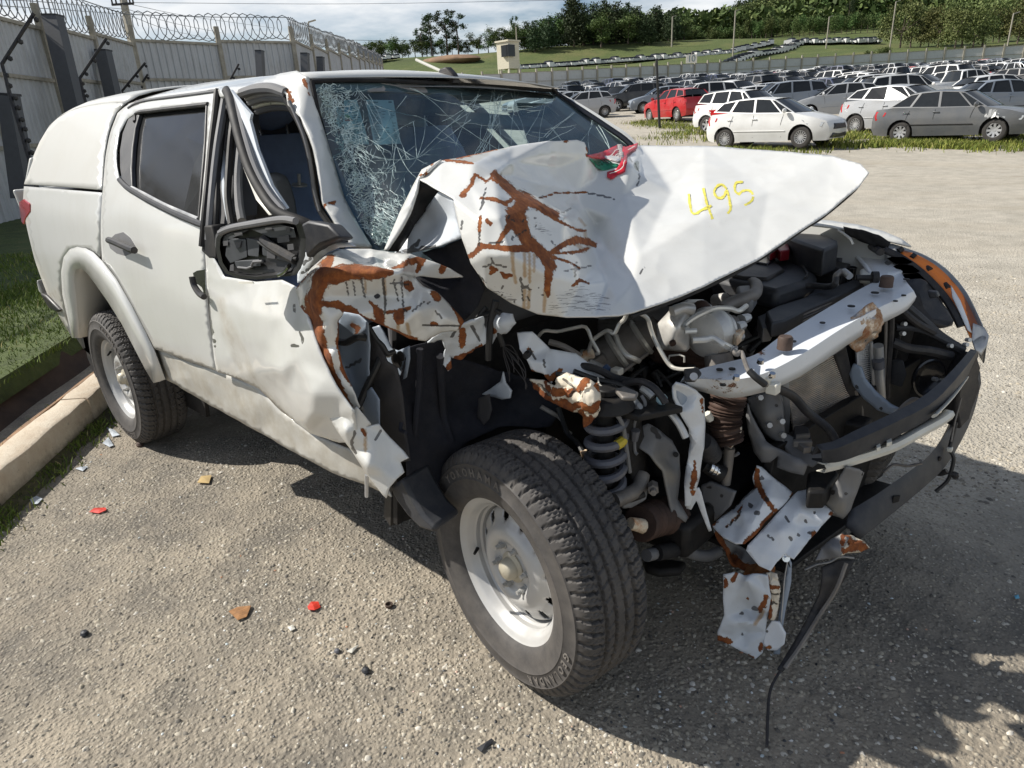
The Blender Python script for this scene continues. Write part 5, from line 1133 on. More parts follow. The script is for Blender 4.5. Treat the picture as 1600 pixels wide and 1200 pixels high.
tsheet("torn_apron_edge",[(668,536,-.452,-.74,1.016),(692,520,-.407,-.72,1.047),(712,515,-.377,-.7,1.056),(740,500,-.348,-.66,1.077),(756,495,-.35,-.62,1.076),(762,515,-.36,-.6,1.034),(758,535,-.373,-.6,.994),(740,545,-.401,-.62,.976),(720,560,-.435,-.64,.946),(704,556,-.455,-.66,.956),(706,575,-.443,-.67,.925),(700,580,-.449,-.68,.917),(692,568,-.468,-.68,.936),(697,548,-.437,-.69,.983),(690,535,-.428,-.71,1.014),(730,530,-.391,-.65,1.014)],15,'primer',res=3.5,smooth=1,thick=.005,wrinkle=.016,wscale=14,marks=[('rust',5,[(700,575,4),(715,558,5),(735,548,4),(752,540,3)]),('rust',4,[(725,520,5),(722,540,4)]),('crack',2,[(705,530),(720,512)]),('crack',2,[(738,510),(748,530)])],seed=10)
tsheet("torn_bracket",[(760,505,-.405,-.56,1.035),(772,488,-.371,-.56,1.071),(800,490,-.302,-.56,1.078),(806,505,-.29,-.56,1.053),(792,520,-.326,-.56,1.02),(776,525,-.367,-.56,1.003),(768,540,-.39,-.56,.971),(760,528,-.409,-.56,.99),(784,506,-.324,-.58,1.051)],8,'primer',res=4,smooth=1,thick=.004,wrinkle=.014,wscale=12,marks=[('rust',3,[(768,520,3),(775,515,3)])],seed=11)
tsheet("liner_tab",[(748,622,-.461,-.56,.791),(764,616,-.415,-.56,.815),(768,640,-.408,-.56,.767),(764,655,-.422,-.56,.732),(756,664,-.447,-.56,.706),(745,652,-.476,-.56,.724),(746,638,-.47,-.56,.755)],7,'felt',res=5,smooth=1,thick=.004,wrinkle=.004)
tsheet("pale_flap",[(752,616,-.513,-.5,.771),(768,606,-.465,-.5,.804),(782,596,-.424,-.5,.835),(786,580,-.41,-.5,.87),(790,598,-.403,-.5,.835),(800,610,-.378,-.5,.816),(798,622,-.385,-.5,.79),(784,624,-.423,-.5,.776),(770,620,-.462,-.5,.775),(776,612,-.443,-.5,.797)],9,'primer',res=5,smooth=1,thick=.004,wrinkle=.004)
mb=MB();mb.slab([(-.62,-.80,.40),(-.62,.80,.40),(-.60,.80,1.10),(-.60,-.72,1.10)],(-.02,0,0));mb.build("firewall",M['chassis'],T)
mb=MB();mb.slab([(-.66,-.80,.38),(-.60,-.60,.38),(-.52,-.60,.90),(-.60,-.74,.95)],(-.06,.02,0));mb.build("footwell_wall",M['chassis'],T)
# torn inner rail with flaking rust, above the spring
tsheet("inner_rail",[(808,520,-.325,-.52,1.01),(832,518,-.285,-.5,1.015),(860,545,-.256,-.46,.959),(900,552,-.196,-.42,.946),(930,575,-.16,-.38,.898),(945,592,-.141,-.36,.863),(928,596,-.149,-.4,.865),(900,590,-.174,-.45,.887),(870,588,-.218,-.48,.89),(862,600,-.221,-.5,.873),(850,585,-.23,-.52,.906),(830,580,-.269,-.53,.91),(822,560,-.286,-.53,.944),(812,545,-.299,-.54,.973),(850,565,-.229,-.52,.944)],14,'bay',res=4,smooth=2,thick=.005,wrinkle=.006,marks=[('rust',4,[(822,578,4),(840,590,5),(862,592,4),(876,578,3)]),('crack',1.3,[(828,545),(836,560)]),('crack',1.3,[(850,560),(852,575)]),('rust',2,[(826,545,3),(832,550,2)])],seed=12)
bar("rail_grommet",[(-.276,-.54,.964),(-.267,-.54,.959)],.014,'chassis')
tsheet("rail_tail",[(828,592,-.284,-.52,.88),(850,596,-.231,-.52,.885),(868,606,-.19,-.52,.875),(876,622,-.173,-.52,.849),(866,632,-.197,-.52,.824),(846,620,-.243,-.52,.836),(834,608,-.271,-.52,.852)],7,'cream',res=3.5,smooth=1,thick=.005,wrinkle=.014,wscale=18,seed=13,marks=[('rust',5,[(830,600,5),(846,618,6),(868,630,6)]),('rust',3,[(850,598),(858,610)]),('crack',2,[(840,600),(860,618)])])
tsheet("rust_flake",[(862,614,-.179,-.55,.873),(870,590,-.159,-.55,.922),(886,582,-.123,-.55,.944),(912,590,-.069,-.55,.942),(935,598,-.022,-.55,.938),(938,620,-.016,-.55,.901),(935,645,-.023,-.55,.856),(922,662,-.05,-.55,.817),(912,668,-.071,-.55,.8),(906,655,-.083,-.55,.821),(902,644,-.092,-.55,.839),(886,638,-.126,-.55,.841),(868,630,-.166,-.55,.846),(900,610,-.062,-.59,.921),(915,640,-.04,-.58,.87)],13,'cream',res=3.0,smooth=0,thick=.006,wrinkle=.020,wscale=20,marks=[('rust',4,[(864,612,5),(885,616,6),(900,606,4),(916,596,5)]),('rust',5,[(872,628,6),(892,638,6),(906,632,4),(922,640,7),(936,628,5)]),('rust',5,[(905,644,4),(912,662,7),(925,655,6)]),('crack',2,[(880,592),(892,604),(890,620)]),('rust',3,[(930,600,4),(936,612,3)])],seed=14,sharp=35)

# ---- spring and suspension on the right
def helix(a,b,r,turns,n=22):
    a=Vector(a);b=Vector(b);d=b-a;x=d.orthogonal().normalized();y=d.normalized().cross(x);N=int(turns*n)
    return [a+d*(i/N)+(x*math.cos(2*math.pi*i/n)+y*math.sin(2*math.pi*i/n))*r for i in range(N+1)]
st=Vector((-.054,-.47,.828));sb=Vector((-.069,-.46,.566));SP=empty("coil_strut");SP.parent=T
bar("coil_spring",helix(st,sb,.050,5.2),.0125,'springgrey',k=1,parent=SP)
bar("damper",[st+Vector((0,0,.05)),sb+Vector((0,0,-.1))],.026,'chassis',k=1,parent=SP,n=14)
q=[p for p in helix(st,sb,.050,5.2)];i0=min(range(30,80),key=lambda i:(q[i]-Vector((-.011,-.46,.726))).length);bar("paint_dab",q[i0-1:i0+2],.0138,'yellow',k=1,parent=SP)
mb=MB();mb.cyl(st+Vector((0,0,.01)),st+Vector((0,0,.045)),.078,.060,20);mb.cyl(st+Vector((0,0,.045)),st+Vector((0,0,.065)),.03,.03,12);mb.build("top_mount",M['chassis'],SP,bevel=.004)
tsheet("spring_tower",[(936,630,-.072,-.48,.846),(960,628,-.051,-.44,.841),(985,636,-.026,-.4,.818),(1000,655,-.02,-.36,.769),(1008,700,-.021,-.33,.667),(1010,760,-.026,-.31,.529),(990,790,-.057,-.33,.461),(985,740,-.023,-.4,.613),(980,700,-.015,-.43,.709),(972,662,-.011,-.46,.795),(955,642,-.026,-.49,.839)],11,'chassis',res=6,smooth=2,thick=.008)
bar("tower_lip",[(-.05,-.505,.858),(-.013,-.505,.851),(-.001,-.475,.803),(-.007,-.445,.717),(-.012,-.42,.63)],.006,'greypaint')
mb=MB();p0=Vector((-.098,-.44,.833));mb.slab([p0+Vector(q) for q in ((-.08,-.05,0),(.14,-.02,0),(.20,.10,0),(-.02,.12,0))],(0,0,-.02));mb.build("strut_plate",M['chassis'],T,bevel=.005)
mb=MB();mb.slab([(.021,-.541,.93),(.031,-.512,.93),(.08,-.524,.93),(.093,-.555,.93),(.066,-.574,.93)],(0,0,-.012));mb.build("oval_cover",M['dull'],T,bevel=.004)
bar("upper_arm",[(-.007,-.5,.578),(.001,-.45,.574),(-.001,-.39,.571),(-.015,-.35,.59)],.022,'dull',n=10);bar("lower_lip",[(-.01,-.49,.566),(.005,-.44,.559),(.023,-.4,.563)],.010,'chassis')
tsheet("control_arm",[(962,772,-.024,-.47,.578),(980,765,-.013,-.43,.578),(1000,750,-.004,-.38,.59),(1010,765,.012,-.37,.56),(1008,780,.021,-.39,.541),(985,792,-.001,-.43,.526),(972,794,-.009,-.46,.534)],7,'greypaint',res=5,smooth=1,thick=.012)
mb=MB();c_=Vector((.027,-.36,.575));mb.cyl(c_,c_+Vector((.02,-.03,.004)),.016,.016,6);mb.cyl(c_+Vector((.02,-.03,.004)),c_+Vector((.03,-.045,.006)),.009,n=8);mb.build("arm_bolt",M['dull'],T)
tsheet("tower_bracket",[(1000,668,-.039,-.33,.727),(1012,662,-.027,-.31,.735),(1030,672,-.006,-.28,.709),(1050,688,.019,-.25,.672),(1062,710,.04,-.24,.628),(1062,740,.049,-.25,.572),(1058,780,.049,-.26,.49),(1074,808,.08,-.25,.435),(1070,816,.078,-.26,.422),(1048,800,.053,-.3,.467),(1040,760,.044,-.32,.559),(1036,735,.04,-.33,.614),(1016,712,.016,-.36,.666),(998,700,-.016,-.37,.684),(1040,715,.012,-.27,.621),(1022,690,.008,-.33,.696),(1050,760,.042,-.28,.54)],14,'greypaint',res=5,smooth=2,thick=.006,wrinkle=.006,marks=[('dirt',12,[(1030,720),(1044,745)]),('crack',4,[(1026,681),(1030,683)]),('crack',4,[(1018,672),(1022,673)])],seed=15)
for c_ in ((-.005,-.285,.693),(-.02,-.31,.714),(.033,-.25,.63)):
    mb=MB();mb.cyl(c_,Vector(c_)+Vector((.003,-.004,.002)),.008,n=10);mb.build("bracket_hole",M['chassis'],T)
bar("sensor_lead",[(.008,-.4,.861),(.021,-.4,.838),(-.003,-.4,.798),(-.015,-.4,.76),(-.012,-.4,.717),(-.009,-.4,.688),(-.001,-.4,.681)],.005,'trim');mb=MB();mb.cyl((-.002,-.41,.759),(-.005,-.41,.727),.014,.010,8);mb.build("sensor_plug",M['springgrey'],T)
mb=MB();mb.cyl((-.013,-.42,.847),(.005,-.4,.815),.018,.014,10);mb.cyl((-.002,-.42,.824),(.018,-.42,.84),.010,n=8);mb.build("connector",M['steel'],T)
bar("hose",[(-.061,-.38,.872),(-.01,-.38,.891),(.031,-.38,.884),(.061,-.38,.86),(.071,-.38,.847)],.010,'black');mb=MB();mb.sphere((.047,-.36,.846),.016,10);mb.build("blue_cap",plain("pale blue cap",(.45,.66,.72),.4),T)
bar("pipe",[(.039,-.34,.818),(.068,-.34,.799),(.092,-.34,.775),(.113,-.34,.743)],.010,'steel');bar("pipe",[(-.016,-.36,.864),(.002,-.36,.857),(.019,-.36,.846)],.012,'zinc')
# steering boot, arms, anti-roll bar, driveshaft
def boot(name,pts,r0,r1,folds,mat,parent=T):
    P=spline(pts,10);mb=MB();mb.tube(P,lambda t:(r0+(r1-r0)*t)*(1+.10*math.sin(t*folds*2*math.pi)),n=16,k=1);return mb.build(name,M[mat],parent)
boot("steering_boot",[(.025,-.42,.477),(.017,-.36,.456),(.016,-.28,.429),(.021,-.22,.401)],.050,.056,9,'brownmetal')
mb=MB();mb.cyl((.019,-.46,.495),(.034,-.42,.472),.018,.022,10);mb.build("tie_rod",M['creamrust'],T)
bar("anti_roll_bar",[(.036,-.4,.362),(.041,-.32,.333),(.054,-.24,.305),(.079,-.19,.269),(.102,-.15,.252),(.114,-.1,.245)],.019,'greypaint',n=10);mb=MB();mb.cyl((.046,-.36,.353),(.058,-.27,.323),.024,.024,10);mb.build("bar_bush",M['rubber'],T)
mb=MB();mb.slab([(-.075,-.245,.22),(.002,-.191,.22),(.046,-.172,.22),(.054,-.226,.22),(.005,-.274,.22),(-.039,-.285,.22)],(0,0,-.03));mb.build("lower_arm",M['chassis'],T,bevel=.012)
bar("link_wire",[(.052,-.2,.385),(.069,-.2,.355),(.084,-.2,.319),(.072,-.2,.295)],.003,'wire')
tsheet("cross_member",[(1096,758,.053,-.12,.476),(1110,752,.082,-.12,.5),(1130,760,.125,-.12,.497),(1150,768,.166,-.12,.494),(1142,790,.153,-.12,.44),(1120,812,.111,-.12,.373),(1108,815,.086,-.12,.356),(1100,790,.066,-.12,.407)],8,'greypaint',res=5,smooth=1,thick=.01,marks=[('crack',5,[(1106,788),(1112,792)]),('crack',2,[(1127,772),(1129,773)]),('crack',2,[(1108,760),(1110,761)])])
mb=MB();mb.slab([(.06,-.11,.409),(.082,-.11,.419),(.095,-.11,.409),(.087,-.11,.394),(.066,-.11,.39)],(0,-.004,0));mb.build("slot",M['chassis'],T,smooth=0)
mb=MB();mb.slab([(-.55,-.28,.30),(.10,-.28,.30),(.12,.34,.30),(-.55,.34,.30)],(0,0,.12));mb.slab([(-.30,-.50,.30),(-.12,-.50,.30),(-.10,.62,.30),(-.28,.62,.30)],(0,0,.10));mb.build("subframe",M['chassis'],T,bevel=.02)
for yy,x1 in ((-.36,-.12),(.42,.36)):
    mb=MB();mb.slab([(-.4,yy-.045,.42),(x1,yy-.045,.44),(x1,yy+.045,.44),(-.4,yy+.045,.42)],(0,0,.14));mb.build("front_rail",M['chassis'],T,bevel=.01)

# ================================================================ wheels
def tyre_mesh(name,text,parent,nT=860):
    """all-terrain tyre: real grooves, lugs and raised lettering; axle along local y, outer face at -y"""
    R0=.372;prof=[]
    # (radius, across, tread weight, shoulder flag)
    side=[(.219,-.088),(.224,-.102),(.238,-.112),(.262,-.121),(.285,-.1245),(.288,-.1265),(.291,-.1245),(.312,-.123),(.327,-.120),(.330,-.1215),(.333,-.118),(.340,-.1155)]
    tread=[(.347,-.112),(.354,-.108),(.360,-.103),(.3645,-.097),(.3675,-.090),(.369,-.083)]+[(.3702-.6*abs(w)**2.6*.02,w) for w in np.arange(-.076,.0761,.0027)]
    tread +=[(r,-w) for r,w in [(.369,-.083),(.3675,-.090),(.3645,-.097),(.360,-.103),(.354,-.108),(.347,-.112)]]
    back=[(r,-w) for r,w in side[::-1]]
    prof=side+tread+back;k=len(prof);r=np.array([p[0] for p in prof]);w=np.array([p[1] for p in prof])
    th=np.arange(nT)*2*np.pi/nT;TH,W=np.meshgrid(th,w,indexing='ij');RR=np.tile(r,(nT,1))
    istread=np.zeros(k,bool);istread[len(side)-1:len(side)+len(tread)+1] =True
    u=TH/(2*np.pi)
    def tri(x):return 2*np.abs(2*(x-np.floor(x+.5)))-1
    dep=np.zeros_like(RR)
    N=62
    zz=.0018*tri(u*N)
    for c,hw in ((-.052,.0042),(-.018,.0036),(.018,.0036),(.052,.0042)):
        dep=np.maximum(dep,.010*np.clip(3.2-2*np.abs(W-c-zz)/hw,0,1))
    # shoulder lugs: slanting grooves with a sawtooth, wide towards the edge
    for sgn in (-1,1):
        a=sgn*W;ph=u*N+sgn*.25+(a-.055)*6.5+.10*tri((a-.05)*55)
        g=np.abs(ph-np.round(ph));wd=.075+.085*np.clip((a-.06)/.05,0,1)
        m=(a>.052) & (a<.118)
        dep=np.maximum(dep,np.where(m,.010*np.clip(3.0-g/wd*2.6,0,1),0))
        ph2=u*N+sgn*.25+.5+(a-.055)*6.5+.12*tri((a-.05)*75);g2=np.abs(ph2-np.round(ph2))
        dep=np.maximum(dep,np.where((a>.058) & (a<.104),.004*np.clip(1.6-g2/.05,0,1),0))
    # intermediate ribs: notched blocks with sipes
    for lo,hi,s0 in ((-.052,-.018,.0),(.018,.052,.5),(-.018,.018,.25)):
        m=(W>lo) & (W<hi);x=(W-lo)/(hi-lo)
        ph=u*N+s0+.45*(x-.5);g=np.abs(ph-np.round(ph));wd=.085 if s0 != .25 else .03
        edge=np.clip((np.abs(x-.5)-.12)/.2,0,1) if s0 ==.25 else np.clip((np.abs(x-.5)+.1)/.3,0,1)
        dep=np.maximum(dep,np.where(m,.0055*np.clip(3-2.4*g/wd,0,1)*edge,0))
        ph=u*N*2+s0+.45*(x-.5)+.15*tri(x*2.5);g=np.abs(ph-np.round(ph))
        dep=np.maximum(dep,np.where(m,.0018*np.clip(1.5-g/.06,0,1),0))
    dep[:,~istread] =0
    RR=RR-dep
    # shoulder blocks wrap onto the sidewall
    for i in range(len(side)-3,len(side)):
        ph=u[:,i]*N+(-1)*.25+.25;RR[:,i] -= 0
    V=np.stack([RR*np.sin(TH),W,RR*np.cos(TH)],2).reshape(-1,3)
    i=np.arange(nT)[:,None];j=np.arange(k-1)[None,:];i2=(i+1) % nT
    F=np.stack([i*k+j,i2*k+j,i2*k+j+1,i*k+j+1],2).reshape(-1,4)
    o=np_mesh(name,V,F[:,::-1],M['tyre'],parent,smooth=True)
    o.data.set_sharp_from_angle(angle=math.radians(38))
    # raised lettering
    tv=[];tf=[]
    for word,a_mid,rad,size,step,flip in text:
        n=len(word)
        for q,ch in enumerate(word):
            cu=bpy.data.curves.new("glyph",'FONT');cu.body=ch;cu.size=size;cu.extrude=.0011;cu.align_x='CENTER';cu.align_y='CENTER';cu.resolution_u=2;cu.offset=.0006
            ob=bpy.data.objects.new("glyph",cu);me=ob.to_mesh()
            a=a_mid+(q-(n-1)/2)*step
            sy=-.1245 if rad>.30 else -.1225
            # letters read clockwise with their feet to the hub
            up=Vector((math.sin(a),0,math.cos(a)));rt=Vector((math.cos(a),0,-math.sin(a)))
            b=len(tv)
            for v in me.vertices:
                pnt=up*(rad+v.co.y)+rt*v.co.x;tv.append((pnt.x,sy-.0004-v.co.z*1.0,pnt.z))
            tf +=[tuple(b+x for x in p.vertices) for p in me.polygons]
            ob.to_mesh_clear();bpy.data.objects.remove(ob);bpy.data.curves.remove(cu)
    if tv:tag(mesh_obj("raised_lettering",tv,tf,M['tyretext'],parent),kind="stuff")
    return o
M['tyretext'] =plain("scuffed lettering rubber",(.15,.135,.12),.7,var=.3)
def make_wheel(loc,steer):
    w=empty("wheel",loc,steer);w.parent=T
    txt=[("YOKOHAMA",-.32,.306,.034,.125,0),("GEOLANDAR",2.25,.306,.030,.105,0)]
    tyre_mesh("tyre",txt,w)
    rim=MB();rim.lathe([(.212,.085),(.205,.07),(.196,-.02),(.190,-.045),(.200,-.060),(.204,-.078),(.212,-.084),(.222,-.0875),(.2255,-.094),(.222,-.0965),(.216,-.0915),(.209,-.089),(.199,-.080),(.194,-.066),(.187,-.060),(.1865,-.046),(.181,-.040),(.180,-.024),(.174,-.014)],(0,0,0),(0,1,0),72)
    rim.build("rim",M['wheelpaint'],w,smooth=30)
    # disc: dished centre with a ring of oval holes near the rim
    nh=12;V=[];F=[];nA=nh*12;rings=[(.176,-.018),(.171,-.030),(.166,-.036),(.159,-.040),(.152,-.043),(.144,-.046),(.137,-.050),(.128,-.060),(.118,-.068),(.105,-.073),(.092,-.072),(.080,-.062),(.072,-.054),(.060,-.052),(.050,-.052),(.044,-.058)]
    kk=len(rings)
    for i in range(nA):
        a=2*math.pi*i/nA;ph=(i % 12)/12*2-1
        for r,y in rings:V.append((r*math.sin(a),y,r*math.cos(a)))
    for i in range(nA):
        for j in range(kk-1):
            if (i % 12) in (4,5,6,7) and 1 <= j <= 5:
                if not ((i % 12) in (4,7) and j in (1,5)):continue
            F.append((i*kk+j,((i+1) % nA)*kk+j,((i+1) % nA)*kk+j+1,i*kk+j+1))
    d=mesh_obj("disc",V,F,M['wheelpaint'],w,smooth=50);sd=d.modifiers.new("gauge",'SOLIDIFY');sd.thickness=.004;sd.offset=-1
    bp=MB();bp.cyl((0,.02,0),(0,.03,0),.17,n=40);bp.build("brake_drum",M['chassis'],w)
    hb=MB();hb.lathe([(.050,-.046),(.047,-.064),(.040,-.068),(.034,-.070),(.030,-.090),(.022,-.097),(.0,-.099)],(0,0,0),(0,1,0),28);hb.build("hub_cap",M['brasscap'],w,smooth=40)
    for i in range(6):
        a=2*math.pi*(i+.3)/6;c=Vector((.0695*math.sin(a),-.053,.0695*math.cos(a)));nb=MB()
        nb.cyl(c,c+Vector((0,-.006,0)),.0155,.0145,14);nb.cyl(c+Vector((0,-.006,0)),c+Vector((0,-.022,0)),.0105,.0105,6);nb.cyl(c+Vector((0,-.022,0)),c+Vector((0,-.034,0)),.0065,.006,10);nb.build("wheel_nut",M['nut'],w,smooth=25)
    vb=MB();vb.cyl((-.185,-.060,-.035),(-.165,-.085,-.032),.006,.0045,8);vb.build("valve",M['rubber'],w)
    return w
M['brasscap'] =plain("dull hub cap",(.46,.42,.33),.5,.3,var=.15);M['nut'] =plain("nut steel",(.48,.48,.46),.45,.3,var=.3,dust=.3)
W1=make_wheel((-.211,-.635,.371),-.159)
W2=copy_tree(W1,T);W2.location=(-3.0,-.76,.371);W2.rotation_euler=(0,.9,0)
for ch in list(W2.children):
    if ch.name.startswith("brake"):pass
W3=copy_tree(W1,T);W3.location=(-3.0,.76,.371);W3.rotation_euler=(0,.4,math.pi)
W4=copy_tree(W1,T);W4.location=(0.0,.76,.371);W4.rotation_euler=(0,1.4,math.pi)

# ================================================================ engine bay and nose
def rowloft(name,rows_,mat,marks=None,sm=45,thick=.004,parent=T):
    return loft(name,rows_,mat,parent,sm=sm,thick=thick)
def poly(name,pts,vec,mat,bevel=.004,parent=T,smooth=40):
    mb=MB();mb.slab(pts,vec);return mb.build(name,M[mat],parent,bevel=bevel,smooth=smooth)
t_=NT("rusted chrome");n_=t_.noise(22,8,.7)
t_.set(col=t_.ramp(n_,[(.38,(.55,.53,.50)),(.5,(.42,.27,.16)),(.62,(.24,.085,.03))]),metal=t_.ramp(n_,[(.4,.9),(.55,0.0)]),rough=t_.ramp(n_,[(.4,.25),(.55,.9)]));t_.bump(n_,.4,.004);M['chromerust'] =t_.m
# ---- dark volume of engine, gearbox and bulkhead
mb=MB();mb.slab([(-.58,-.16,.42),(-.10,-.10,.42),(-.06,.36,.42),(-.58,.36,.42)],(0,0,.30));mb.build("engine_block",M['chassis'],T,bevel=.03)
mb=MB();mb.slab([(-.55,.14,.76),(-.22,.16,.76),(-.20,.44,.76),(-.55,.44,.76)],(0,0,.10));mb.build("cylinder_head",M['dull'],T,bevel=.02)
poly("cowl_wall",[(-.60,-.66,.9),(-.56,.72,.9),(-.50,.72,1.12),(-.56,-.66,1.10)],(-.03,0,0),'chassis')
poly("left_wheel_liner",[(-.55,.56,.25),(.20,.56,.25),(.34,.62,.40),(.36,.64,.85),(-.5,.58,.98)],(0,.02,0),'chassis')
poly("splash_shield",[(.20,-.02,.20),(.34,.80,.20),(.40,.80,.70),(.22,.02,.60)],(-.03,0,0),'chassis')
poly("under_tray",[(-.3,.0,.20),(.30,-.02,.20),(.42,.72,.20),(-.3,.72,.20)],(0,0,.02),'chassis')
# ---- engine cover, fuse box, battery tray
poly("engine_cover",[(-.234,.406,1),(-.324,.616,1),(-.393,.882,1),(-.367,.995,1),(-.269,.978,1),(-.117,.871,1),(-.013,.746,1),(.068,.627,1),(.077,.494,1),(.05,.329,1),(-.038,.36,1),(-.117,.38,1)],(0,0,-.07),'darkgrey',bevel=.02)
poly("cover_step",[(-.225,.446,1.012),(-.271,.691,1.012),(-.219,.748,1.012),(-.122,.714,1.012),(-.04,.601,1.012),(-.03,.439,1.012),(-.111,.415,1.012)],(0,0,-.02),'black',bevel=.008)
poly("cover_step",[(-.261,.768,1.02),(-.193,.804,1.02),(-.126,.722,1.02),(-.112,.621,1.02),(-.179,.638,1.02)],(0,0,-.02),'blackshine',bevel=.005)
bar("cover_groove",[(-.253,.918,1.006),(-.126,.832,1.006),(-.026,.719,1.006),(.049,.585,1.006),(.065,.524,1.006)],.004,'black')
poly("oil_filler",[(-.092,.328,1),(-.057,.371,1),(.007,.282,1),(.036,.183,1),(-.008,.175,1)],(0,0,-.05),'greypaint',bevel=.012)
poly("fuse_box",[(-.14,.832,1.09),(-.164,1.03,1.09),(-.096,.988,1.09),(.061,.816,1.09),(.089,.741,1.09),(.085,.613,1.09),(-.081,.763,1.09)],(0,0,-.10),'darkgrey',bevel=.010)
poly("fuse_box_foot",[(-.025,.951,1.02),(-.04,1.135,1.02),(.034,.922,1.02),(.037,.81,1.02)],(0,0,-.08),'blackshine',bevel=.008)
for p in ([(-.174,.753,1.06),(-.18,.861,1.06),(-.122,.749,1.06),(-.128,.672,1.06)],[(-.143,.753,1.06),(-.167,.867,1.06),(-.129,.838,1.06),(-.073,.715,1.06),(-.091,.677,1.06)]):poly("red_terminal",p,(0,0,-.04),'redplastic',bevel=.004)
poly("battery_tray",[(-.266,.947,1),(-.164,.937,1),(-.004,.902,1),(.107,.852,1),(.114,.752,1),(.046,.765,1),(-.128,.836,1)],(0,0,-.10),'black',bevel=.006)
for a,b in (((1262,404),(1282,408)),((1286,404),(1306,410)),((1268,412),(1300,418))):
    pass
for p in ([(-.051,.883,1.004),(-.01,.877,1.004),(.02,.809,1.004),(-.02,.815,1.004)],[(.007,.871,1.004),(.051,.853,1.004),(.071,.797,1.004),(.04,.793,1.004)]):poly("tray_rib",p,(0,0,-.006),'springgrey',bevel=.002)
mb=MB();mb.cyl((-.103,1,1),(-.081,.925,1.06),.004,n=8);mb.cyl((-.103,1,1),(-.104,1.001,1.005),.012,n=6);mb.build("battery_stud",M['chrome'],T)
mb=MB();c_=Vector((.05,.902,1.01));mb.cyl(c_+Vector((0,0,-.03)),c_,.014,n=12);mb.build("tray_knob",M['springgrey'],T)
c_=Vector((.109,.829,.99));mb=MB();mb.lathe([(.024,-.05),(.026,-.004),(.028,0),(.024,.002),(.020,-.004),(.019,-.03)],c_,(0,0,1),24);mb.build("filler_neck",M['blackshine'],T)
# hoses across the engine
bar("heater_hose",[(.054,.448,.98),(.075,.526,.98),(.142,.519,.985),(.17,.505,1),(.159,.552,1.02),(.157,.62,1.02),(.177,.614,1.01)],.011,'black',n=10)
bar("breather_pipe",[(.166,.531,.99),(.162,.531,1.02),(.164,.571,1.03)],.010,'dull',n=10);mb=MB();mb.cyl((.171,.575,1.03),(.2,.553,1.02),.012,n=10);mb.build("pipe_union",M['steel'],T)
bar("hose",[(-.011,.714,.97),(.031,.814,.97),(.066,.86,.97)],.008,'wire');mb=MB();mb.cyl((.197,.632,1),(.246,.66,1),.010,n=10);mb.cyl((.239,.656,1),(.256,.666,1),.022,n=12);mb.build("prop_stay",M['black'],T)
# ---- radiator stack: shroud, cores, end tanks
sh_top=[(.068,.215,.96),(.071,.299,.96),(.104,.457,.96),(.131,.679,.96),(.149,.808,.96),(.181,.778,.96),(.198,.696,.96),(.183,.516,.96),(.162,.31,.96),(.155,.15,.96),(.135,.104,.96)]
poly("fan_shroud",sh_top,(0,0,-.05),'darkgrey',bevel=.006)
poly("shroud_face",[(.029,.415,.93),(.06,.58,.93),(.096,.713,.93),(.063,.716,.93),(-.006,.652,.93),(-.006,.539,.93)],(0,0,-.01),'springgrey',bevel=.003)
for k in range(7):
    a=Vector((.138,.175,.945))+Vector((.004,0,-.011*k));b=Vector((.174,.622,.945))+Vector((.004,0,-.011*k));m_=(a+b)/2+Vector((.012,0,.003*math.sin(k)))
    bar("radiator_fin",[a,m_,b],.0035,'springgrey' if k % 2 else 'dull',k=5,n=6)
def core(name,quad,nfin,mat_fin,sag_=.02,parent=T):
    r=empty(name);r.parent=parent
    q=[Vector(p) for p in quad];mb=MB();nrm=(q[1]-q[0]).cross(q[3]-q[0]).normalized()
    if nrm.dot(CAM-q[0]) <0:nrm=-nrm
    mb.slab([p-nrm*.012 for p in q],-nrm*.02);mb.build("core",M['chassis'],r)
    for i in range(nfin):
        t=(i+.5)/nfin;a=q[0].lerp(q[3],t);b=q[1].lerp(q[2],t);fb=MB()
        P=[a.lerp(b,s)+nrm*(sag_*.25*math.sin(s*math.pi*2+t*3))-Vector((0,0,1))*sag_*math.sin(s*math.pi)*(.4+.6*t) for s in np.linspace(0,1,7)]
        V=[p+nrm*.0 for p in P]+[p-nrm*.014 for p in P]+[p+Vector((0,0,.0042)) for p in P];n=len(P)
        fb.add(V,[(j,j+1,n+j+1,n+j) for j in range(n-1)]+[(j,2*n+j,2*n+j+1,j+1) for j in range(n-1)]);fb.build("fin",M[mat_fin],r,smooth=0)
    return r
M['fin'] =plain("radiator fins",(.82,.81,.78),.5,.1,var=.3);M['finrust'] =plain("rusty radiator fins",(.70,.58,.46),.6,.1,var=.45,scale=14,dust=.8,dustcol=(.52,.50,.47))
core("radiator",[(.153,.2,.757),(.249,.34,.827),(.316,.47,.546),(.177,.3,.489)],42,'finrust',.012)
core("condenser",[(.279,.46,.799),(.313,.49,.824),(.323,.58,.6),(.285,.5,.679)],24,'fin',.002)
bar("condenser_edge",[(.316,.47,.834),(.323,.51,.721),(.33,.56,.599)],.006,'steel',k=1)
mb=MB();mb.cyl((.333,.49,.819),(.347,.565,.611),.016,n=14);mb.build("receiver_drier",M['steel'],T);mb=MB();mb.cyl((.34,.487,.772),(.343,.497,.743),.0185,n=14);mb.build("drier_clamp",M['springgrey'],T)
poly("radiator_tank",[(.153,.18,.768),(.17,.19,.779),(.171,.235,.638),(.168,.26,.521),(.154,.25,.535),(.154,.21,.665)],(-.03,0,0),'steel',bevel=.004)
poly("dark_baffle",[(.252,.33,.83),(.275,.36,.844),(.3,.42,.699),(.331,.49,.533),(.309,.47,.534),(.282,.4,.678)],(-.02,0,0),'black',bevel=.003)
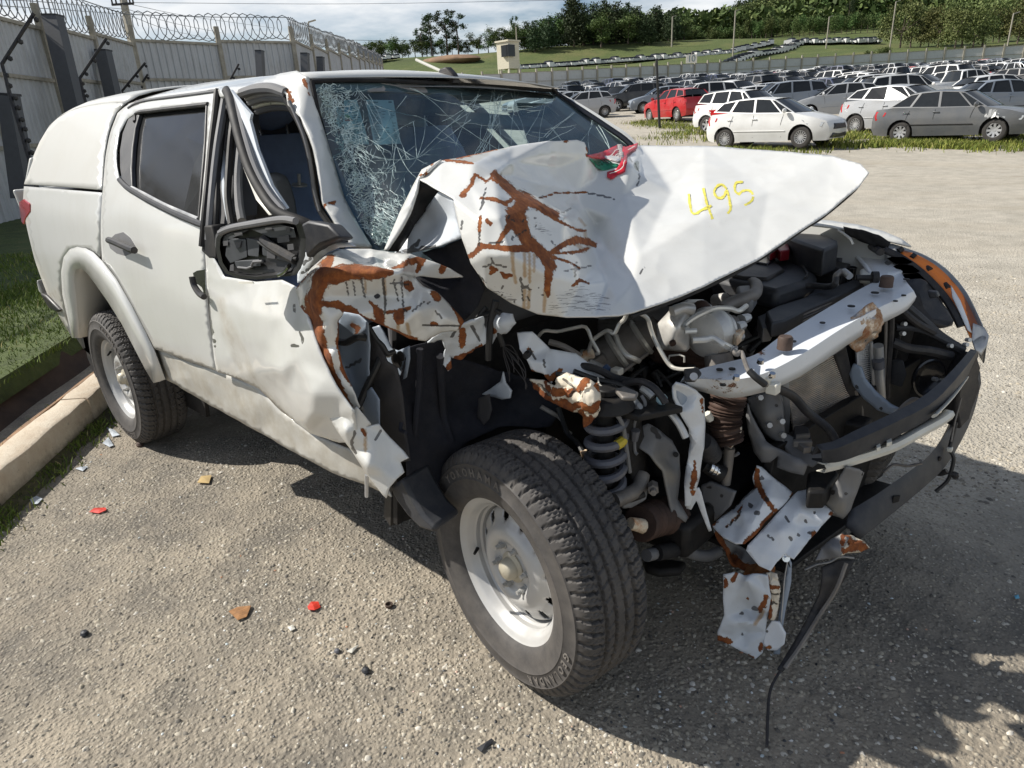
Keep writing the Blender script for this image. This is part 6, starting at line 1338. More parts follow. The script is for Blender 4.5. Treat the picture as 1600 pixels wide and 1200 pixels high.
poly("baffle_strip",[(.292,.42,.67),(.308,.43,.675),(.325,.47,.596),(.331,.49,.533),(.318,.48,.533),(.307,.45,.598)],(-.01,0,0),'dull',bevel=.002)
tsheet("latch_brace",[(1328,584,.286,.4,.738),(1334,568,.293,.4,.775),(1346,574,.318,.4,.767),(1352,592,.334,.4,.731),(1368,612,.37,.4,.695),(1392,632,.419,.4,.663),(1404,638,.442,.4,.656),(1396,648,.431,.4,.63),(1372,640,.385,.4,.636),(1350,622,.339,.4,.665),(1334,602,.303,.4,.701),(1340,590,.311,.4,.73)],11,'bluegrey',res=5,smooth=1,thick=.012,marks=[('crack',2.4,[(1339,604),(1341,605)]),('crack',2.4,[(1376,638),(1378,638)])])
# ---- upper tie bar of the nose
zt=np.linspace(.895,1.0,10)
bk=[(.072,-.287,.895),(.097,-.229,.905),(.141,-.169,.915),(.189,-.117,.93),(.191,.02,.94),(.207,.147,.955),(.218,.36,.965),(.238,.558,.98),(.261,.743,.99),(.296,.781,1)]
fr_=[(.094,-.325,.895),(.122,-.291,.9),(.191,-.285,.91),(.248,-.242,.92),(.278,-.16,.93),(.302,-.046,.945),(.32,.163,.96),(.348,.346,.975),(.378,.501,.985),(.395,.551,.995)]
bt=[(.078,-.282,.865),(.115,-.256,.85),(.188,-.253,.85),(.239,-.213,.86),(.274,-.156,.87),(.306,-.04,.885),(.325,.181,.9),(.353,.368,.92),(.39,.497,.94),(.397,.569,.96)]
rr=[[(x[0]-.012,x[1],x[2]-.02) for x in bk],bk,[tuple(Vector(a).lerp(Vector(b),.5)-Vector((0,0,.004))) for a,b in zip(bk,fr_)],fr_,[tuple(Vector(a).lerp(Vector(b),.5)+Vector((.006,0,0))) for a,b in zip(fr_,bt)],bt]
def dense_rows(rows_,k=4):return [[tuple(p) for p in spline(r,k)] for r in rows_]
TB=loft("tie_bar",dense_rows(rr),'bay',sm=38,thick=.004)
at_=TB.data.attributes
for nm in ('rust','crack','drip','dirt'):at_.new(nm,'FLOAT','POINT')
for i,v in enumerate(TB.data.vertices):
    c=v.co;e=max(0,1-(c-Vector((.182,-.298,.88))).length/.07)*.8;e2=max(0,1-(c-Vector((.193,-.094,.93))).length/.03)
    at_['rust'].data[i].value=max(e,e2)*.75
for c_,r_ in (((.145,-.235,.915),.009),((.175,-.224,.92),.009),((.247,-.008,.952),.008),((.26,.166,.965),.008),((.282,.335,.98),.011),((.299,.497,.99),.012),((.34,.677,1.003),.010),((.204,-.33,.915),.008),((.29,-.25,.93),.006),((.375,.443,.985),.007),((.38,.507,.99),.007)):
    mb=MB();v=Vector(c_);mb.cyl(v-Vector((0,0,.002)),v+Vector((0,0,.001)),r_,n=12);mb.build("bar_hole",M['chassis'],T)
for c_,r_,m_ in (((.252,-.079,.95),.020,'brownplug'),((.309,.57,.995),.021,'brownplug')):
    mb=MB();v=Vector(c_);mb.lathe([(.0,.036),(r_*.8,.036),(r_,.030),(r_*.98,.012),(r_*1.02,.0)],v,(0,0,1),18);mb.build("hood_stop",M[m_],T)
for c_ in ((.242,-.206,.945),(.291,-.244,.93),(.223,-.299,.925)):
    mb=MB();v=Vector(c_);mb.cyl(v,v+Vector((.002,-.002,.010)),.010,.008,8);mb.build("bar_bolt",M['chrome'],T)
mb=MB();mb.slab([(.094,-.334,.925),(.118,-.304,.925),(.144,-.332,.925),(.154,-.381,.925),(.133,-.396,.925)],(0,0,.012));mb.build("rubber_pad",M['black'],T,bevel=.004);mb=MB();mb.cyl((.146,-.375,.935),(.154,-.39,.945),.010,n=10);mb.build("pad_bolt",M['steel'],T)
bar("latch_cable",[(.155,-.168,.96),(.173,-.219,.965),(.184,-.219,.96),(.186,-.2,.962),(.215,-.237,.95),(.24,-.267,.94),(.263,-.27,.925),(.277,-.236,.9)],.006,'dull');bar("cable_sleeve",[(.244,-.275,.945),(.264,-.274,.93),(.282,-.258,.91)],.009,'wire')
mb=MB();mb.cyl((.263,-.213,.9),(.264,-.187,.91),.012,n=10);mb.box((.278,-.196,.88),(.03,.03,.03));mb.build("cable_clip",M['whiteplastic'],T,bevel=.004)
bar("ribbed_loom",[(.21,-.064,.829),(.23,-.039,.814),(.25,.03,.772),(.28,.072,.716),(.33,.101,.669),(.36,.101,.632),(.38,.083,.607),(.4,.068,.574),(.42,.077,.56),(.44,.096,.56)],.013,'black',n=10)
# left end plate reaching the wing
LP=tsheet("wing_apron",[(1302,374,-.051,1.102,1.04),(1330,378,.02,1.102,1.035),(1350,384,.08,1.067,1.03),(1372,396,.157,.986,1.02),(1392,412,.237,.868,1.01),(1410,426,.299,.783,1),(1386,434,.274,.702,.995),(1366,440,.251,.646,.99),(1358,424,.201,.751,1),(1340,402,.11,.906,1.015),(1320,386,.027,1.009,1.03)],11,'bay',res=5,smooth=1,thick=.01,marks=[('crack',2.4,[(1347,392),(1349,392)]),('crack',3.0,[(1386,414),(1390,413)]),('dirt',8,[(1326,384),(1342,402),(1362,432)])])
bar("apron_lip",[(-.055,1.099,1.035),(.04,.985,1.03),(.122,.884,1.015),(.201,.751,1),(.245,.668,.985)],.008,'bay')
mb=MB();v=Vector((.157,.986,1.02));mb.box(v+Vector((0,0,.022)),(.04,.022,.045));mb.build("brown_block",M['brownplug'],T,bevel=.006)
poly("reservoir_cap",[(.162,.779,1),(.178,.839,1),(.235,.82,1),(.261,.761,1),(.24,.679,1),(.195,.676,1)],(0,0,-.03),'whiteplastic',bevel=.008)
# ---- turbo, exhaust and pipes
tc_=Vector((.007,-.013,.94));ax=(Vector((.023,.104,.94))-tc_).normalized();TU=empty("turbocharger");TU.parent=T
mb=MB();mb.lathe([(.0,-.060),(.044,-.057),(.070,-.044),(.080,-.020),(.076,.004),(.064,.022),(.055,.032),(.058,.040),(.044,.044),(.0,.046)],tc_,ax,30);mb.build("compressor_housing",M['alu'],TU)
mb=MB();mb.cyl(tc_+ax*.036,tc_+ax*.075,.044,.034,20);mb.cyl(tc_+ax*.07,tc_+ax*.10,.026,.030,16);mb.build("turbine_flange",M['dull'],TU)
mb=MB();mb.cyl(tc_+Vector((.03,-.02,-.06)),tc_+Vector((.05,-.03,-.12)),.040,.046,20);mb.build("outlet",M['dull'],TU);mb=MB();mb.lathe([(.050,-.010),(.056,0),(.050,.010)],tc_+Vector((.045,-.027,-.105)),(.35,-.2,-1),24);mb.build("clamp_ring",M['steel'],TU)
for c_ in ((.059,.03,.95),(.042,.097,.955),(.077,-.019,.93)):
    mb=MB();v=Vector(c_);mb.cyl(v,v+ax*.035,.018,.014,8);mb.sphere(v+ax*.035,.014,8);mb.build("actuator",M['steel'],TU)
mb=MB();v=Vector((-.042,.249,.86));mb.slab([(.073,-.023,.95),(.065,.042,.95),(.089,.026,.95),(.104,-.054,.95)],(0,0,-.03));mb.build("oil_flange",M['creamrust'],TU,bevel=.004)
tsheet("heat_shield",[(1027,507,-.139,-.09,.957),(1040,494,-.123,-.07,.982),(1052,480,-.121,-.03,1.001),(1075,469,-.094,.01,1.018),(1098,469,-.06,.04,1.016),(1112,478,-.034,.05,.999),(1104,482,-.041,.03,.995),(1082,484,-.066,-.01,.996),(1081,500,-.05,-.04,.974),(1077,523,-.046,-.06,.933),(1077,544,-.033,-.08,.898),(1072,549,-.037,-.09,.89),(1048,547,-.078,-.11,.892),(1030,545,-.112,-.12,.892),(1026,528,-.134,-.1,.918),(1046,500,-.08,-.12,.988),(1060,512,-.043,-.13,.973),(1050,530,-.057,-.14,.938),(1066,494,-.049,-.1,1),(1078,478,-.053,-.05,1.019),(1095,474,-.045,0,1.017)],15,'shield',res=4,smooth=4,thick=.006,sharp=80)
bar("shield_roll",[(-.084,-.1,1.007),(-.067,-.07,1.014),(-.05,-.04,1.006)],.018,'shield',n=12);mb=MB();mb.cyl((-.054,-.145,.932),(-.047,-.15,.927),.010,n=8);mb.build("shield_bolt",M['brownmetal'],T)
mb=MB();mb.sphere((-.042,0,.998),.030,12);mb.build("manifold_nub",M['brownmetal'],T)
poly("manifold",[(-.299,.06,.865),(-.225,.06,.922),(-.112,.06,.842),(-.012,.06,.829),(-.031,.06,.782),(-.146,.06,.768),(-.245,.06,.759)],(-.06,.05,0),'brownmetal',bevel=.02)
dp0=Vector((-.44,-.1,.719));dp1=Vector((-.253,.06,.881));dd=(dp1-dp0)
mb=MB();mb.lathe([(.0,0),(.050,.0),(.066,.02),(.070,.06),(.070,dd.length*.52),(.074,dd.length*.56),(.070,dd.length*.60),(.066,dd.length*.82),(.05,dd.length*.92),(.040,dd.length*1.1)],dp0,dd,32);mb.build("particle_filter",M['dull'],T)
for t,r in ((.56,.076),(.20,.072),(.86,.064)):
    mb=MB();c_=dp0+dd*t;mb.lathe([(r,-.010),(r+.005,0),(r,.010)],c_,dd,32);mb.build("clamp_band",M['zinc'],T)
for a in (.1,1.0,2.0):
    mb=MB();x_=dd.normalized().orthogonal().normalized();y_=dd.normalized().cross(x_);c_=dp0+dd*.34+(x_*math.cos(a*2)+y_*math.sin(a*2))*.062;mb.box(c_,(.05,.05,.03),dd.to_track_quat('X','Z').to_matrix());mb.build("stamped_rib",M['dull'],T,bevel=.006)
bar("fuel_pipe",[(-.434,-.32,.918),(-.401,-.32,.951),(-.366,-.3,.95),(-.319,-.28,.963),(-.285,-.26,.968),(-.261,-.26,.929),(-.237,-.26,.897),(-.245,-.26,.889)],.0055,'zinc',k=3)
bar("fuel_pipe",[(-.277,-.25,.87),(-.279,-.25,.896),(-.264,-.25,.928),(-.228,-.24,.958),(-.211,-.24,.963),(-.193,-.24,.958),(-.182,-.23,.987),(-.173,-.22,.998),(-.162,-.22,1.019),(-.148,-.22,1.029),(-.131,-.2,1.019),(-.117,-.18,1.001),(-.111,-.17,.966),(-.095,-.17,.933),(-.077,-.17,.907),(-.045,-.17,.869),(-.009,-.18,.866),(.054,-.2,.885)],.0065,'zinc',k=4)
mb=MB();mb.cyl((-.148,-.22,1.029),(-.147,-.22,1.045),.008,n=6);mb.cyl((-.147,-.22,1.045),(-.145,-.22,1.072),.0115,.0105,6);mb.build("pipe_nut",M['steel'],T)
bar("band_strap",[(-.237,-.17,.926),(-.209,-.19,.903),(-.174,-.2,.882),(-.155,-.18,.866),(-.16,-.15,.85)],.008,'zinc',flat=.4)
mb=MB();mb.cyl((-.297,-.25,.87),(-.274,-.24,.88),.016,n=10);mb.cyl((-.301,-.27,.862),(-.292,-.25,.863),.014,n=10);mb.build("pipe_joint",M['creamrust'],T);mb=MB();mb.cyl((-.269,-.26,.857),(-.223,-.25,.843),.012,.010,10);mb.build("pipe_sleeve",M['steel'],T);mb=MB();mb.cyl((-.216,-.26,.852),(-.192,-.26,.836),.014,n=10);mb.build("blue_plug",plain("blue plug",(.05,.09,.18),.4),T);mb=MB();mb.box((-.169,-.26,.849),(.03,.03,.022));mb.build("white_plug",M['whiteplastic'],T,bevel=.004)
bar("rail_pipe",[(-.347,-.36,.936),(-.309,-.34,.924),(-.277,-.3,.888)],.010,'dull');bar("loom",[(-.23,-.46,.897),(-.197,-.42,.908),(-.145,-.4,.905),(-.108,-.36,.874),(-.035,-.34,.865)],.011,'black');bar("loom",[(-.201,-.5,.908),(-.147,-.5,.913),(-.144,-.51,.898),(-.154,-.52,.888)],.007,'black');bar("loom",[(-.158,-.48,.919),(-.115,-.44,.893),(-.069,-.4,.876),(-.03,-.38,.856)],.008,'wire')
bar("yellow_wire",[(-.091,-.46,.909),(-.075,-.47,.893),(-.045,-.46,.883),(-.015,-.45,.865)],.002,'whiteplastic');bar("stay_bar",[(-.165,-.1,.862),(-.177,-.16,.843),(-.194,-.22,.819)],.006,'dull',k=1)
bar("clip_wire",[(-.062,-.15,.87),(-.058,-.15,.889),(-.024,-.15,.899),(-.009,-.15,.896),(-.008,-.15,.879)],.003,'zinc',k=1)
bar("intake_hose",[(-.02,.09,.98),(-.015,.14,.99),(.006,.183,1),(.011,.245,1),(-.027,.345,1),(-.079,.429,.99),(-.118,.433,.98)],.021,'dull',n=12);mb=MB();mb.cyl((-.174,.35,.93),(-.127,.33,.95),.024,.020,14);mb.sphere((-.193,.436,.98),.020,12);mb.build("vacuum_unit",M['shield'],T)
bar("turbo_pipe",[(.027,-.204,1),(.006,-.188,1),(.006,-.153,1.01),(.017,-.108,1.02),(.021,-.04,1.02),(.041,.016,1.01),(.06,.037,1),(.053,.102,1)],.008,'zinc');bar("brass_pipe",[(.075,-.26,.99),(.097,-.238,.99),(.111,-.215,.99),(.142,-.217,.98),(.147,-.18,.96),(.172,-.202,.96)],.009,'zinc');bar("banjo_pipe",[(.033,-.229,1),(.056,-.206,1)],.008,'zinc',k=1)
mb=MB();mb.slab([(.015,.277,.92),(.02,.346,.92),(.075,.28,.92),(.1,.193,.92),(.084,.165,.92)],(0,0,-.05));mb.build("shroud_bracket",M['greypaint'],T,bevel=.004);poly("shroud_tab",[(.091,.231,.93),(.104,.249,.93),(.126,.187,.93),(.125,.153,.93)],(0,0,-.02),'whiteplastic',bevel=.002)
rs_=random.Random(31)
for i in range(26):# small lumps, plugs and brackets around the engine
    c_=Vector((-.30+rs_.uniform(0,.30),rs_.uniform(.0,.52),rs_.uniform(.72,.80)));mb=MB();mb.box(c_,(rs_.uniform(.02,.06),rs_.uniform(.02,.06),rs_.uniform(.02,.05)),Euler((rs_.uniform(0,3),rs_.uniform(0,1),rs_.uniform(0,3))).to_matrix());mb.build("engine_bracket",M[rs_.choice(['chassis','black','dull','darkgrey'])],T,bevel=.004)
for i in range(12):
    a=Vector((-.35+rs_.uniform(0,.35),rs_.uniform(-.20,.50),rs_.uniform(.70,.78)));bar("small_hose",[a,a+Vector((rs_.uniform(-.1,.1),rs_.uniform(-.1,.1),.05)),a+Vector((rs_.uniform(-.15,.15),rs_.uniform(-.15,.15),rs_.uniform(-.05,.03)))],rs_.uniform(.005,.010),'wire')
# snapped loom dangling in the wheel arch
for i in range(9):
    a=Vector((-.384,-.52,.961));e=Vector((-.315,-.52,.897))+Vector((rs_.uniform(-.05,.03),rs_.uniform(-.03,.03),rs_.uniform(-.06,.04)));bar("bare_wire",[a,a.lerp(e,.5)+Vector((rs_.uniform(-.02,.02),0,rs_.uniform(0,.02))),e,e+Vector((0,0,-.02))],.0016,'felt',n=5)
bar("loom",[(-.361,-.56,1.106),(-.373,-.57,1.052),(-.378,-.58,.997),(-.386,-.58,.935)],.010,'wire');bar("loom",[(-.401,-.56,1.082),(-.422,-.58,1.046),(-.397,-.57,1.062),(-.346,-.56,1.075),(-.356,-.56,1.015),(-.354,-.55,.975)],.008,'wire');bar("loom",[(-.656,-.9,1.029),(-.615,-.89,1.028),(-.571,-.88,1.048),(-.56,-.86,1.043)],.010,'wire');bar("loom",[(-.571,-.8,.993),(-.567,-.83,.956),(-.581,-.86,.905),(-.589,-.89,.856),(-.597,-.9,.838)],.010,'wire');bar("loom",[(-.571,-.84,1.068),(-.557,-.83,1.032),(-.546,-.82,1.013),(-.541,-.81,.989),(-.532,-.79,.992)],.007,'wire');bar("loom_tie",[(-.586,-.79,.982),(-.571,-.79,.97),(-.544,-.79,.986)],.006,'zinc')
bar("pinch_rod",[(-.301,-.46,.77),(-.276,-.44,.749),(-.269,-.42,.733),(-.254,-.42,.725)],.007,'dull');bar("brake_hose",[(-.268,-.42,.763),(-.236,-.42,.688),(-.186,-.44,.681),(-.143,-.46,.665)],.008,'wire');mb=MB();mb.cyl((-.143,-.46,.673),(-.138,-.46,.654),.010,n=8);mb.build("hose_fitting",M['creamrust'],T);bar("bay_stay",[(-.262,-.4,.681),(-.237,-.4,.675)],.006,'zinc',k=1)

# ---- broken nose on the right: brackets, crash horn, hanging plate
tsheet("nose_bracket",[(1050,604,.068,-.345,.883),(1056,598,.082,-.35,.899),(1072,602,.101,-.33,.889),(1090,612,.119,-.3,.866),(1099,622,.126,-.28,.842),(1101,660,.129,-.27,.767),(1099,700,.127,-.265,.686),(1093,742,.117,-.26,.595),(1086,768,.106,-.26,.537),(1078,792,.095,-.265,.484),(1070,790,.084,-.275,.488),(1069,760,.082,-.28,.554),(1074,720,.091,-.285,.642),(1080,690,.102,-.29,.708),(1076,670,.103,-.31,.756),(1062,645,.088,-.335,.808),(1052,622,.073,-.345,.851),(1082,640,.117,-.32,.82),(1086,690,.122,-.305,.72),(1082,740,.114,-.295,.614),(1070,622,.082,-.3,.838)],17,'bay',res=4,smooth=1,thick=.006,marks=[('rust',2.5,[(1085,720,2),(1084,745,4),(1080,765,2)]),('rust',2,[(1095,622,2),(1097,645,2)]),('rust',2,[(1080,768),(1086,770)])],sharp=35,seed=16)
tsheet("bracket_cheek",[(1056,604,.073,-.335,.881),(1070,606,.086,-.31,.872),(1080,616,.095,-.29,.849),(1082,630,.1,-.29,.824),(1076,660,.097,-.3,.769),(1066,640,.087,-.32,.812),(1058,622,.079,-.335,.849)],7,'bluegrey',res=5,smooth=0,thick=.003)
tsheet("bracket_foot",[(1080,764,.095,-.262,.542),(1092,762,.115,-.255,.551),(1096,770,.121,-.25,.534),(1104,800,.133,-.235,.466),(1112,828,.143,-.215,.398),(1107,830,.136,-.22,.393),(1098,808,.125,-.24,.448),(1088,782,.109,-.255,.506),(1080,796,.096,-.258,.472),(1072,794,.083,-.265,.475),(1074,778,.085,-.265,.51)],11,'bay',res=4,smooth=0,thick=.004)
boot("intercooler_duct",[Vector(p) for p in [(.105,-.08,.782),(.101,-.09,.735),(.106,-.1,.69),(.121,-.1,.639)]],.050,.046,13,'brownmetal')
tsheet("duct_end",[(1112,662,.065,-.1,.682),(1130,668,.102,-.1,.68),(1158,668,.157,-.1,.696),(1156,682,.156,-.1,.666),(1140,704,.127,-.1,.611),(1130,690,.105,-.1,.634),(1116,676,.075,-.1,.655)],7,'cream',res=4,smooth=1,thick=.004,wrinkle=.008,seed=17,marks=[('rust',5,[(1116,668,4),(1140,690,7)])])
mb=MB();mb.cyl((.077,-.16,.741),(.085,-.15,.719),.012,n=6);mb.build("bright_tag",M['whiteplastic'],T)
boot("small_bellows",[Vector(p) for p in [(.09,-.2,.669),(.092,-.17,.641),(.091,-.14,.599)]],.026,.03,5,'black');mb=MB()
for k in range(3):
    a=Vector((.1,-.17,.576)).lerp(Vector((.111,-.15,.558)),k/2);mb.cyl(a,a+Vector((.006,.006,-.004)),.017,n=12)
tag(mb.build("coupling_rings",M['chrome'],T),kind="stuff");mb=MB();mb.cyl((.127,-.1,.62),(.123,-.1,.496),.016,.014,12);mb.build("drop_pipe",M['dull'],T)
bar("loom",[(.099,-.09,.59),(.115,-.09,.603),(.136,-.09,.593),(.151,-.09,.606)],.005,'trim');mb=MB();mb.cyl((.078,-.16,.573),(.127,-.13,.542),.022,.026,12);mb.build("rack_end",M['chassis'],T)
tsheet("dark_bracket",[(1168,622,.103,.05,.725),(1182,616,.131,.05,.744),(1200,612,.165,.05,.761),(1218,608,.199,.05,.778),(1224,640,.217,.05,.716),(1226,690,.23,.05,.613),(1210,688,.199,.05,.608),(1196,680,.17,.05,.617),(1182,660,.138,.05,.652),(1172,640,.114,.05,.689),(1196,650,.177,.02,.695)],10,'greypaint',res=5,smooth=1,thick=.006,wrinkle=.004,marks=[('crack',2.4,[(1213,632),(1214,636)])],seed=18)
for c_ in ((.148,.03,.745),(.216,.04,.681),(.224,.04,.637),(.183,.03,.663)):
    mb=MB();v=Vector(c_);mb.cyl(v,v+Vector((.010,-.010,.005)),.010,.009,6);mb.build("bracket_bolt",M['steel'],T)
tsheet("bent_arm",[(1168,630,.127,0,.731),(1174,648,.141,0,.697),(1184,668,.165,0,.66),(1198,690,.196,0,.622),(1212,700,.225,0,.61),(1230,708,.26,0,.604),(1250,716,.298,0,.599),(1262,726,.322,0,.585),(1256,742,.315,0,.549),(1236,738,.277,0,.545),(1214,730,.234,0,.548),(1216,712,.235,0,.587),(1204,722,.213,0,.558),(1190,722,.186,0,.549),(1178,706,.159,0,.576),(1170,676,.138,0,.635),(1166,650,.126,0,.688),(1190,700,.194,-.03,.612),(1240,726,.289,-.02,.583)],17,'greypaint',res=5,smooth=2,thick=.006,wrinkle=.006,sharp=40,seed=19)
tsheet("bracket_plate",[(1216,672,.196,.08,.63),(1262,694,.281,.1,.6),(1284,706,.322,.11,.582),(1288,716,.334,.1,.569),(1270,730,.314,.07,.544),(1248,724,.276,.06,.549),(1228,704,.233,.06,.579)],7,'greypaint',res=5,smooth=1,thick=.01,marks=[('crack',3,[(1258,702),(1266,706)])])
mb=MB();mb.slab([(.21,.165,.62),(.24,.2,.62),(.288,.109,.62),(.246,.077,.62)],(0,0,-.02));mb.build("horn_unit",M['darkgrey'],T,bevel=.005)
for k in range(3):
    poly("horn_fin",[(.249,.087,.63),(.278,.12,.63),(.283,.107,.63),(.254,.074,.63)] if k ==0 else ([(.249,.068,.62),(.291,.1,.62),(.3,.085,.62),(.256,.052,.62)] if k ==1 else [(.233,.091,.615),(.28,.061,.615),(.307,.06,.615),(.293,.039,.615)]),(0,0,-.02),'dull',bevel=.002)
bar("clip_pin",[(.263,.04,.527),(.279,.04,.554),(.286,.04,.565)],.006,'steel',k=1)
# crash horn: folded white box section with rusted folds
h1m=[('rust',3,[(1182,734,4),(1184,756,5),(1194,776,3),(1208,796,3)]),('rust',3.5,[(1212,798,4),(1196,815,4),(1178,834,4),(1164,850,4)]),('rust',3,[(1146,772,4),(1166,766,3),(1180,760,3)]),('rust',1.6,[(1159,790,1.5),(1152,808,1.6),(1136,824,1.2)]),('crack',1.5,[(1137,824),(1150,812),(1158,796)]),('crack',3.0,[(1171,788),(1173,790)]),('crack',3.3,[(1181,801),(1185,802)]),('crack',3,[(1198,780),(1199,782)]),('crack',2.4,[(1189,746),(1191,748)]),('rust',3,[(1240,770,3),(1236,776,2)]),('rust',2,[(1114,820,3),(1122,816,2)])]
tsheet("crash_horn",[(1182,727,.176,-.012,.54),(1190,730,.19,-.005,.535),(1210,748,.232,-.006,.51),(1240,770,.288,.008,.475),(1228,784,.283,-.03,.46),(1214,798,.274,-.07,.445),(1196,816,.262,-.119,.425),(1180,834,.251,-.157,.4),(1164,850,.239,-.195,.38),(1150,850,.216,-.204,.375),(1130,840,.173,-.198,.375),(1112,821,.122,-.175,.385),(1130,806,.138,-.134,.405),(1150,790,.155,-.087,.425),(1166,776,.169,-.051,.445),(1180,762,.184,-.025,.47),(1176,744,.175,-.031,.51),(1184,800,.24,-.127,.455),(1200,780,.248,-.081,.48),(1150,820,.187,-.148,.4),(1170,830,.237,-.17,.41),(1158,800,.193,-.134,.44),(1190,750,.203,-.028,.505)],17,'bay',res=4,smooth=1,thick=.006,marks=h1m,wrinkle=.006,wscale=14,sharp=30,seed=20)
h2m=[('crack',2.4,[(1272,800),(1273,801)]),('crack',2.4,[(1258,814),(1259,815)]),('crack',3.0,[(1234,840),(1236,843)]),('crack',2.7,[(1247,836),(1248,837)]),('crack',2.4,[(1264,833),(1266,834)]),('rust',4,[(1272,834,4),(1270,842,3)]),('rust',4,[(1298,803,4),(1302,808,3)]),('crack',2,[(1226,808),(1232,816)]),('crack',1.6,[(1200,836),(1208,844)])]
tsheet("crash_horn_front",[(1246,768,.294,.022,.475),(1264,764,.315,.058,.475),(1276,778,.344,.046,.46),(1302,801,.399,.036,.435),(1284,822,.387,-.015,.41),(1262,846,.374,-.079,.385),(1240,874,.363,-.145,.355),(1226,866,.336,-.144,.36),(1214,878,.327,-.172,.345),(1204,892,.321,-.196,.325),(1186,884,.288,-.201,.33),(1166,860,.244,-.195,.36),(1168,852,.245,-.189,.375),(1186,834,.259,-.15,.4),(1206,812,.274,-.102,.43),(1226,790,.286,-.045,.455),(1262,790,.337,-.004,.455),(1236,816,.322,-.081,.43),(1204,850,.298,-.156,.385),(1250,800,.334,-.052,.455),(1270,812,.365,-.029,.43),(1248,834,.349,-.087,.405),(1190,866,.286,-.185,.36),(1222,830,.318,-.133,.425),(1256,822,.345,-.039,.405)],16,'bay',res=4,smooth=1,thick=.006,marks=h2m,wrinkle=.005,wscale=12,sharp=30,seed=21)
tsheet("horn_side",[(1112,822,.103,-.135,.354),(1130,841,.141,-.13,.323),(1150,851,.179,-.12,.311),(1166,860,.209,-.11,.298),(1186,884,.253,-.11,.261),(1204,892,.285,-.1,.252),(1190,896,.267,-.12,.246),(1168,896,.232,-.14,.241),(1150,884,.198,-.15,.259),(1136,866,.167,-.15,.287),(1120,842,.128,-.145,.323),(1150,870,.174,-.1,.253)],11,'greypaint',res=4,smooth=1,thick=.006,wrinkle=.012,wscale=12,marks=[('rust',5,[(1120,834,4),(1140,868,5),(1160,886,6),(1190,894,6)]),('rust',4,[(1146,872,6),(1150,880,5)])],seed=22)
bar("rust_lip",[(.237,-.15,.239),(.246,-.15,.268),(.277,-.15,.289),(.311,-.15,.298)],.014,'rustpure')
hpm=[('rust',3,[(1145,905,4),(1150,898,3)]),('rust',3,[(1186,955,4),(1194,940,4),(1196,930,3)]),('drip',4,[(1180,975),(1192,955)]),('rust',5,[(1122,998,6),(1140,1002,4)]),('rust',3,[(1190,1008,3),(1188,1015,4)]),('rust',2,[(1167,936,2),(1169,937,2)]),('crack',4.2,[(1178,950),(1181,951)]),('crack',3.0,[(1157,960),(1159,961)]),('crack',2,[(1158,990),(1160,991)]),('rust',2,[(1134,915,3),(1134,905,3)]),('rust',2,[(1160,1022,2),(1176,1028,2)])]
tsheet("hanging_plate",[(1130,897,.21,-.26,.298),(1146,895,.236,-.25,.309),(1160,898,.258,-.24,.307),(1176,896,.282,-.225,.314),(1200,898,.32,-.21,.32),(1204,930,.333,-.21,.255),(1200,960,.334,-.215,.19),(1196,990,.334,-.22,.123),(1192,1020,.336,-.23,.06),(1180,1030,.322,-.245,.037),(1160,1018,.287,-.26,.056),(1140,1008,.253,-.275,.071),(1121,1000,.221,-.29,.082),(1121,986,.219,-.29,.114),(1132,962,.232,-.28,.172),(1130,935,.222,-.275,.226),(1130,920,.218,-.27,.255),(1150,930,.249,-.25,.236),(1166,950,.262,-.2,.165),(1176,975,.302,-.24,.154),(1160,985,.267,-.225,.1),(1150,970,.262,-.265,.16),(1166,905,.277,-.255,.31),(1182,940,.303,-.23,.229),(1150,1000,.263,-.255,.082)],17,'primer',res=4,smooth=1,thick=.005,marks=hpm,wrinkle=.010,wscale=12,sharp=35,seed=23)
tsheet("crimped_flange",[(1198,899,.315,-.205,.312),(1214,898,.338,-.19,.316),(1219,920,.351,-.19,.274),(1216,950,.353,-.195,.21),(1208,972,.347,-.205,.163),(1200,962,.332,-.21,.181),(1202,930,.328,-.205,.249)],7,'cream',res=2.6,smooth=0,thick=.006,wrinkle=.022,wscale=30,sharp=30,seed=24,marks=[('rust',3,[(1199,905,3),(1202,935,4),(1200,960,5)]),('rust',2,[(1204,915),(1216,916)]),('crack',2,[(1203,925),(1216,927)]),('crack',2,[(1203,942),(1214,943)])])
tsheet("plate_tail",[(1196,986,.331,-.215,.128),(1206,970,.343,-.205,.165),(1218,972,.363,-.2,.168),(1228,990,.385,-.2,.139),(1226,1006,.386,-.205,.105),(1214,1016,.37,-.215,.079),(1200,1016,.348,-.225,.073),(1192,1006,.332,-.225,.087)],8,'bay',res=4,smooth=1,thick=.006,wrinkle=.006,marks=[('rust',3,[(1196,1012,3),(1204,1010,2)]),('crack',2,[(1198,986),(1199,988)])],seed=25)
poly("strap_head",[(.292,-.12,.358),(.306,-.12,.378),(.332,-.12,.345),(.346,-.12,.311),(.333,-.12,.291),(.311,-.12,.317)],(.006,-.006,0),'chassis',bevel=.002)
for c_ in ((.313,-.13,.362),(.334,-.13,.34)):
    mb=MB();v=Vector(c_);mb.cyl(v,v+Vector((.006,-.008,.004)),.012,.011,12);mb.cyl(v+Vector((.006,-.008,.004)),v+Vector((.012,-.016,.008)),.007,n=6);mb.build("strap_bolt",M['chrome'],T)
tsheet("steel_strap",[(1232,868,.339,-.12,.344),(1237,880,.351,-.12,.322),(1236,910,.359,-.13,.264),(1228,950,.361,-.155,.189),(1222,990,.367,-.18,.115),(1218,1022,.374,-.2,.056),(1209,1022,.357,-.2,.046),(1214,980,.351,-.18,.129),(1222,930,.344,-.15,.223),(1229,895,.343,-.13,.29)],10,'bluegrey',res=5,smooth=1,thick=.004)
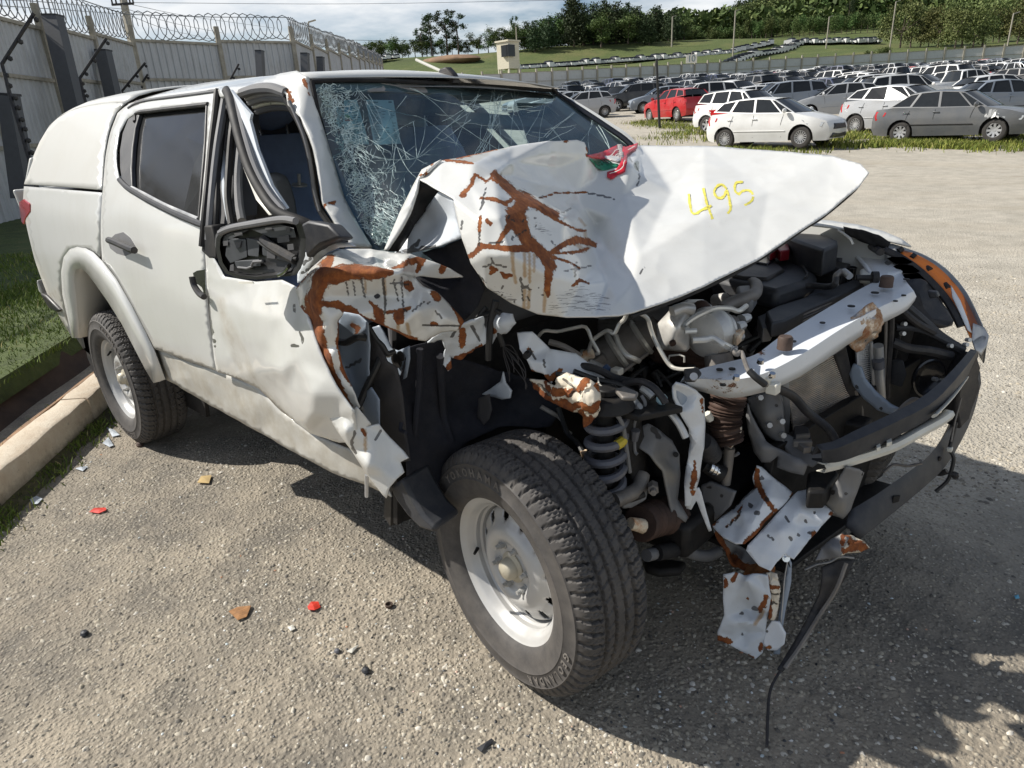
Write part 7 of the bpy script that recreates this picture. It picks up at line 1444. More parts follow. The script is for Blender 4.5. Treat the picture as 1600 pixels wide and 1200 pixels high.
bar("strap_wire",[(.344,-.135,.341),(.346,-.15,.281),(.356,-.17,.195),(.368,-.2,.081)],.002,'steel')
# ---- bumper carriers
def carrier(name,top_b,top_f,bot_f,mat,k=4):
    return loft(name,dense_rows([[(p[0]-.01,p[1],p[2]-.03) for p in top_b],top_b,top_f,bot_f,[(p[0]-.03,p[1],p[2]) for p in bot_f]],k),mat,sm=35,thick=.005)
carrier("bumper_absorber",[(.37,-.094,.7),(.399,-.042,.7),(.429,.046,.71),(.473,.182,.72),(.512,.335,.73),(.532,.47,.745),(.547,.61,.77),(.554,.698,.79)],[(.386,-.107,.695),(.415,-.066,.695),(.447,.024,.7),(.492,.157,.71),(.537,.322,.72),(.553,.476,.735),(.563,.64,.76),(.567,.727,.78)],[(.382,-.063,.64),(.415,-.028,.64),(.451,.055,.645),(.493,.209,.65),(.538,.385,.66),(.553,.551,.68),(.558,.732,.7),(.568,.77,.75)],'darkgrey')
bar("absorber_tape",[(.552,.341,.68),(.557,.529,.68),(.552,.778,.68)],.010,'whiteplastic',flat=.5)
wl_=[Vector(p) for p in [(.375,-.022,.6),(.409,.043,.6),(.454,.113,.61),(.498,.194,.62),(.533,.313,.63),(.562,.399,.64),(.578,.455,.65)]]
loft("white_guide",dense_rows([[p+Vector((-.02,0,.012)) for p in wl_],[p+Vector((0,0,.012)) for p in wl_],[p+Vector((.006,0,.002)) for p in wl_],[p+Vector((.002,0,-.012)) for p in wl_],[p+Vector((-.02,0,-.014)) for p in wl_]],3),'whiteplastic',sm=30,thick=.003)
mb=MB();mb.slab([(.364,.013,.635),(.376,.043,.635),(.4,-.008,.635),(.39,-.045,.635)],(-.01,0,0));mb.build("guide_ear",M['whiteplastic'],T,bevel=.002);mb=MB();v=Vector((.382,.002,.637));mb.cyl(v,v+Vector((.006,-.006,.002)),.010,n=12);mb.build("ear_hole",M['chassis'],T)
for u_ in ((1366,700),(1388,692),(1442,662)):
    pass
poly("guide_tab",[(.465,.109,.64),(.471,.124,.64),(.48,.1,.64),(.474,.086,.64)],(0,0,.012),'whiteplastic',bevel=.001);poly("guide_tab",[(.477,.159,.64),(.486,.176,.64),(.495,.152,.64),(.486,.135,.64)],(0,0,.012),'whiteplastic',bevel=.001)
tsheet("splayed_bracket",[(1322,728,.417,.03,.6),(1344,734,.444,.069,.58),(1350,738,.448,.098,.56),(1340,768,.442,.085,.5),(1330,796,.435,.077,.44),(1318,812,.423,.058,.41),(1300,806,.395,.041,.42),(1286,786,.364,.046,.45),(1296,768,.375,.054,.49),(1310,748,.4,.036,.55),(1316,780,.419,.033,.49)],10,'greypaint',res=5,smooth=1,thick=.006,wrinkle=.006,marks=[('crack',3.0,[(1300,768),(1302,770)]),('crack',2.4,[(1322,771),(1323,772)]),('dirt',10,[(1300,780),(1310,794)])],seed=26)
poly("dark_mount",[(.3,.075,.52),(.339,.167,.52),(.376,.124,.52),(.382,-.005,.52),(.343,-.036,.52)],(0,0,-.06),'chassis',bevel=.008)
bar("curved_web",[(.464,.248,.5),(.481,.277,.52),(.516,.294,.52),(.547,.315,.53)],.008,'dull',flat=.5)
carrier("lower_beam",[(.425,.092,.42),(.467,.215,.44),(.505,.384,.455),(.526,.497,.465),(.535,.657,.48),(.53,.823,.5),(.522,1.013,.55)],[(.436,.044,.4),(.475,.197,.42),(.522,.41,.44),(.541,.568,.45),(.545,.741,.47),(.536,.956,.49),(.521,1.214,.55)],[(.467,.079,.35),(.503,.237,.37),(.544,.455,.39),(.562,.611,.4),(.565,.795,.42),(.556,1.01,.45),(.539,1.168,.52)],'darkgrey')
mb=MB();v=Vector((.497,.264,.41));mb.slab([v+Vector(q) for q in ((0,0,-.012),(.012,.02,-.01),(.012,.022,.010),(0,0,.012))],(.004,-.004,0));mb.build("beam_hole",M['chassis'],T)
mb=MB();v=Vector((.546,.572,.44));mb.cyl(v,v+Vector((.006,-.002,0)),.008,n=10);mb.build("beam_hole",M['chassis'],T)
poly("corner_plastic",[(.545,.7,.666),(.567,.74,.767),(.584,.78,.707),(.581,.8,.661),(.589,.82,.623),(.581,.8,.547),(.58,.8,.51),(.563,.76,.478),(.546,.72,.565)],(-.06,.03,0),'black',bevel=.008)
bar("corner_lip",[(.562,.66,.632),(.561,.64,.551),(.565,.62,.489)],.003,'dull')
tsheet("torn_wing_liner",[(1274,876,.405,-.091,.34),(1284,856,.409,-.063,.37),(1300,842,.429,-.046,.4),(1316,834,.45,-.034,.42),(1326,840,.47,-.042,.42),(1318,858,.466,-.061,.39),(1312,870,.463,-.074,.37),(1300,872,.441,-.064,.35),(1286,874,.42,-.072,.34),(1300,856,.444,-.089,.4)],9,'greypaint',res=4,smooth=2,thick=.005,marks=[('rust',3,[(1318,836,3),(1316,860,3)])],seed=27)
tsheet("rusted_corner",[(1316,836,.448,-.025,.41),(1334,836,.469,.011,.4),(1348,846,.491,.026,.38),(1356,854,.503,.04,.36),(1346,862,.494,.018,.35),(1328,864,.475,-.023,.36),(1314,868,.464,-.066,.37),(1332,850,.481,-.036,.4)],7,'cream',res=3,smooth=1,thick=.006,wrinkle=.014,wscale=20,seed=28,marks=[('rust',6,[(1322,840,5),(1340,852,8),(1350,856,6)]),('rust',4,[(1318,862,4),(1330,858,4)])])
bar("torn_edge",[(.386,-.109,.31),(.406,-.079,.32),(.434,-.058,.33),(.451,-.03,.34),(.484,-.011,.34)],.006,'steel',flat=.5)
tsheet("hanging_trim",[(1284,886,.418,-.067,.31),(1312,874,.452,-.028,.33),(1336,874,.485,-.001,.33),(1326,892,.479,-.023,.3),(1310,920,.467,-.055,.25),(1290,952,.45,-.09,.19),(1262,996,.431,-.154,.12),(1240,1030,.419,-.214,.075),(1222,1050,.406,-.256,.05),(1214,1046,.391,-.256,.05),(1240,1004,.402,-.177,.1),(1264,960,.415,-.117,.17),(1280,930,.428,-.091,.23),(1284,905,.427,-.082,.28)],14,'black',res=6,smooth=0,thick=.006,sharp=40)
bar("trim_tail",[(.399,-.249,.05),(.402,-.32,.035),(.423,-.382,.02),(.467,-.486,.012)],.006,'felt',n=6,flat=.5)
bar("trim_rib",[(.474,-.042,.335),(.467,-.079,.26),(.443,-.116,.18),(.422,-.181,.1),(.409,-.248,.06)],.006,'dull',n=6)
# dangling plug at the left corner of the bumper
bar("dangling_loom",[(.562,.66,.544),(.562,.64,.48),(.564,.63,.456),(.58,.63,.427),(.582,.62,.383),(.578,.61,.347),(.556,.58,.313)],.006,'wire')
for p in ([(.534,.62,.367),(.551,.62,.363),(.571,.62,.379)],[(.58,.62,.372),(.598,.62,.374),(.592,.62,.362)]):bar("plug",p,.010,'black')
mb=MB();mb.box((.564,.63,.456),(.016,.018,.016));mb.build("plug_housing",M['whiteplastic'],T,bevel=.003)

# ---- left headlamp and wing
tsheet("left_wing",[(1256,342,-.091,.87,1.151),(1300,346,.004,.9,1.143),(1340,352,.094,.91,1.133),(1380,362,.183,.915,1.114),(1408,374,.246,.915,1.091),(1424,386,.284,.91,1.067),(1400,380,.24,.88,1.082),(1376,374,.192,.865,1.095),(1340,364,.116,.85,1.115),(1300,356,.027,.84,1.129),(1262,352,-.059,.83,1.135),(1320,356,.061,.875,1.126)],11,'paint',res=5,smooth=2,thick=.006)
poly("wing_side",[(-.55,.88,.60),(-.50,.92,1.12),(.0,.925,1.13),(.26,.915,1.06),(.42,.90,.95),(.40,.90,.62),(.36,.90,.75),(.12,.91,.92),(-.14,.91,.90),(-.36,.90,.70)],(0,-.015,0),'paint',bevel=.004)
bar("wing_gutter",[(-.255,1.281,1.06),(-.162,1.242,1.06),(-.048,1.145,1.06),(.056,1.056,1.06),(.162,.892,1.06),(.214,.807,1.06)],.014,'black')
tsheet("wing_seal",[(1318,354,.067,.84,1.136),(1350,360,.139,.84,1.127),(1372,368,.189,.84,1.112),(1390,380,.23,.84,1.088),(1386,388,.224,.84,1.069),(1366,386,.181,.84,1.07),(1344,376,.131,.84,1.089),(1322,366,.08,.84,1.109)],8,'rubber',res=5,smooth=1,thick=.01,wrinkle=.014,wscale=14)
bar("gutter_wire",[(.053,.82,1.124),(.077,.82,1.112),(.102,.82,1.095),(.113,.82,1.077)],.006,'zinc')
lens_out=[(.206,.885,1.079),(.26,.89,1.068),(.323,.895,1.05),(.384,.895,1.02),(.439,.89,.977),(.488,.875,.927),(.532,.855,.866),(.561,.835,.826),(.578,.815,.812)]
lens_low=[(.219,.86,1.065),(.268,.86,1.047),(.326,.855,1.017),(.381,.85,.978),(.429,.84,.936),(.47,.825,.891),(.51,.8,.84),(.539,.775,.806),(.551,.75,.788)]
lens_mid=[tuple((Vector(a)+Vector(b))/2+Vector((.012,.012,.008))) for a,b in zip(lens_out,lens_low)]
HL=empty("headlamp");HL.parent=T
loft("clear_lens",dense_rows([lens_out,lens_mid,lens_low]),'lens',parent=HL,sm=80,thick=.0)
io=[tuple(Vector(a).lerp(Vector(b),.12)+Vector((-.004,-.008,-.003))) for a,b in zip(lens_out,lens_low)][1:8];il=[tuple(Vector(a).lerp(Vector(b),.95)+Vector((-.003,-.006,-.002))) for a,b in zip(lens_out,lens_low)][1:8]
loft("turn_signal",dense_rows([io,il]),'amberlens',parent=HL,sm=80,thick=.003)
loft("lamp_side",dense_rows([lens_out,[(p[0]+.004,p[1]+.004,p[2]-.10) for p in lens_out]]),'steel',parent=HL,sm=60,thick=.003)
tsheet("lamp_corner",[(1520,505,.531,.8,.85),(1538,512,.563,.815,.836),(1545,524,.582,.8,.816),(1542,540,.585,.78,.787),(1532,556,.576,.765,.753),(1524,548,.56,.755,.771),(1518,530,.541,.77,.804),(1534,530,.565,.8,.8)],7,'steel',parent=HL,res=4,smooth=2,thick=.004)
tsheet("reflector",[(1486,446,.442,.83,.962),(1500,470,.479,.82,.916),(1512,500,.514,.8,.859),(1518,520,.536,.78,.822),(1512,516,.525,.77,.832),(1500,490,.491,.79,.88),(1488,464,.456,.81,.928)],7,'bay',parent=HL,res=4,smooth=1,thick=.003)
bez=[(.216,.84,1.064),(.27,.84,1.041),(.329,.835,1.007),(.38,.83,.968),(.427,.82,.927),(.469,.8,.883),(.503,.78,.839)]
bar("lamp_frame",bez,.014,'black',parent=HL,flat=.7)
for q in ([(.257,.86,1.059),(.266,.87,1.068)],[(.298,.87,1.048),(.311,.87,1.04)],[(.352,.87,1.007),(.367,.86,1.002)],[(.417,.86,.958),(.433,.85,.948)]):bar("frame_lug",q,.010,'black',parent=HL,k=1)
poly("lamp_bowl",[(.36,.78,.998),(.394,.78,.98),(.472,.76,.897),(.506,.74,.85),(.489,.7,.853),(.433,.66,.867),(.392,.66,.909),(.373,.7,.972)],(-.10,-.02,-.02),'black',bevel=.02,parent=HL)
for p in ([(.251,.8,1.051),(.291,.8,1.054),(.33,.8,1.036),(.29,.8,1.032)],[(.279,.8,1.026),(.323,.8,1.026),(.354,.8,1.007),(.311,.8,1.003)],[(.3,.8,.992),(.347,.8,1.002),(.378,.8,.974),(.336,.8,.969)]):poly("frame_pocket",p,(-.02,0,-.01),'darkgrey',bevel=.003,parent=HL)
poly("bowl_plug",[(.407,.7,.972),(.433,.7,.971),(.443,.7,.955),(.418,.7,.947)],(0,-.03,0),'darkgrey',bevel=.004,parent=HL)
# pit behind the missing bumper skin
for p,r,m_ in (([(.362,.6,.936),(.413,.64,.882),(.468,.68,.823),(.53,.72,.775)],.016,'darkgrey'),([(.362,.58,.923),(.408,.6,.882),(.456,.64,.845)],.012,'black'),([(.356,.58,.861),(.388,.6,.861),(.432,.63,.848),(.489,.68,.809),(.534,.71,.783)],.010,'darkgrey'),([(.358,.55,.82),(.403,.58,.798),(.451,.62,.788),(.507,.68,.764)],.016,'black'),([(.35,.5,.969),(.355,.53,.856),(.355,.56,.736),(.36,.59,.611)],.010,'black'),([(.339,.48,.968),(.345,.52,.835),(.349,.57,.662),(.348,.59,.579)],.005,'dull')):
    bar("carrier_strut",p,r,m_)
mb=MB();v=Vector((.461,.62,.695));mb.lathe([(.062,.0),(.066,.012),(.060,.014),(.052,.0),(.030,-.02),(.0,-.024)],v,(.8,-.5,.1),28);mb.build("fog_lamp_bucket",M['blackshine'],T)
poly("wiring_box",[(.368,.58,.742),(.394,.58,.756),(.412,.58,.706),(.404,.58,.658),(.376,.58,.66)],(-.02,.01,0),'darkgrey',bevel=.004)
for c_ in ((.37,.59,.874),(.373,.58,.844),(.377,.57,.81),(.484,.6,.702),(.496,.67,.8),(.533,.73,.811),(.53,.72,.797)):
    mb=MB();v=Vector(c_);mb.cyl(v,v+Vector((.012,-.010,.004)),.007,n=8);mb.build("bright_stud",M['steel'],T)
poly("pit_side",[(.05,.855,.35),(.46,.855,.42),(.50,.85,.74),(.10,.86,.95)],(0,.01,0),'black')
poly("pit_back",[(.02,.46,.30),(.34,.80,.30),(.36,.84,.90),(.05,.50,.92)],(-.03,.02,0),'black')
bar("torn_liner",[(.44,.42,.63),(.45,.44,.652),(.465,.46,.667),(.479,.48,.659)],.012,'dull',flat=.4)
# grille badge holder bent over the tie bar
tsheet("bent_grille_mount",[(1300,516,.278,.2,.936),(1330,508,.32,.23,.951),(1344,504,.335,.26,.954),(1328,526,.318,.24,.912),(1318,544,.311,.22,.88),(1298,556,.29,.18,.863),(1284,550,.27,.16,.877),(1276,536,.256,.15,.905),(1300,532,.291,.17,.914)],8,'greypaint',res=4,smooth=1,thick=.006,wrinkle=.006,sharp=35,seed=29)
tsheet("bent_grille_plate",[(1330,496,.315,.24,.971),(1352,478,.329,.31,.992),(1364,472,.34,.34,.999),(1376,484,.359,.36,.973),(1379,505,.37,.36,.933),(1372,526,.366,.35,.892),(1352,546,.346,.31,.858),(1340,552,.332,.29,.849),(1328,540,.316,.26,.878),(1326,516,.312,.24,.931),(1350,505,.343,.27,.951),(1362,500,.352,.31,.952)],10,'chromerust',res=3.2,smooth=1,thick=.004,wrinkle=.012,wscale=20,sharp=40,seed=30)

# ================================================================ walls round the yard
M['concrete'] =plain("concrete post",(.36,.33,.27),.9,var=.25,bump=.3)
M['pillar'] =plain("dark grey steel",(.085,.088,.093),.6,var=.15)
M['wirem'] =plain("galvanised wire",(.20,.21,.22),.5,.6)
def rib_mat(name,col,dirt):
    t=NT(name);n=t.noise(1.3,8,.7);n2=t.noise(14,6,.7,t.coord((1,1,.12)))
    c=t.mix(t.ramp(n,[(.35,0.0),(.7,.5)]),col,tuple(x*.8 for x in col))
    t.set(col=t.mix(t.math('MULTIPLY',t.ramp(n2,[(.5,0.0),(.75,1.0)]),dirt),c,(.24,.22,.19)),rough=.55);return t.m
M['panel'] =rib_mat("pale corrugated sheet",(.52,.53,.54),.55)
def wall(label,pts,H,bay,rows_,ribs=True,coil=True,postw=.12,step=0):
    P=[Vector((x,y,terr(x,y))) for x,y in pts];base=P[0].copy()
    root=tag(empty("boundary_wall",base),label,"wall")
    cache={}
    for a,b in zip(P[:-1],P[1:]):
        d=Vector((b.x-a.x,b.y-a.y,0));L=d.length;n=max(1,round(L/bay));w=L/n;d.normalize();nrm=Vector((d.y,-d.x,0))
        if nrm.dot(CAM-a) <0:nrm=-nrm
        ang=math.atan2(d.y,d.x)
        for i in range(n+1):
            q=a+d*w*i;z=terr(q.x,q.y)
            key=("post",H)
            if key not in cache:
                mb=MB();mb.box((0,0,H/2+.1),(postw,postw,H+.7));o=mb.build("post",M['concrete'],root,smooth=0);cache[key] =o.data
            else:o=link(bpy.data.objects.new("post",cache[key]),root)
            o.location=q+nrm*(postw*.35)-base;o.location.z=z-base.z;o.rotation_euler=(0,0,ang)
            if i ==n:break
            q2=q+d*w*.5;z=terr(q2.x,q2.y);lo=0
            for f in rows_:
                key=(round(w,2),lo,f)
                if key not in cache:
                    z0=H*lo+.012;z1=H*f-.012;V=[];F=[];k=int(w/.2) if ribs else 1
                    xs=[]
                    for r in range(k):
                        x0=-w/2+w*r/k;s_=w/k
                        xs +=[(x0,0),(x0+s_*.30,0),(x0+s_*.42,.035),(x0+s_*.72,.035),(x0+s_*.84,0)] if ribs else [(x0,0)]
                    xs.append((w/2,0))
                    for x,y in xs:V +=[(x,-y,z0),(x,-y,z1)]
                    F=[(2*j,2*j+2,2*j+3,2*j+1) for j in range(len(xs)-1)]
                    o=mesh_obj("panel",V,F,M['panel'],root);sd=o.modifiers.new("gauge",'SOLIDIFY');sd.thickness=.01;cache[key] =o.data
                    rm=MB();rm.box((0,-.03,z1+.012),(w,.10,.07));r_=rm.build("rail",M['concrete'],o,smooth=0);cache[key+("r",)] =r_.data
                else:
                    o=link(bpy.data.objects.new("panel",cache[key]),root);sd=o.modifiers.new("gauge",'SOLIDIFY');sd.thickness=.01
                    link(bpy.data.objects.new("rail",cache[key+("r",)]),o)
                o.location=q2-base;o.location.z=z-base.z
                o.rotation_euler=(0,0,ang if Vector((math.sin(ang),-math.cos(ang),0)).dot(nrm) >0 else ang+math.pi)
                lo=f
    if coil:
        mb=MB();pts_=[]
        for a,b in zip(P[:-1],P[1:]):
            L=(b-a).length;N=int(L/.27)*12
            for j in range(N):
                t=j/N;c=a.lerp(b,t);z=terr(c.x,c.y)+H+.42;ph=j/12*2*math.pi;jt=noise.noise(Vector((j*.021,a.x,3)));dd_=(b-a).normalized()
                pts_.append(Vector((c.x,c.y,z))+dd_*(.30*math.cos(ph)+.12*jt)+Vector((0,0,1))*(.36+.10*jt)*math.sin(ph))
        mb.tube(pts_,.013,n=4,k=1)
        tag(mb.build("razor_wire",M['wirem']),"coil of razor wire on the "+label.split(",")[0].replace("tall ","").replace("grey corrugated ","")[:70],"razor wire")
        mb=MB();mb.tube([Vector((p.x,p.y,terr(p.x,p.y)+H+.72))-base for p in P],.014,n=4,k=1);mb.build("strand",M['wirem'],root)
Cn=(-22.1,6.6)
wall("tall grey corrugated wall running along the lawn on the far left",[(-9.6,-3.6),Cn],3.95,2.6,(.40,.735,1.0))
wall("grey corrugated wall straight behind the pickup's canopy, with coiled razor wire",[Cn,(-22.3,9.3),(-21.9,11.7)],3.95,2.5,(.40,.735,1.0))
wall("grey corrugated wall receding behind the pickup's roof towards the green field",[(-21.9,11.7),(-33.5,22.5),(-48,35)],3.9,3.0,(.5,1.0))
fw=[xy(*p) for p in ((108,-14),(118,4),(127,20),(138,42),(142,62),(138,84),(130,108))]
wall("long pale wall across the far end of the yard, below the wooded hills",fw,3.1,3.2,(.55,1.0),ribs=False,coil=False,postw=.26)
wn_=[xy(62,-17),xy(86,-16.5),xy(108,-14)]
wall("low pale wall closing the yard behind the aerial",wn_,2.9,3.2,(.55,1.0),ribs=False,coil=False,postw=.2)
# grey steel buttresses and electric fence arms in front of the left wall
for lab,q in (("leftmost of the dark grey steel posts before the left wall, cut by the picture edge",[(-14.024,1.255,2.426),(-13.861,1.398,2.395),(-13.248,1.103,.754),(-13.47,.893,.77)]),("tall dark grey steel post standing before the left wall, nearest its razor wire",[(-17.592,3.227,4.188),(-17.362,3.444,4.171),(-16.363,3.107,1.759),(-16.593,2.89,1.776)]),("dark grey steel post beside the corner of the left wall",[(-19.622,4.753,3.746),(-19.412,4.951,3.731),(-18.734,4.695,2.045),(-18.945,4.496,2.06)]),("short dark grey steel post rising behind the canopy roof",[(-20.304,9.447,3.924),(-20.163,9.58,3.914),(-19.814,9.228,2.644),(-19.955,9.095,2.654)]),("small dark grey steel box on the receding wall, left one",[(-21.257,11.56,3.997),(-21.086,11.721,3.985),(-20.942,11.558,3.428),(-21.113,11.397,3.44)]),("small dark grey steel box on the receding wall, right one",[(-22.777,13.107,4.053),(-22.608,13.267,4.041),(-22.481,13.13,3.564),(-22.65,12.971,3.576)])):
    c=sum((Vector(p) for p in q),Vector())/4;root=tag(empty("steel_post",c),lab,"post");mb=MB();mb.slab([Vector(p)-c for p in q],VIEW*.3);mb.build("column",M['pillar'],root,smooth=0);mb=MB();mb.slab([Vector(p)-c for p in (q[0],q[1])]+[Vector(q[1])-c+Vector((0,0,.04)),Vector(q[0])-c+Vector((0,0,.04))],VIEW*.34);mb.build("cap",M['darkgrey'],root,smooth=0)
for lab,pts,ins in (("nearest electric fence arm with insulators, elbow at the left picture edge",[(-12.568,1.766,3.497),(-12.761,1.191,2.791),(-12.56,1.131,2.321),(-12.362,1.093,1.897),(-12.172,1.048,1.474),(-11.921,.987,.909)],13),("electric fence arm leaning over the lawn beside the second concrete post",[(-15.866,3.839,3.582),(-16.085,3.221,2.845),(-15.947,3.165,2.495),(-15.775,3.128,2.118)],8),("straight electric fence arm rising before the razor wire corner",[(-20.344,6.196,3.555),(-20.638,5.533,2.87),(-20.506,5.499,2.571)],6),("shorter electric fence arm right beside its longer twin",[(-21.941,6.797,3.395),(-22.079,6.411,2.936),(-21.968,6.354,2.634)],4),("electric fence arm just over the rear door's roof rail",[(-20.049,8.734,3.538),(-20.131,8.429,3.128),(-20.038,8.365,2.843)],3),("tiny electric fence arm over the cab roof",[(-23.091,11.982,3.934),(-23.263,11.682,3.697),(-23.181,11.645,3.482)],3)):
    root=tag(empty("electric_fence_arm",pts[0]),lab,"fence arm","electric fence arms by the left wall");o0=Vector(pts[0]);mb=MB();mb.tube([Vector(p)-o0 for p in pts],.030,n=6,k=1);mb.build("arm",M['black'],root)
    P=spline(pts,12);Lw=Vector((.277,-1.165,1.201))-CAM
    for i in range(ins):
        c=P[int((i+.4)/ins*(len(P)-1)*.98)];mb=MB();mb.sphere(c-o0+Vector((.05,.05,-.03)),.042,6);mb.build("insulator",M['black'],root)
# utility pole with its wires
pb,pt=Vector((-47.7,15.839,5.671)),Vector((-49.621,16.817,10.911));root=tag(empty("utility_pole",pb),"leaning concrete utility pole behind the razor wire, top left","pole")
mb=MB();mb.cyl((0,0,-3),pt-pb,.30,.22,8);mb.build("pole",M['concrete'],root)
for k,t in enumerate((.74,.86)):
    c=pb.lerp(pt,t)-pb;mb=MB();mb.beam(c-LAT*.75,c+LAT*.6,.10,.12);mb.build("crossarm",M['black'],root)
    for w in (-.7,-.45,.4,.6):
        mb=MB();mb.cyl(c+LAT*w,c+LAT*w+Vector((0,0,.3)),.06,.05,6);mb.build("insulator",M['black'],root)
for p,nm in (([(-49.158,16.377,9.274),(-37.182,9.114,7.498),(-28.562,4.803,6.14)],"upper left"),([(-49.061,16.309,8.975),(-37.121,9.03,7.233),(-28.517,4.741,5.946)],"lower left"),([(-48.887,16.473,8.963),(-62.711,24.561,10.065),(-80.287,36.735,11.621)],"lowest right"),([(-48.927,16.595,9.257),(-62.516,25.01,10.537),(-79.664,37.679,12.228)],"second right"),([(-48.937,16.745,9.55),(-65.93,28.267,11.619),(-90.969,50.465,14.643)],"third right"),([(-49.07,16.659,9.632),(-55.426,38.748,11.913),(-40.008,53.495,11.18)],"long level"),([(-154.141,97.606,21.725),(-132.027,118.32,19.873),(-117.891,132.114,19.699)],"distant")):
    mb=MB();mb.tube(p,.018 if "distant" not in nm else .05,n=4,k=4);tag(mb.build("overhead_cable",M['wire']),"thin dark "+nm+" overhead cable against the clouds","cable")
# look-out booth on stilts, lamp posts, number sign
def px(u,s):return s*.93*(u-805)/1054.0
def g3(u,s,dz=0.0):
    x,y=xy(s,px(u,s));return Vector((x,y,terr(x,y)+dz))
M['booth'] =plain("cream booth paint",(.62,.57,.44),.7,var=.1)
b0=Vector((-83.805,87.801,9.51));root=tag(empty("lookout_booth",b0),"small cream look-out booth on stilts above the far wall","booth")
mb=MB();mb.box((0,0,2.0),(2.6,2.6,4.0));mb.build("cabin",M['booth'],root,smooth=0);mb=MB();mb.box((0,0,4.1),(3.0,3.0,.25));mb.build("roof",M['booth'],root,smooth=0)
mb=MB();mb.box(-VIEW*1.32+Vector((0,0,2.6)),(1.6,1.6,1.7));mb.V=[Vector(v)*1.0 for v in mb.V];mb.build("window",M['carglass'],root,smooth=0)
for sx in (-1,1):
    for sy in (-1,1):mb=MB();mb.box((sx*1.15,sy*1.15,-2.5),(.22,.22,5));mb.build("stilt",M['booth'],root,smooth=0)
mb=MB();mb.cyl(LAT*1.5+Vector((0,0,-4)),LAT*1.5+Vector((0,0,6.2)),.12,.08,6);mb.build("mast",M['concrete'],root)
for u,s,h,lab in ((1169,215,12,"pale lamp post on the grassy slope in front of the dark pines"),(1075,250,9,"thin lamp post among the dark trees"),(1311,235,9,"curved street lamp behind the hillside row of white vehicles"),(1409,215,12,"wooden pole in front of the olive trees"),(1590,150,9,"pole at the right edge over the far wall"),(533,120,12,"thin mast beside the receding wall"),(1060,33,2.9,"dark leaning pole standing behind the red car")):
    p=g3(u,s);root=tag(empty("lamp_post",p),lab,"pole");mb=MB();lean=LAT*(-.22 if s ==33 else 0.0);mb.cyl((0,0,0),Vector((0,0,h))+lean,.035*(1+s/40),.03*(1+s/40),6);mb.build("pole",M['wire' if s ==33 else 'concrete'],root)
    if s != 33:mb=MB();mb.beam((0,0,h),Vector((0,0,h+.25))+LAT*1.2,.2,.2);mb.build("lamp_arm",M['concrete'],root)
p=g3(1106,116,2.6);root=tag(empty("number_sign",p),"small white sign reading 10 on a post above the far wall","sign");mb=MB();mb.box((0,0,1.0),(.05,.05,2.2),None);mb.build("post",M['concrete'],root)
rm=Matrix((LAT,VIEW,Vector((0,0,1)))).transposed();mb=MB();mb.box((0,0,1.1),(1.7,.08,1.2),rm);mb.build("board",M['whiteplastic'],root,smooth=0)
for ch,dx in (("1",-.32),("0",.30)):
    cu=bpy.data.curves.new("glyph",'FONT');cu.body=ch;cu.size=1.3;cu.align_x='CENTER';cu.align_y='CENTER';cu.extrude=.02;ob=bpy.data.objects.new("glyph",cu);me=ob.to_mesh()
    V=[rm @ Vector((v.co.x+dx,-.07-v.co.z,v.co.y))+Vector((0,0,1.1)) for v in me.vertices];F=[tuple(q.vertices) for q in me.polygons];ob.to_mesh_clear();bpy.data.objects.remove(ob);mesh_obj("digit",V,F,M['ink'],root)

# ================================================================ trees
def leaf_mat(name,stops):
    t=NT(name);a=t.attr("tone");oi=t.n("ShaderNodeObjectInfo");c=t.ramp(a,stops)
    hsv=t.n("ShaderNodeHueSaturation");t.l(c,hsv.inputs["Color"]);t.l(t.math('ADD',t.math('MULTIPLY',oi.outputs["Random"],.06),.47),hsv.inputs["Hue"]);t.l(t.math('ADD',t.math('MULTIPLY',oi.outputs["Random"],.5),.75),hsv.inputs["Value"])
    t.set(col=hsv.outputs[0],rough=.7,spec=.2);return t.m
M['leafdark'] =leaf_mat("dark conifer foliage",[(0,(.028,.045,.020)),(.6,(.055,.085,.036)),(1,(.10,.14,.06))])
M['leafmid'] =leaf_mat("mixed forest foliage",[(0,(.045,.07,.020)),(.5,(.085,.13,.036)),(1,(.17,.21,.075))])
M['leafolive'] =leaf_mat("olive foliage",[(0,(.06,.075,.024)),(.5,(.13,.15,.05)),(1,(.22,.23,.09))])
M['bark'] =plain("bark",(.13,.10,.08),.9,var=.3)
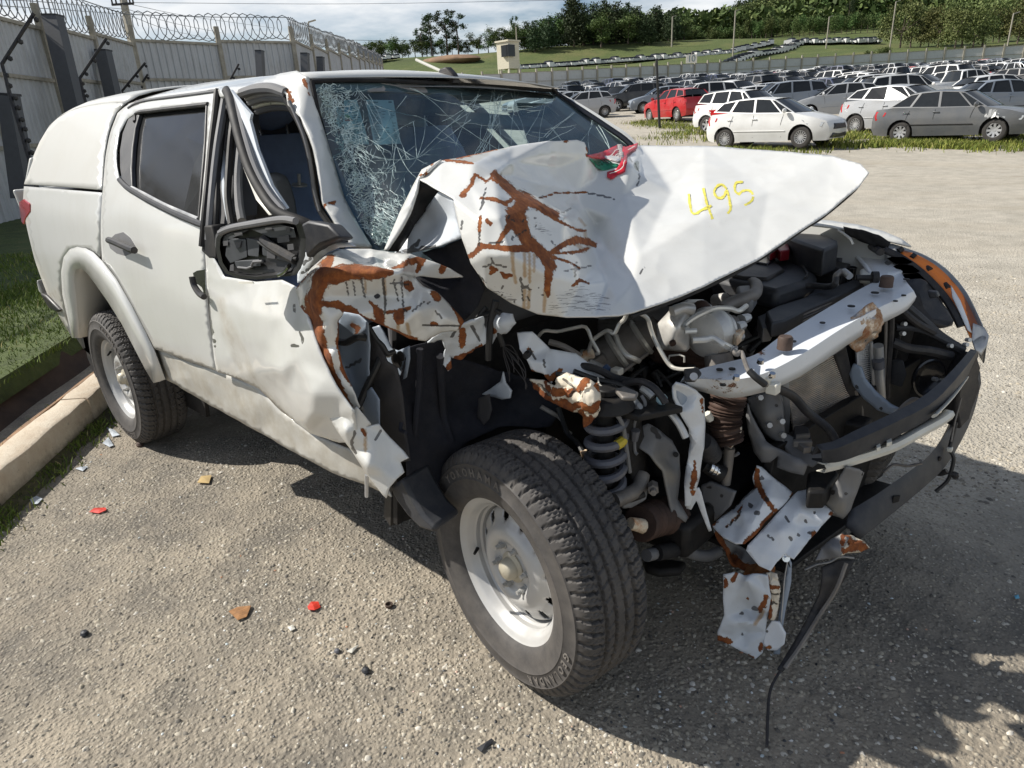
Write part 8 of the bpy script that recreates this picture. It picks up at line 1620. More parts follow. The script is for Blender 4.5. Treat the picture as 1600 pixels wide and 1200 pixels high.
def tree_proto(name,mat,blobs,n,leaf,trunk_h,seed):
    """crown of many leaf clumps strewn through uneven lobes; unit height"""
    rs=np.random.RandomState(seed);P=[];
    tot=sum(b[3]**2 for b in blobs)
    for (x,y,z,r,zs) in blobs:
        k=int(n*r*r/tot);d=rs.normal(0,1,(k,3));d /= np.linalg.norm(d,axis=1)[:,None];rad=r*(rs.uniform(0,1,(k,1))**.4)*(1+.25*rs.normal(0,1,(k,1)))
        q=d*rad;q[:,2] *= zs;P.append(q+np.array([x,y,z]))
    P=np.vstack(P);k=len(P);A1=rs.normal(0,1,(k,3));A1 /= np.linalg.norm(A1,axis=1)[:,None];B1=np.cross(A1,rs.normal(0,1,(k,3)));B1 /= np.linalg.norm(B1,axis=1)[:,None]
    s_=leaf*rs.uniform(.5,1.4,(k,1));V=np.stack([P-A1*s_,P+B1*s_*.7,P+A1*s_,P-B1*s_*.6],1).reshape(-1,3);i=np.arange(k)*4;F=np.c_[i,i+1,i+2,i+3]
    root=empty(name);o=np_mesh("crown",V,F,M[mat],root);at=o.data.attributes.new("tone",'FLOAT','POINT');at.data.foreach_set("value",np.repeat(np.clip(rs.normal(.45,.25,k),0,1),4).astype(np.float32))
    mb=MB();mb.tube([(0,0,-.05),(.01,0,trunk_h*.5),(.0,.01,trunk_h)],lambda t:.022*(1-.6*t),n=6,k=4)
    for b in blobs[:5]:mb.tube([(0,0,trunk_h*.75),(b[0]*.5,b[1]*.5,(b[2]+trunk_h*.75)/2),(b[0],b[1],b[2])],lambda t:.010*(1-.7*t),n=5,k=3)
    mb.build("trunk",M['bark'],root);return root
rb=random.Random(9)
def lobes(n,w,z0,z1,r,zs=.8):return [(rb.uniform(-w,w),rb.uniform(-w,w),rb.uniform(z0,z1),r*rb.uniform(.6,1.25),zs) for _ in range(n)]
TP={'pine':[tree_proto("pine_tree",'leafdark',[(rb.uniform(-.04,.04),rb.uniform(-.04,.04),z,.05+.20*(1-((z-.1)/.9))**.6*rb.uniform(.8,1.15)+.02,.5) for z in np.linspace(.10,.96,13)]+lobes(6,.16,.15,.75,.11,.6),3000,.022,.9,k) for k in (1,2)],
      'broad':[tree_proto("broadleaf_tree",'leafmid',lobes(15,.28,.16,.84,.17),2800,.022,.5,5+k) for k in range(3)],
      'olive':[tree_proto("olive_tree",'leafolive',lobes(16,.33,.18,.80,.19),2800,.022,.4,11+k) for k in range(2)],
      'gum':[tree_proto("gum_tree",'leafdark',lobes(14,.19,.38,.94,.095,.7),1500,.018,.8,15+k) for k in range(2)],
      'shrub':[tree_proto("round_shrub",'leafmid',lobes(10,.30,.25,.72,.24,.9),1500,.03,.3,20)]}
used_t=set()
def plant(kind,u,s,h,lab,grp,wid=1.0,dz=0):
    src=TP[kind][rb.randrange(len(TP[kind]))]
    o=src if src.name not in used_t else copy_tree(src)
    used_t.add(src.name);o.location=g3(u,s,dz);o.scale=(h*wid,h*wid,h);o.rotation_euler=(0,0,rb.uniform(0,6.28));tag(o,lab,"tree",grp);return o
def H_(px_,s):return px_*s*.95/1054.0
plant('pine',927,262,H_(80,262),"tallest dark pine, its round top standing above the other dark trees",None,1.0)
for u,s,p,lab in ((712,285,58,"left one of the tall airy gum trees above the left wood"),(735,290,62,"middle tall gum tree with gaps between its leaf clumps"),(752,288,56,"right one of the tall airy gum trees above the left wood"),(697,284,40,"smallest tall gum tree at the left of its clump")):plant('gum',u,s,H_(p,s),lab,None,1.1)
plant('gum',839,300,H_(48,300),"spindly bare topped tree standing alone left of the dark pines",None,.5);plant('gum',1165,520,H_(40,520),"lone umbrella shaped tree on the ridge against the sky",None,1.4);plant('gum',1340,330,H_(50,330),"tall thin pale tree rising over the hedge row",None,.5)
for u in range(612,800,13):plant('broad',u+rb.uniform(-4,4),288+rb.uniform(-10,10),H_(rb.uniform(22,36),288),"round dark tree, %s from the left in the wood below the gum trees" % nth((u-612)//13),"trees in the wood left of the booth",1.15)
for u in range(545,612,11):plant('broad',u,420,H_(rb.uniform(12,20),420),"small distant tree, %s from the left over the receding wall" % nth((u-545)//11),"distant trees over the receding wall",1.5)
for u in range(815,868,12):plant('broad',u,262,H_(rb.uniform(22,42),262),"bushy tree, %s from the left at the foot of the pine wood" % nth((u-815)//12),"bushes left of the pines",1.1)
for i in range(46):plant('pine' if i % 3 else 'broad',850+i*5.4+rb.uniform(-5,5),262+rb.uniform(-6,26),H_(rb.uniform(40,58)*(.62+.38*min(1,i/12) if i<34 else .78),270),"dark pine, %s from the left in the wood behind the white cars" % nth(i) if i % 3 else "dark leafy tree, %s from the left in the dense pine wood" % nth(i),"dark pines behind the white cars" if i % 3 else "leafy trees among the pines",1.35)
for i in range(34):plant('broad',950+i*7+rb.uniform(-5,5),395+rb.uniform(-30,60),H_(rb.uniform(22,36),420),"ridge tree, %s from the left behind the dark pines" % nth(i),"ridge forest trees",1.3)
for i in range(105):
    s=rb.uniform(330,560);u=rb.uniform(1165,1640);plant(rb.choice(('broad','broad','olive','pine')),u,s,rb.uniform(15,24),"tree of the forest covering the high hill on the right","hill forest trees",1.25)
for i in range(30):plant('shrub',1195+i*8+rb.uniform(-2,2),268+rb.uniform(-4,8),H_(rb.uniform(26,34),268),"rounded green tree, %s from the left in the even row above the hillside cars" % nth(i),"row of green trees above the hillside cars",.75)
for i in range(15):plant('olive',1425+i*14+rb.uniform(-4,4),205+rb.uniform(-10,25),H_(rb.uniform(40,74),215),"broad olive green tree behind the far wall, %s from the left of its clump" % nth(i),"olive trees behind the wall",.95)
for u,h in ((1395,20),(1408,18),(1378,16)):plant('shrub',u,185,H_(h,185),"low round bush on the slope left of the olive trees, the one "+{20:'nearest the wall',18:'in the middle',16:'farthest left'}[h],"low bushes on the slope",1.2)
for i in range(26):plant('shrub',1040+i*6,300+rb.uniform(0,30),H_(rb.uniform(14,26),300),"low scrub, %s from the left on the slope under the ridge" % nth(i),"scrub under the ridge",1.6)
# closed forest on the hill, beyond counting
rs=np.random.RandomState(6);P=[]
for i in range(52000):
    s=rs.uniform(330,620);u=rs.uniform(930,1680) if i % 5 else rs.uniform(940,1180)
    x,y=xy(s,px(u,s))
    if hill(s,px(u,s)) <8 and s<400:continue
    z=terr(x,y)+rs.uniform(0,1)**.6*12*(1+.5*noise.noise(Vector((x*.06,y*.06,0))));P.append((x,y,z))
P=np.array(P);k=len(P);A1=rs.normal(0,1,(k,3));A1 /= np.linalg.norm(A1,axis=1)[:,None];B1=np.cross(A1,rs.normal(0,1,(k,3)));B1 /= np.linalg.norm(B1,axis=1)[:,None];s_=rs.uniform(.7,1.9,(k,1))
V=np.stack([P-A1*s_,P+B1*s_*.7,P+A1*s_,P-B1*s_*.6],1).reshape(-1,3);i=np.arange(k)*4
o=np_mesh("hill_forest",V,np.c_[i,i+1,i+2,i+3],M['leafmid']);at=o.data.attributes.new("tone",'FLOAT','POINT');at.data.foreach_set("value",np.repeat(np.clip(.4+.3*rs.normal(0,1,k),0,1),4).astype(np.float32));tag(o,kind="stuff")
M['earth'] =plain("bare red earth",(.24,.15,.09),.95,var=.3,scale=.3)
mb=MB();c=g3(733,255);mb.sphere(c-Vector((0,0,1.1)),9,16,(1.7,.8,.22));tag(mb.build("earth_mound",M['earth'],None,smooth=80),kind="structure")

# ================================================================ cars parked in the yard
SPEC={# length, half width, axles, roof height, hood/deck outline (x, z) front to rear, belt and roof corners
 'hatch':dict(w=.86,ax=(1.22,-1.27),prof=[(1.93,.20),(2.0,.36),(1.99,.56),(1.90,.74),(1.55,.86),(.98,.99)],rear=[(-1.78,1.04),(-1.90,.84),(-1.97,.60),(-1.95,.38),(-1.88,.24)],belt=[(.98,.99),(.60,1.0),(-.30,1.03),(-1.12,1.08),(-1.74,1.12)],roof=[(.22,1.40),(.10,1.42),(-.38,1.46),(-.98,1.44),(-1.48,1.38)]),
 'sedan':dict(w=.85,ax=(1.30,-1.22),prof=[(2.02,.20),(2.09,.36),(2.07,.56),(1.98,.72),(1.62,.84),(1.02,.95)],rear=[(-1.66,1.0),(-2.02,.98),(-2.12,.78),(-2.13,.42),(-2.04,.24)],belt=[(1.02,.95),(.66,.96),(-.22,.98),(-1.02,1.01),(-1.64,1.02)],roof=[(.30,1.38),(.18,1.40),(-.30,1.44),(-.84,1.42),(-1.12,1.38)]),
 'suv':dict(w=.92,ax=(1.32,-1.32),prof=[(2.06,.26),(2.14,.44),(2.13,.70),(2.04,.90),(1.70,1.02),(1.02,1.12)],rear=[(-2.02,1.16),(-2.12,.92),(-2.16,.62),(-2.12,.42),(-2.04,.30)],belt=[(1.02,1.12),(.62,1.13),(-.28,1.15),(-1.16,1.19),(-1.96,1.24)],roof=[(.38,1.58),(.24,1.60),(-.30,1.65),(-1.10,1.64),(-1.72,1.58)]),
 'pickup':dict(w=.90,ax=(1.50,-1.50),prof=[(2.30,.34),(2.38,.52),(2.36,.78),(2.26,.96),(1.90,1.06),(1.18,1.14)],rear=[(-.66,1.16),(-2.30,1.14),(-2.36,.96),(-2.36,.60),(-2.26,.50)],belt=[(1.18,1.14),(.80,1.14),(.25,1.15),(-.30,1.16),(-.62,1.16)],roof=[(.52,1.62),(.40,1.64),(.15,1.67),(-.28,1.66),(-.48,1.62)])}
def spoke_wheel(parent,x,y,r,sgn,style):
    w=empty("wheel",(x,y,r));w.parent=parent;mb=MB()
    mb.lathe([(r*.62,-.09),(r*.80,-.10),(r*.95,-.085),(r,-.05),(r,.05),(r*.95,.085),(r*.80,.10),(r*.62,.09)],(0,0,0),(0,1,0),24);mb.build("tyre",M['cartyre'],w)
    mb=MB();n={'multi':15,'five':5,'plate':8}[style]
    mb.lathe([(r*.64,-.08*1),(r*.60,-.088),(r*.56,-.07),(r*.54,-.02)],(0,0,0),(0,-sgn,0),24)
    for i in range(n):
        a=2*math.pi*i/n;d=Vector((math.sin(a),0,math.cos(a)));mb.beam(d*r*.08+Vector((0,sgn*.05,0)),d*r*.60+Vector((0,sgn*.075,0)),r*(.07 if n>9 else .22 if n ==5 else .20),.02,up=(0,1,0))
    mb.cyl((0,sgn*.04,0),(0,sgn*.07,0),r*.14,n=10);mb.build("hubcap",M['hubcap'],w,smooth=30);mb=MB();mb.cyl((0,sgn*.0,0),(0,sgn*.02,0),r*.60,n=16);mb.build("brake",M['chassis'],w)
def car_proto(kind,style='five',name="parked_car",rails=False):
    S=SPEC[kind];W=S['w'];L=S['prof'][1][0];R_=S['rear'][2][0];rad=.31 if kind in ('hatch','sedan') else .36;root=empty(name)
    def sy(x,z):
        e=max(0,x-(L-.75))/.75;b=max(0,(R_+.55)-x)/.55
        return W*(1-.24*e*e-.14*b*b)-(.05*max(0,.42-z)/.22)-.055*(max(0,z-.72)/.4)**2+.012*math.cos((z-.6)*9)*(.3<z<1.0)
    out=list(S['prof'])+S['belt'][1:-1]+S['rear']
    def arch(xc):return [(xc+(rad+.06)*math.cos(a),rad+(rad+.06)*math.sin(a)) for a in np.linspace(-.35,math.pi+.35,13)]
    za=.20 if kind in ('hatch','sedan') else .30
    low=[p for p in arch(S['ax'][1])[::-1] if p[1] >za];low2=[p for p in arch(S['ax'][0])[::-1] if p[1] >za]
    poly2=out+[(low[0][0],za)]+low+[(low[-1][0],za),(low2[0][0],za)]+low2+[(low2[-1][0],za)]
    G=np.array([(x,z) for x in np.arange(R_,L,.16) for z in np.arange(.3,1.25,.11)]);G=G[inside(np.array(poly2),G)]
    B=np.array(poly2);G=G[[((B-g)**2).sum(1).min() >.004 for g in G]];allp=np.vstack([B,G]);n=len(B)
    r=delaunay_2d_cdt([Vector(p) for p in allp],[(i,(i+1) % n) for i in range(n)],[],1,1e-5);V=[];F=[]
    for sg in (-1,1):
        b=len(V);V +=[(p.x,sg*sy(p.x,p.y),p.y) for p in r[0]];F +=[tuple(b+i for i in (f if sg<0 else f[::-1])) for f in r[2]]
    def strip(pts,crown):
        b=len(V);k=9
        for x,z in pts:
            for j in range(k):t=-1+2*j/(k-1);V.append((x+.06*(1-t*t)*(1 if x>L-.5 else -1 if x<R_+.4 else 0),sy(x,z)*t,z+crown*(1-t*t)))
        for i in range(len(pts)-1):F.extend((b+i*k+j,b+i*k+j+1,b+(i+1)*k+j+1,b+(i+1)*k+j) for j in range(k-1))
    strip(S['prof'],.035);strip(S['rear'] if kind != 'pickup' else S['rear'][:2]+S['rear'][1:],.02)
    # greenhouse: pillars and rails, roof
    yb=[sy(x,z)-.02 for x,z in S['belt']];yr=[W*.70]*5;be,ro=S['belt'],S['roof']
    b=len(V);k=9
    for i,(x,z) in enumerate(ro):
        for j in range(k):t=-1+2*j/(k-1);V.append((x+(.10 if i ==0 else -.05 if i ==4 else 0)*(1-t*t),yr[i]*t,z+.045*(1-abs(t)**2.5)))
    for i in range(4):F +=[(b+i*k+j,b+i*k+j+1,b+(i+1)*k+j+1,b+(i+1)*k+j) for j in range(k-1)]
    panes=[]
    for sg in (-1,1):
        P=[Vector((x,sg*y,z)) for (x,z),y in zip(be,yb)];Q=[Vector((x,sg*y,z)) for (x,z),y in zip(ro,yr)]
        for i in range(4):
            quad=[P[i],P[i+1],Q[i+1],Q[i]];c=sum(quad,Vector())/4
            ins=[q.lerp(c,.10 if i in (1,2) else .16) for q in quad];b=len(V);V +=[tuple(q) for q in quad]+[tuple(q) for q in ins]
            F +=[(b+m_,b+(m_+1) % 4,b+4+(m_+1) % 4,b+4+m_) for m_ in range(4)]
            if i or kind != 'pickup':panes.append([q+Vector((0,-sg*.012,0)) for q in ins])
        b=len(V);V +=[tuple(P[0]),tuple(Q[0]),tuple(P[0]+Vector((0,-sg*.09,.0))),tuple(Q[0]+Vector((.02,-sg*.07,.0)))];F.append((b,b+1,b+3,b+2))
        b=len(V);V +=[tuple(P[4]),tuple(Q[4]),tuple(P[4]+Vector((0,-sg*.12,0))),tuple(Q[4]+Vector((0,-sg*.09,0)))];F.append((b,b+1,b+3,b+2))
    o=mesh_obj("body",V,F,M['carpaint'],root,smooth=48)
    for q in panes:mesh_obj("window",q,[(0,1,2,3)],M['carglass'],root)
    def pane(nm,lo_,hi_,y0,y1,bow):
        V2=[];
        for t in np.linspace(0,1,4):
            for s_ in np.linspace(-1,1,7):V2.append((lo_[0]+(hi_[0]-lo_[0])*t+bow*(1-s_*s_),(y0+(y1-y0)*t)*s_,lo_[1]+(hi_[1]-lo_[1])*t+.02*(1-s_*s_)))
        mesh_obj(nm,V2,[(i*7+j,i*7+j+1,i*7+8+j,i*7+7+j) for i in range(3) for j in range(6)],M['carglass'],root,smooth=180)
    pane("windscreen",(be[0][0]-.02,be[0][1]+.01),(ro[0][0]+.02,ro[0][1]-.01),yb[0]-.07,yr[0]-.05,.12);pane("rear_window",(be[4][0]+.0,be[4][1]+.01),(ro[4][0],ro[4][1]-.01),yb[4]-.10,yr[4]-.08,-.06)
    mb=MB();mb.box(((L+R_)/2,0,.42),(L-R_-.7,W*1.5,.40));mb.build("underbody",M['chassis'],root)
    for ax in S['ax']:
        for sg in (-1,1):spoke_wheel(root,ax,sg*(W-.13),rad,sg,style)
    zl=S['prof'][3][1]
    for sg in (-1,1):
        def sp(x,z,o_=.006):return Vector((x,sg*(sy(x,z)+o_),z))
        mb=MB();mb.slab([sp(L-.14,zl-.04),sp(L-.42,zl+.02),sp(L-.80,zl+.06),sp(L-.60,zl-.08),sp(L-.20,zl-.16)],(.04,-sg*.10,.01));mb.build("headlamp",M['lampglass'],root,bevel=.01)
        zr_=S['rear'][0][1] if kind != 'pickup' else .98;xr_=R_+.10
        mb=MB();mb.slab([sp(xr_,zr_-.06),sp(xr_+.34,zr_-.10),sp(xr_+.30,zr_-.20),sp(xr_+.02,zr_-.34),sp(xr_-.04,zr_-.20)],(-.05,-sg*.06,0));mb.build("tail_lamp",M['red'],root,bevel=.01)
        mb=MB();mb.sphere((be[1][0]+.12,sg*(W+.08),be[1][1]+.07),.10,8,(.6,1,.75));mb.build("mirror",M['carpaint'],root)
        for xh in (-.18,-1.02):mb=MB();mb.beam(sp(xh,.86,.02),sp(xh-.17,.87,.02),.03,.03);mb.build("door_handle",M['carpaint'],root,bevel=.006)
        for x0,x1 in ((be[1][0]+.02,be[1][0]+.06),(-.30,-.30),(-1.06,-1.0)):mb=MB();mb.tube([sp(x0,za+.12,.002),sp(x0-.02,.7,.002),sp(x1,be[1][1]-.02,.002)],.005,n=4,k=2);mb.build("door_gap",M['chassis'],root)
        mb=MB();mb.tube([sp(.75,.50,.004),sp(-.95,.52,.004)],.014,n=5,k=3);mb.build("side_strip",M['chassis'] if kind =='sedan' else M['carpaint'],root)
        if rails:mb=MB();mb.tube([(.1,sg*W*.66,ro[1][1]+.03),(-.5,sg*W*.66,ro[2][1]+.09),(-1.6,sg*W*.66,ro[4][1]+.06)],.022,n=6);mb.build("roof_rail",M['darkgrey'],root)
    mb=MB();mb.slab([(L-.02,-.45,.50),(L-.02,.45,.50),(L-.05,.38,.66),(L-.05,-.38,.66)],(.09,0,0));mb.build("grille",M['blackshine'],root,bevel=.02);mb=MB();mb.slab([(L-.03,-.55,.26),(L-.03,.55,.26),(L-.02,.48,.40),(L-.02,-.48,.40)],(.07,0,0));mb.build("lower_intake",M['blackshine'],root,bevel=.02)
    return root
def paintc(o,c):
    o.color=(*c,1)
    for ch in o.children:paintc(ch,c)
CC={'white':(.74,.74,.72),'silver':(.42,.43,.44),'grey':(.11,.115,.12),'black':(.018,.019,.021),'red':(.46,.012,.016),'blue':(.035,.05,.12),'beige':(.50,.47,.38),'slate':(.20,.23,.27)}
CP={k:car_proto(k,st) for k,st in (('hatch','multi'),('sedan','plate'),('suv','five'),('pickup','five'))};usedc=set()
def put_car(kind,col,p,ang,lab,grp=None,sc=1.0,cat="car"):
    src=CP[kind];o=src if kind not in usedc else copy_tree(src);usedc.add(kind)
    o.location=p;o.rotation_euler=(0,0,ang);o.scale=(sc,)*3;paintc(o,CC[col]);return tag(o,lab,cat,grp)
def between(a,b,kind):# front and rear wheel contacts on the near side
    f=Vector(a);r=Vector(b);d=(f-r).normalized();ang=math.atan2(d.y,d.x);S=SPEC[kind];q=Vector((-d.y,d.x,0));q=q if q.dot(CAM-f) <0 else -q
    c=f-d*S['ax'][0]+q*(S['w']-.13);return Vector((c.x,c.y,terr(c.x,c.y))),ang
fiesta=put_car('hatch','white',*between((-7.593,19.83,.268),(-10.354,19.931,.371),'hatch'),"white hatchback with multi-spoke wheels parked side-on, nearest in the yard")
put_car('sedan','grey',*between((-3.171,22.469,.208),(-5.715,22.758,.307),'sedan'),"dark grey sedan with a crumpled front wing, nearest at the right edge")
sd_=[o for o in C.objects if o.get("label","").startswith("dark grey sedan")][0]
V=[];rs_=random.Random(3);mb=MB()
for i in range(4):
    x=1.02+i*.085;mb.add([(x,-.86-.03*rs_.random(),.62+.1*rs_.random()),(x+.10,-.84-.06*rs_.random(),.60+.1*rs_.random()),(x+.09,-.80-.05*rs_.random(),.86-.02*i*.5+.05*rs_.random()),(x,-.82-.06*rs_.random(),.88-.01*i)],[(0,1,2,3)])
mb.build("crumpled_wing",M['alu'],sd_,smooth=0)
put_car('hatch','silver',*between((-5.475,24.997,.378),(-8.397,25.826,.518),'hatch'),"silver hatchback half hidden behind the dark grey sedan's boot",None,1.06)
put_car('suv','white',*between((-10.923,24.192,.549),(-14.455,25.082,.716),'suv'),"white crossover with red door panels, tail to the dark grey drive, behind the white hatchback",None,.95)
rd=[o for o in C.objects if o.get("label","").startswith("white crossover")][0];mb=MB();mb.slab([(-.85,-.935,.50),(-1.15,-.93,.95),(.6,-.945,.95),(.6,-.945,.50)],(0,-.006,0));mb.build("red_panel",M['red'],rd)
put_car('hatch','red',*between((-20.098,31.184,1.155),(-14.802,28.633,.86),'hatch'),"red hatchback nosing left in front of the crossover",None,1.02)
put_car('suv','black',*between((-29.299,42.128,1.923),(-31.483,48.532,2.252),'suv'),"black boxy off-roader with a torn grille, nose to the drive",None,.9)
for i,(u,v,col,kind,lab) in enumerate(((938,168,'silver','hatch',"silver hatchback left of the black off-roader, nose out"),(915,166,'silver','sedan',"silver sedan second left of the black off-roader"),(892,163,'white','hatch',"white hatchback third left of the black off-roader"),(872,160,'silver','suv',"silver crossover fourth left of the black off-roader"),(858,158,'slate','hatch',"slate hatchback at the left end of the nose-out row"))):
    c=Vector((-38.061,47.587,2.463));p=g3(u,44+i*2.2);put_car(kind,col,p,3.9+.1*i,lab)
for u,s,col,kind,ang,lab in ((1245,33.5,'slate','suv',3.9,"slate estate with a red tail lamp behind the white hatchback's roof"),(1370,37,'white','suv',3.9,"large white estate behind the silver hatchback"),(1440,34,'white','suv',.8,"white crossover with a red pillar behind the dark grey sedan's roof"),(1530,36,'white','pickup',.8,"white pickup cab over the dark grey sedan's windscreen"),(1590,33,'white','hatch',.8,"white hatchback with red tail lamp at the right edge"),(1600,27.5,'slate','sedan',.75,"dark blue grey saloon cut by the right picture edge"),(1190,36,'white','hatch',3.9,"white hatchback tailing the slate estate"),(1330,33,'silver','hatch',3.8,"silver hatchback nose-in behind the white estate"),(1120,41,'white','suv',4.0,"white estate roof behind the red hatchback"),(1060,46,'slate','hatch',3.9,"slate hatchback behind the red hatchback, by the leaning pole"),(1020,50,'black','suv',3.9,"black crossover right of the boxy off-roader")):
    put_car(kind,col,g3(u,s),ang,lab)
rr_=random.Random(17);ORD=["third","fourth","fifth","sixth","seventh","eighth","ninth","tenth","last"]
for k,s in enumerate((43,49,55.5,62,69,76,83.5,91,98)):
    l=px(905+k*2,s);cnt=0
    while l<px(1640,s):
        kind=rr_.choice(('hatch','hatch','sedan','suv','suv','pickup'));col=rr_.choice(('white','white','white','silver','silver','grey','black','black','slate','blue','red' if rr_.random() <.4 else 'white','beige' if rr_.random() <.4 else 'grey'))
        x,y=xy(s+rr_.uniform(-.7,.7),l+(0 if s>50 else 0));back=rr_.random() <.5
        if not (s<50 and l<px(1110,s)) :
            nm={'hatch':'hatchback','sedan':'saloon','suv':'crossover','pickup':'pickup'}[kind]
            put_car(kind,col,Vector((x,y,terr(x,y))),2.347+(.35 if not back else math.pi+.35)+rr_.uniform(-.06,.06),"%s %s, %s from the left in the %s row of the packed yard" % (col,nm,nth(cnt),ORD[k]),"%s %ss in the %s yard row" % (col,nm,ORD[k]),rr_.uniform(.96,1.05))
            cnt +=1
        l +=rr_.uniform(2.35,2.75)
# vehicles on the hillside, a few pixels each: one mesh apiece
def far_car(tall):
    mb=MB();h=.5 if tall else 0;mb.slab([(2.1,-.85,.3),(2.1,.85,.3),(-2.1,.85,.3),(-2.1,-.85,.3)],(0,0,.65+h));mb.m=0
    q=[(1.0,-.8,.95+h),(1.0,.8,.95+h),(-1.9,.8,.95+h),(-1.9,-.8,.95+h)];t=[(.2,-.62,1.42+h),(.2,.62,1.42+h),(-1.5,.62,1.42+h),(-1.5,-.62,1.42+h)]
    mb.add(q+t,[(4,5,6,7)]);mb.m=1;mb.add([tuple(Vector(p)) for p in q+t],[(0,1,5,4),(1,2,6,5),(2,3,7,6),(3,0,4,7)]);mb.cyl((1.3,-.9,.33),(1.3,.9,.33),.33,n=10);mb.cyl((-1.3,-.9,.33),(-1.3,.9,.33),.33,n=10)
    o=mb.build("parked_car",[M['carpaint'],M['carglass']],None,smooth=30);C.objects.unlink(o);return o
FC=[far_car(False),far_car(True)]
def far_row(u0,u1,s0,s1,n,ang,lab,grp,bulge=0,tall=.2):
    for i in range(n):
        t=i/(n-1);o=FC[rr_.random() <tall].copy();C.objects.link(o);s=s0+(s1-s0)*t+bulge*math.sin(t*math.pi);o.location=g3(u0+(u1-u0)*t+rr_.uniform(-.6,.6),s+rr_.uniform(-.6,.6));o.rotation_euler=(0,0,ang+rr_.uniform(-.1,.1));o.color=(*CC['white' if rr_.random() <.85 else 'silver'],1);tag(o,lab % nth(i),"car",grp)
far_row(824,1165,205,235,62,2.9,"small pale car, %s from the left in the long row below the dark pines","white cars below the pines")
far_row(1170,1225,236,246,10,2.2,"small pale vehicle, %s from the left where the hillside row bends","white vehicles at the bend",0,.5)
far_row(1160,1270,185,246,22,1.2,"small pale vehicle, %s from the bottom in the row round the grass knoll","white vehicles round the knoll");far_row(1255,1385,246,240,20,2.6,"pale van or car, %s from the left under the even green trees","vehicles under the even trees",0,.6)
far_row(570,657,250,262,18,2.9,"tiny pale car, %s from the left in the row beyond the receding wall","white cars beyond the receding wall")

# ================================================================ yard grass and litter
M['straw'] =grass_mat("dry yard grass",[(0,(.07,.10,.02)),(.4,(.16,.20,.035)),(.7,(.28,.29,.06)),(1,(.42,.38,.15))])
rs=np.random.RandomState(8);P=[]
for (a,b,w,n) in (((-7.585,21.576,.331),(-1.739,21.709,.133),.5,9000),((-8.1,24.113,.444),(-2.639,23.894,.241),1.2,6000),((-10.312,18.963,.334),(-6.444,19.252,.206),.28,1500),((-20.205,30.315,1.128),(-13.9,26.063,.731),.6,2200),((-14.447,25.436,.724),(-11.305,21.693,.469),.8,1300),((-15.713,23.499,.699),(-11.762,21.614,.482),1.5,500)):
    a=Vector(a);b=Vector(b);d=(b-a);q=Vector((-d.y,d.x,0)).normalized()
    for i in range(n):
        p=a+d*rs.uniform()+q*rs.normal()*w
        if noise.noise(p*.9) <-.12 and rs.uniform() <.85:continue
        P.append((p.x,p.y,terr(p.x,p.y)))
blades("yard_grass",np.array(P),.16,.03,.9,M['straw'],12)
def litter(name,pts,mat,lab,cat,h=.004,curl=.006,seed=1):
    rq=random.Random(seed);V=[Vector(p)+Vector((0,0,h+rq.uniform(0,curl))) for p in pts];c=sum(V,Vector())/len(V);c.z +=curl*.6;n=len(V);o0=Vector((c.x,c.y,0))
    o=mesh_obj(name,[v-o0 for v in V]+[c-o0],[(i,(i+1) % n,n) for i in range(n)],mat,None,smooth=0);o.location=o0;sd=o.modifiers.new("gauge",'SOLIDIFY');sd.thickness=.002;tag(o,lab,cat)
M['redbit'] =plain("red plastic chip",(.60,.05,.03),.4,var=.3,scale=40);M['yellowbit'] =plain("tan card",(.50,.36,.16),.8,var=.2);M['greybit'] =plain("grey glass scrap",(.45,.49,.53),.4,var=.3,scale=30);M['leafbit'] =plain("dry leaf",(.30,.15,.06),.8,var=.4,scale=60)
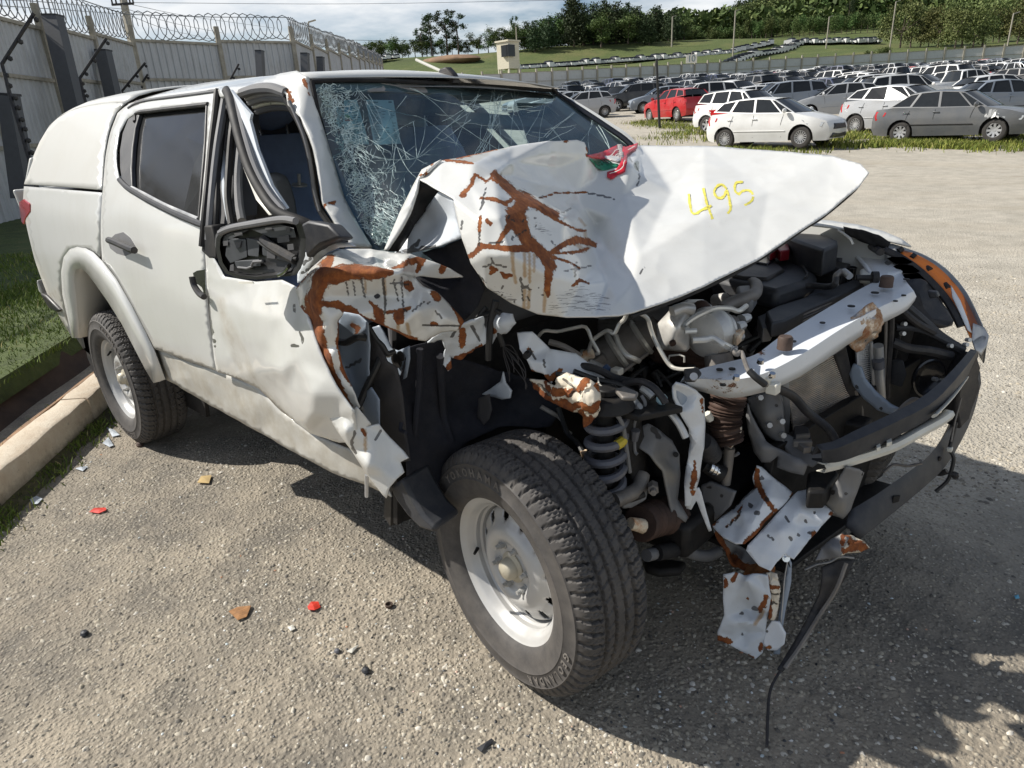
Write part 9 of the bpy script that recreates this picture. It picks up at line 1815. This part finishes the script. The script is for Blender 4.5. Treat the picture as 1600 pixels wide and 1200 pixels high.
for q,m_,lab,cat in (([(-2.346,-1.281,0),(-2.364,-1.255,0),(-2.326,-1.218,0),(-2.293,-1.225,0),(-2.297,-1.256,0)],'redbit',"flat red plastic scrap on the asphalt near the kerb","plastic scrap"),([(-.979,-.976,0),(-.987,-.956,0),(-.967,-.939,0),(-.941,-.948,0),(-.939,-.972,0),(-.958,-.984,0)],'redbit',"bright red lens chip on the asphalt left of the front wheel","plastic scrap"),([(-2.21,-.844,0),(-2.267,-.801,0),(-2.231,-.765,0),(-2.157,-.81,0)],'yellowbit',"small tan card lying in the sun below the sill","card"),([(-3.109,-.993,0),(-3.176,-.943,0),(-3.029,-.962,0),(-3.02,-.985,0)],'greybit',"larger pale scrap leaning beside the rear tyre","glass scrap"),([(-3.332,-.901,0),(-3.253,-.885,0),(-3.148,-.891,0),(-3.167,-.925,0)],'greybit',"pale torn scrap touching the rear tyre","glass scrap"),([(-2.893,-1.19,0),(-2.882,-1.163,0),(-2.87,-1.136,0),(-2.827,-1.172,0)],'greybit',"pale scrap among the weeds of the gutter","glass scrap"),([(-2.714,-1.432,0),(-2.722,-1.402,0),(-2.67,-1.39,0),(-2.624,-1.419,0),(-2.644,-1.435,0)],'greybit',"crumpled pale scrap nearest the left picture edge","glass scrap"),([(-.683,-1.011,0),(-.683,-.977,0),(-.678,-.966,0),(-.666,-1.003,0)],'whiteplastic',"thin white plastic splinter on the asphalt","plastic splinter"),([(-.108,-.985,0),(-.099,-.938,0),(-.09,-.937,0),(-.09,-.985,0)],'darkgrey',"dark grey plastic splinter at the bottom edge","plastic splinter"),([(-1.174,-1.173,0),(-1.172,-1.141,0),(-1.137,-1.107,0),(-1.098,-1.144,0),(-1.104,-1.173,0)],'leafbit',"brown dry leaf on the asphalt","leaf"),([(.83,.596,0),(.838,.611,0),(.844,.595,0),(.835,.584,0)],'labelblue',"tiny blue chip in the shade at the right edge","plastic scrap"),([(-.936,-1.078,0),(-.936,-1.058,0),(-.91,-1.064,0),(-.913,-1.079,0)],'whiteplastic',"little white chip beside the red lens chip","plastic scrap")):
    litter("scrap",q,M[m_],lab,cat,seed=len(lab))
v=Vector((-.76,-.785,0));mb=MB();mb.lathe([(.012,0),(.014,.012),(.011,.013),(.008,.002)],(0,0,0),(0,0,1),14);o=mb.build("rubber_ring",M['brownplug']);o.location=v;tag(o,"small brown rubber ring standing on the asphalt","rubber ring")
for q,r_,m_,lab in (((-.57,-1.017,0),.013,'darkgrey',"small dark round stone on the asphalt below the red chip"),((-1.457,-1.552,0),.014,'darkgrey',"dark pebble alone near the bottom left corner"),((-.712,-1.028,0),.010,'springgrey',"grey pebble beside the white splinter"),((-2.914,-.864,0),.02,'brownplug',"brown stone in front of the rear tyre")):
    mb=MB();mb.sphere((0,0,r_*.5),r_,8,(1.2,1,.8));o=mb.build("pebble",M[m_]);o.location=q;tag(o,lab,"stone")
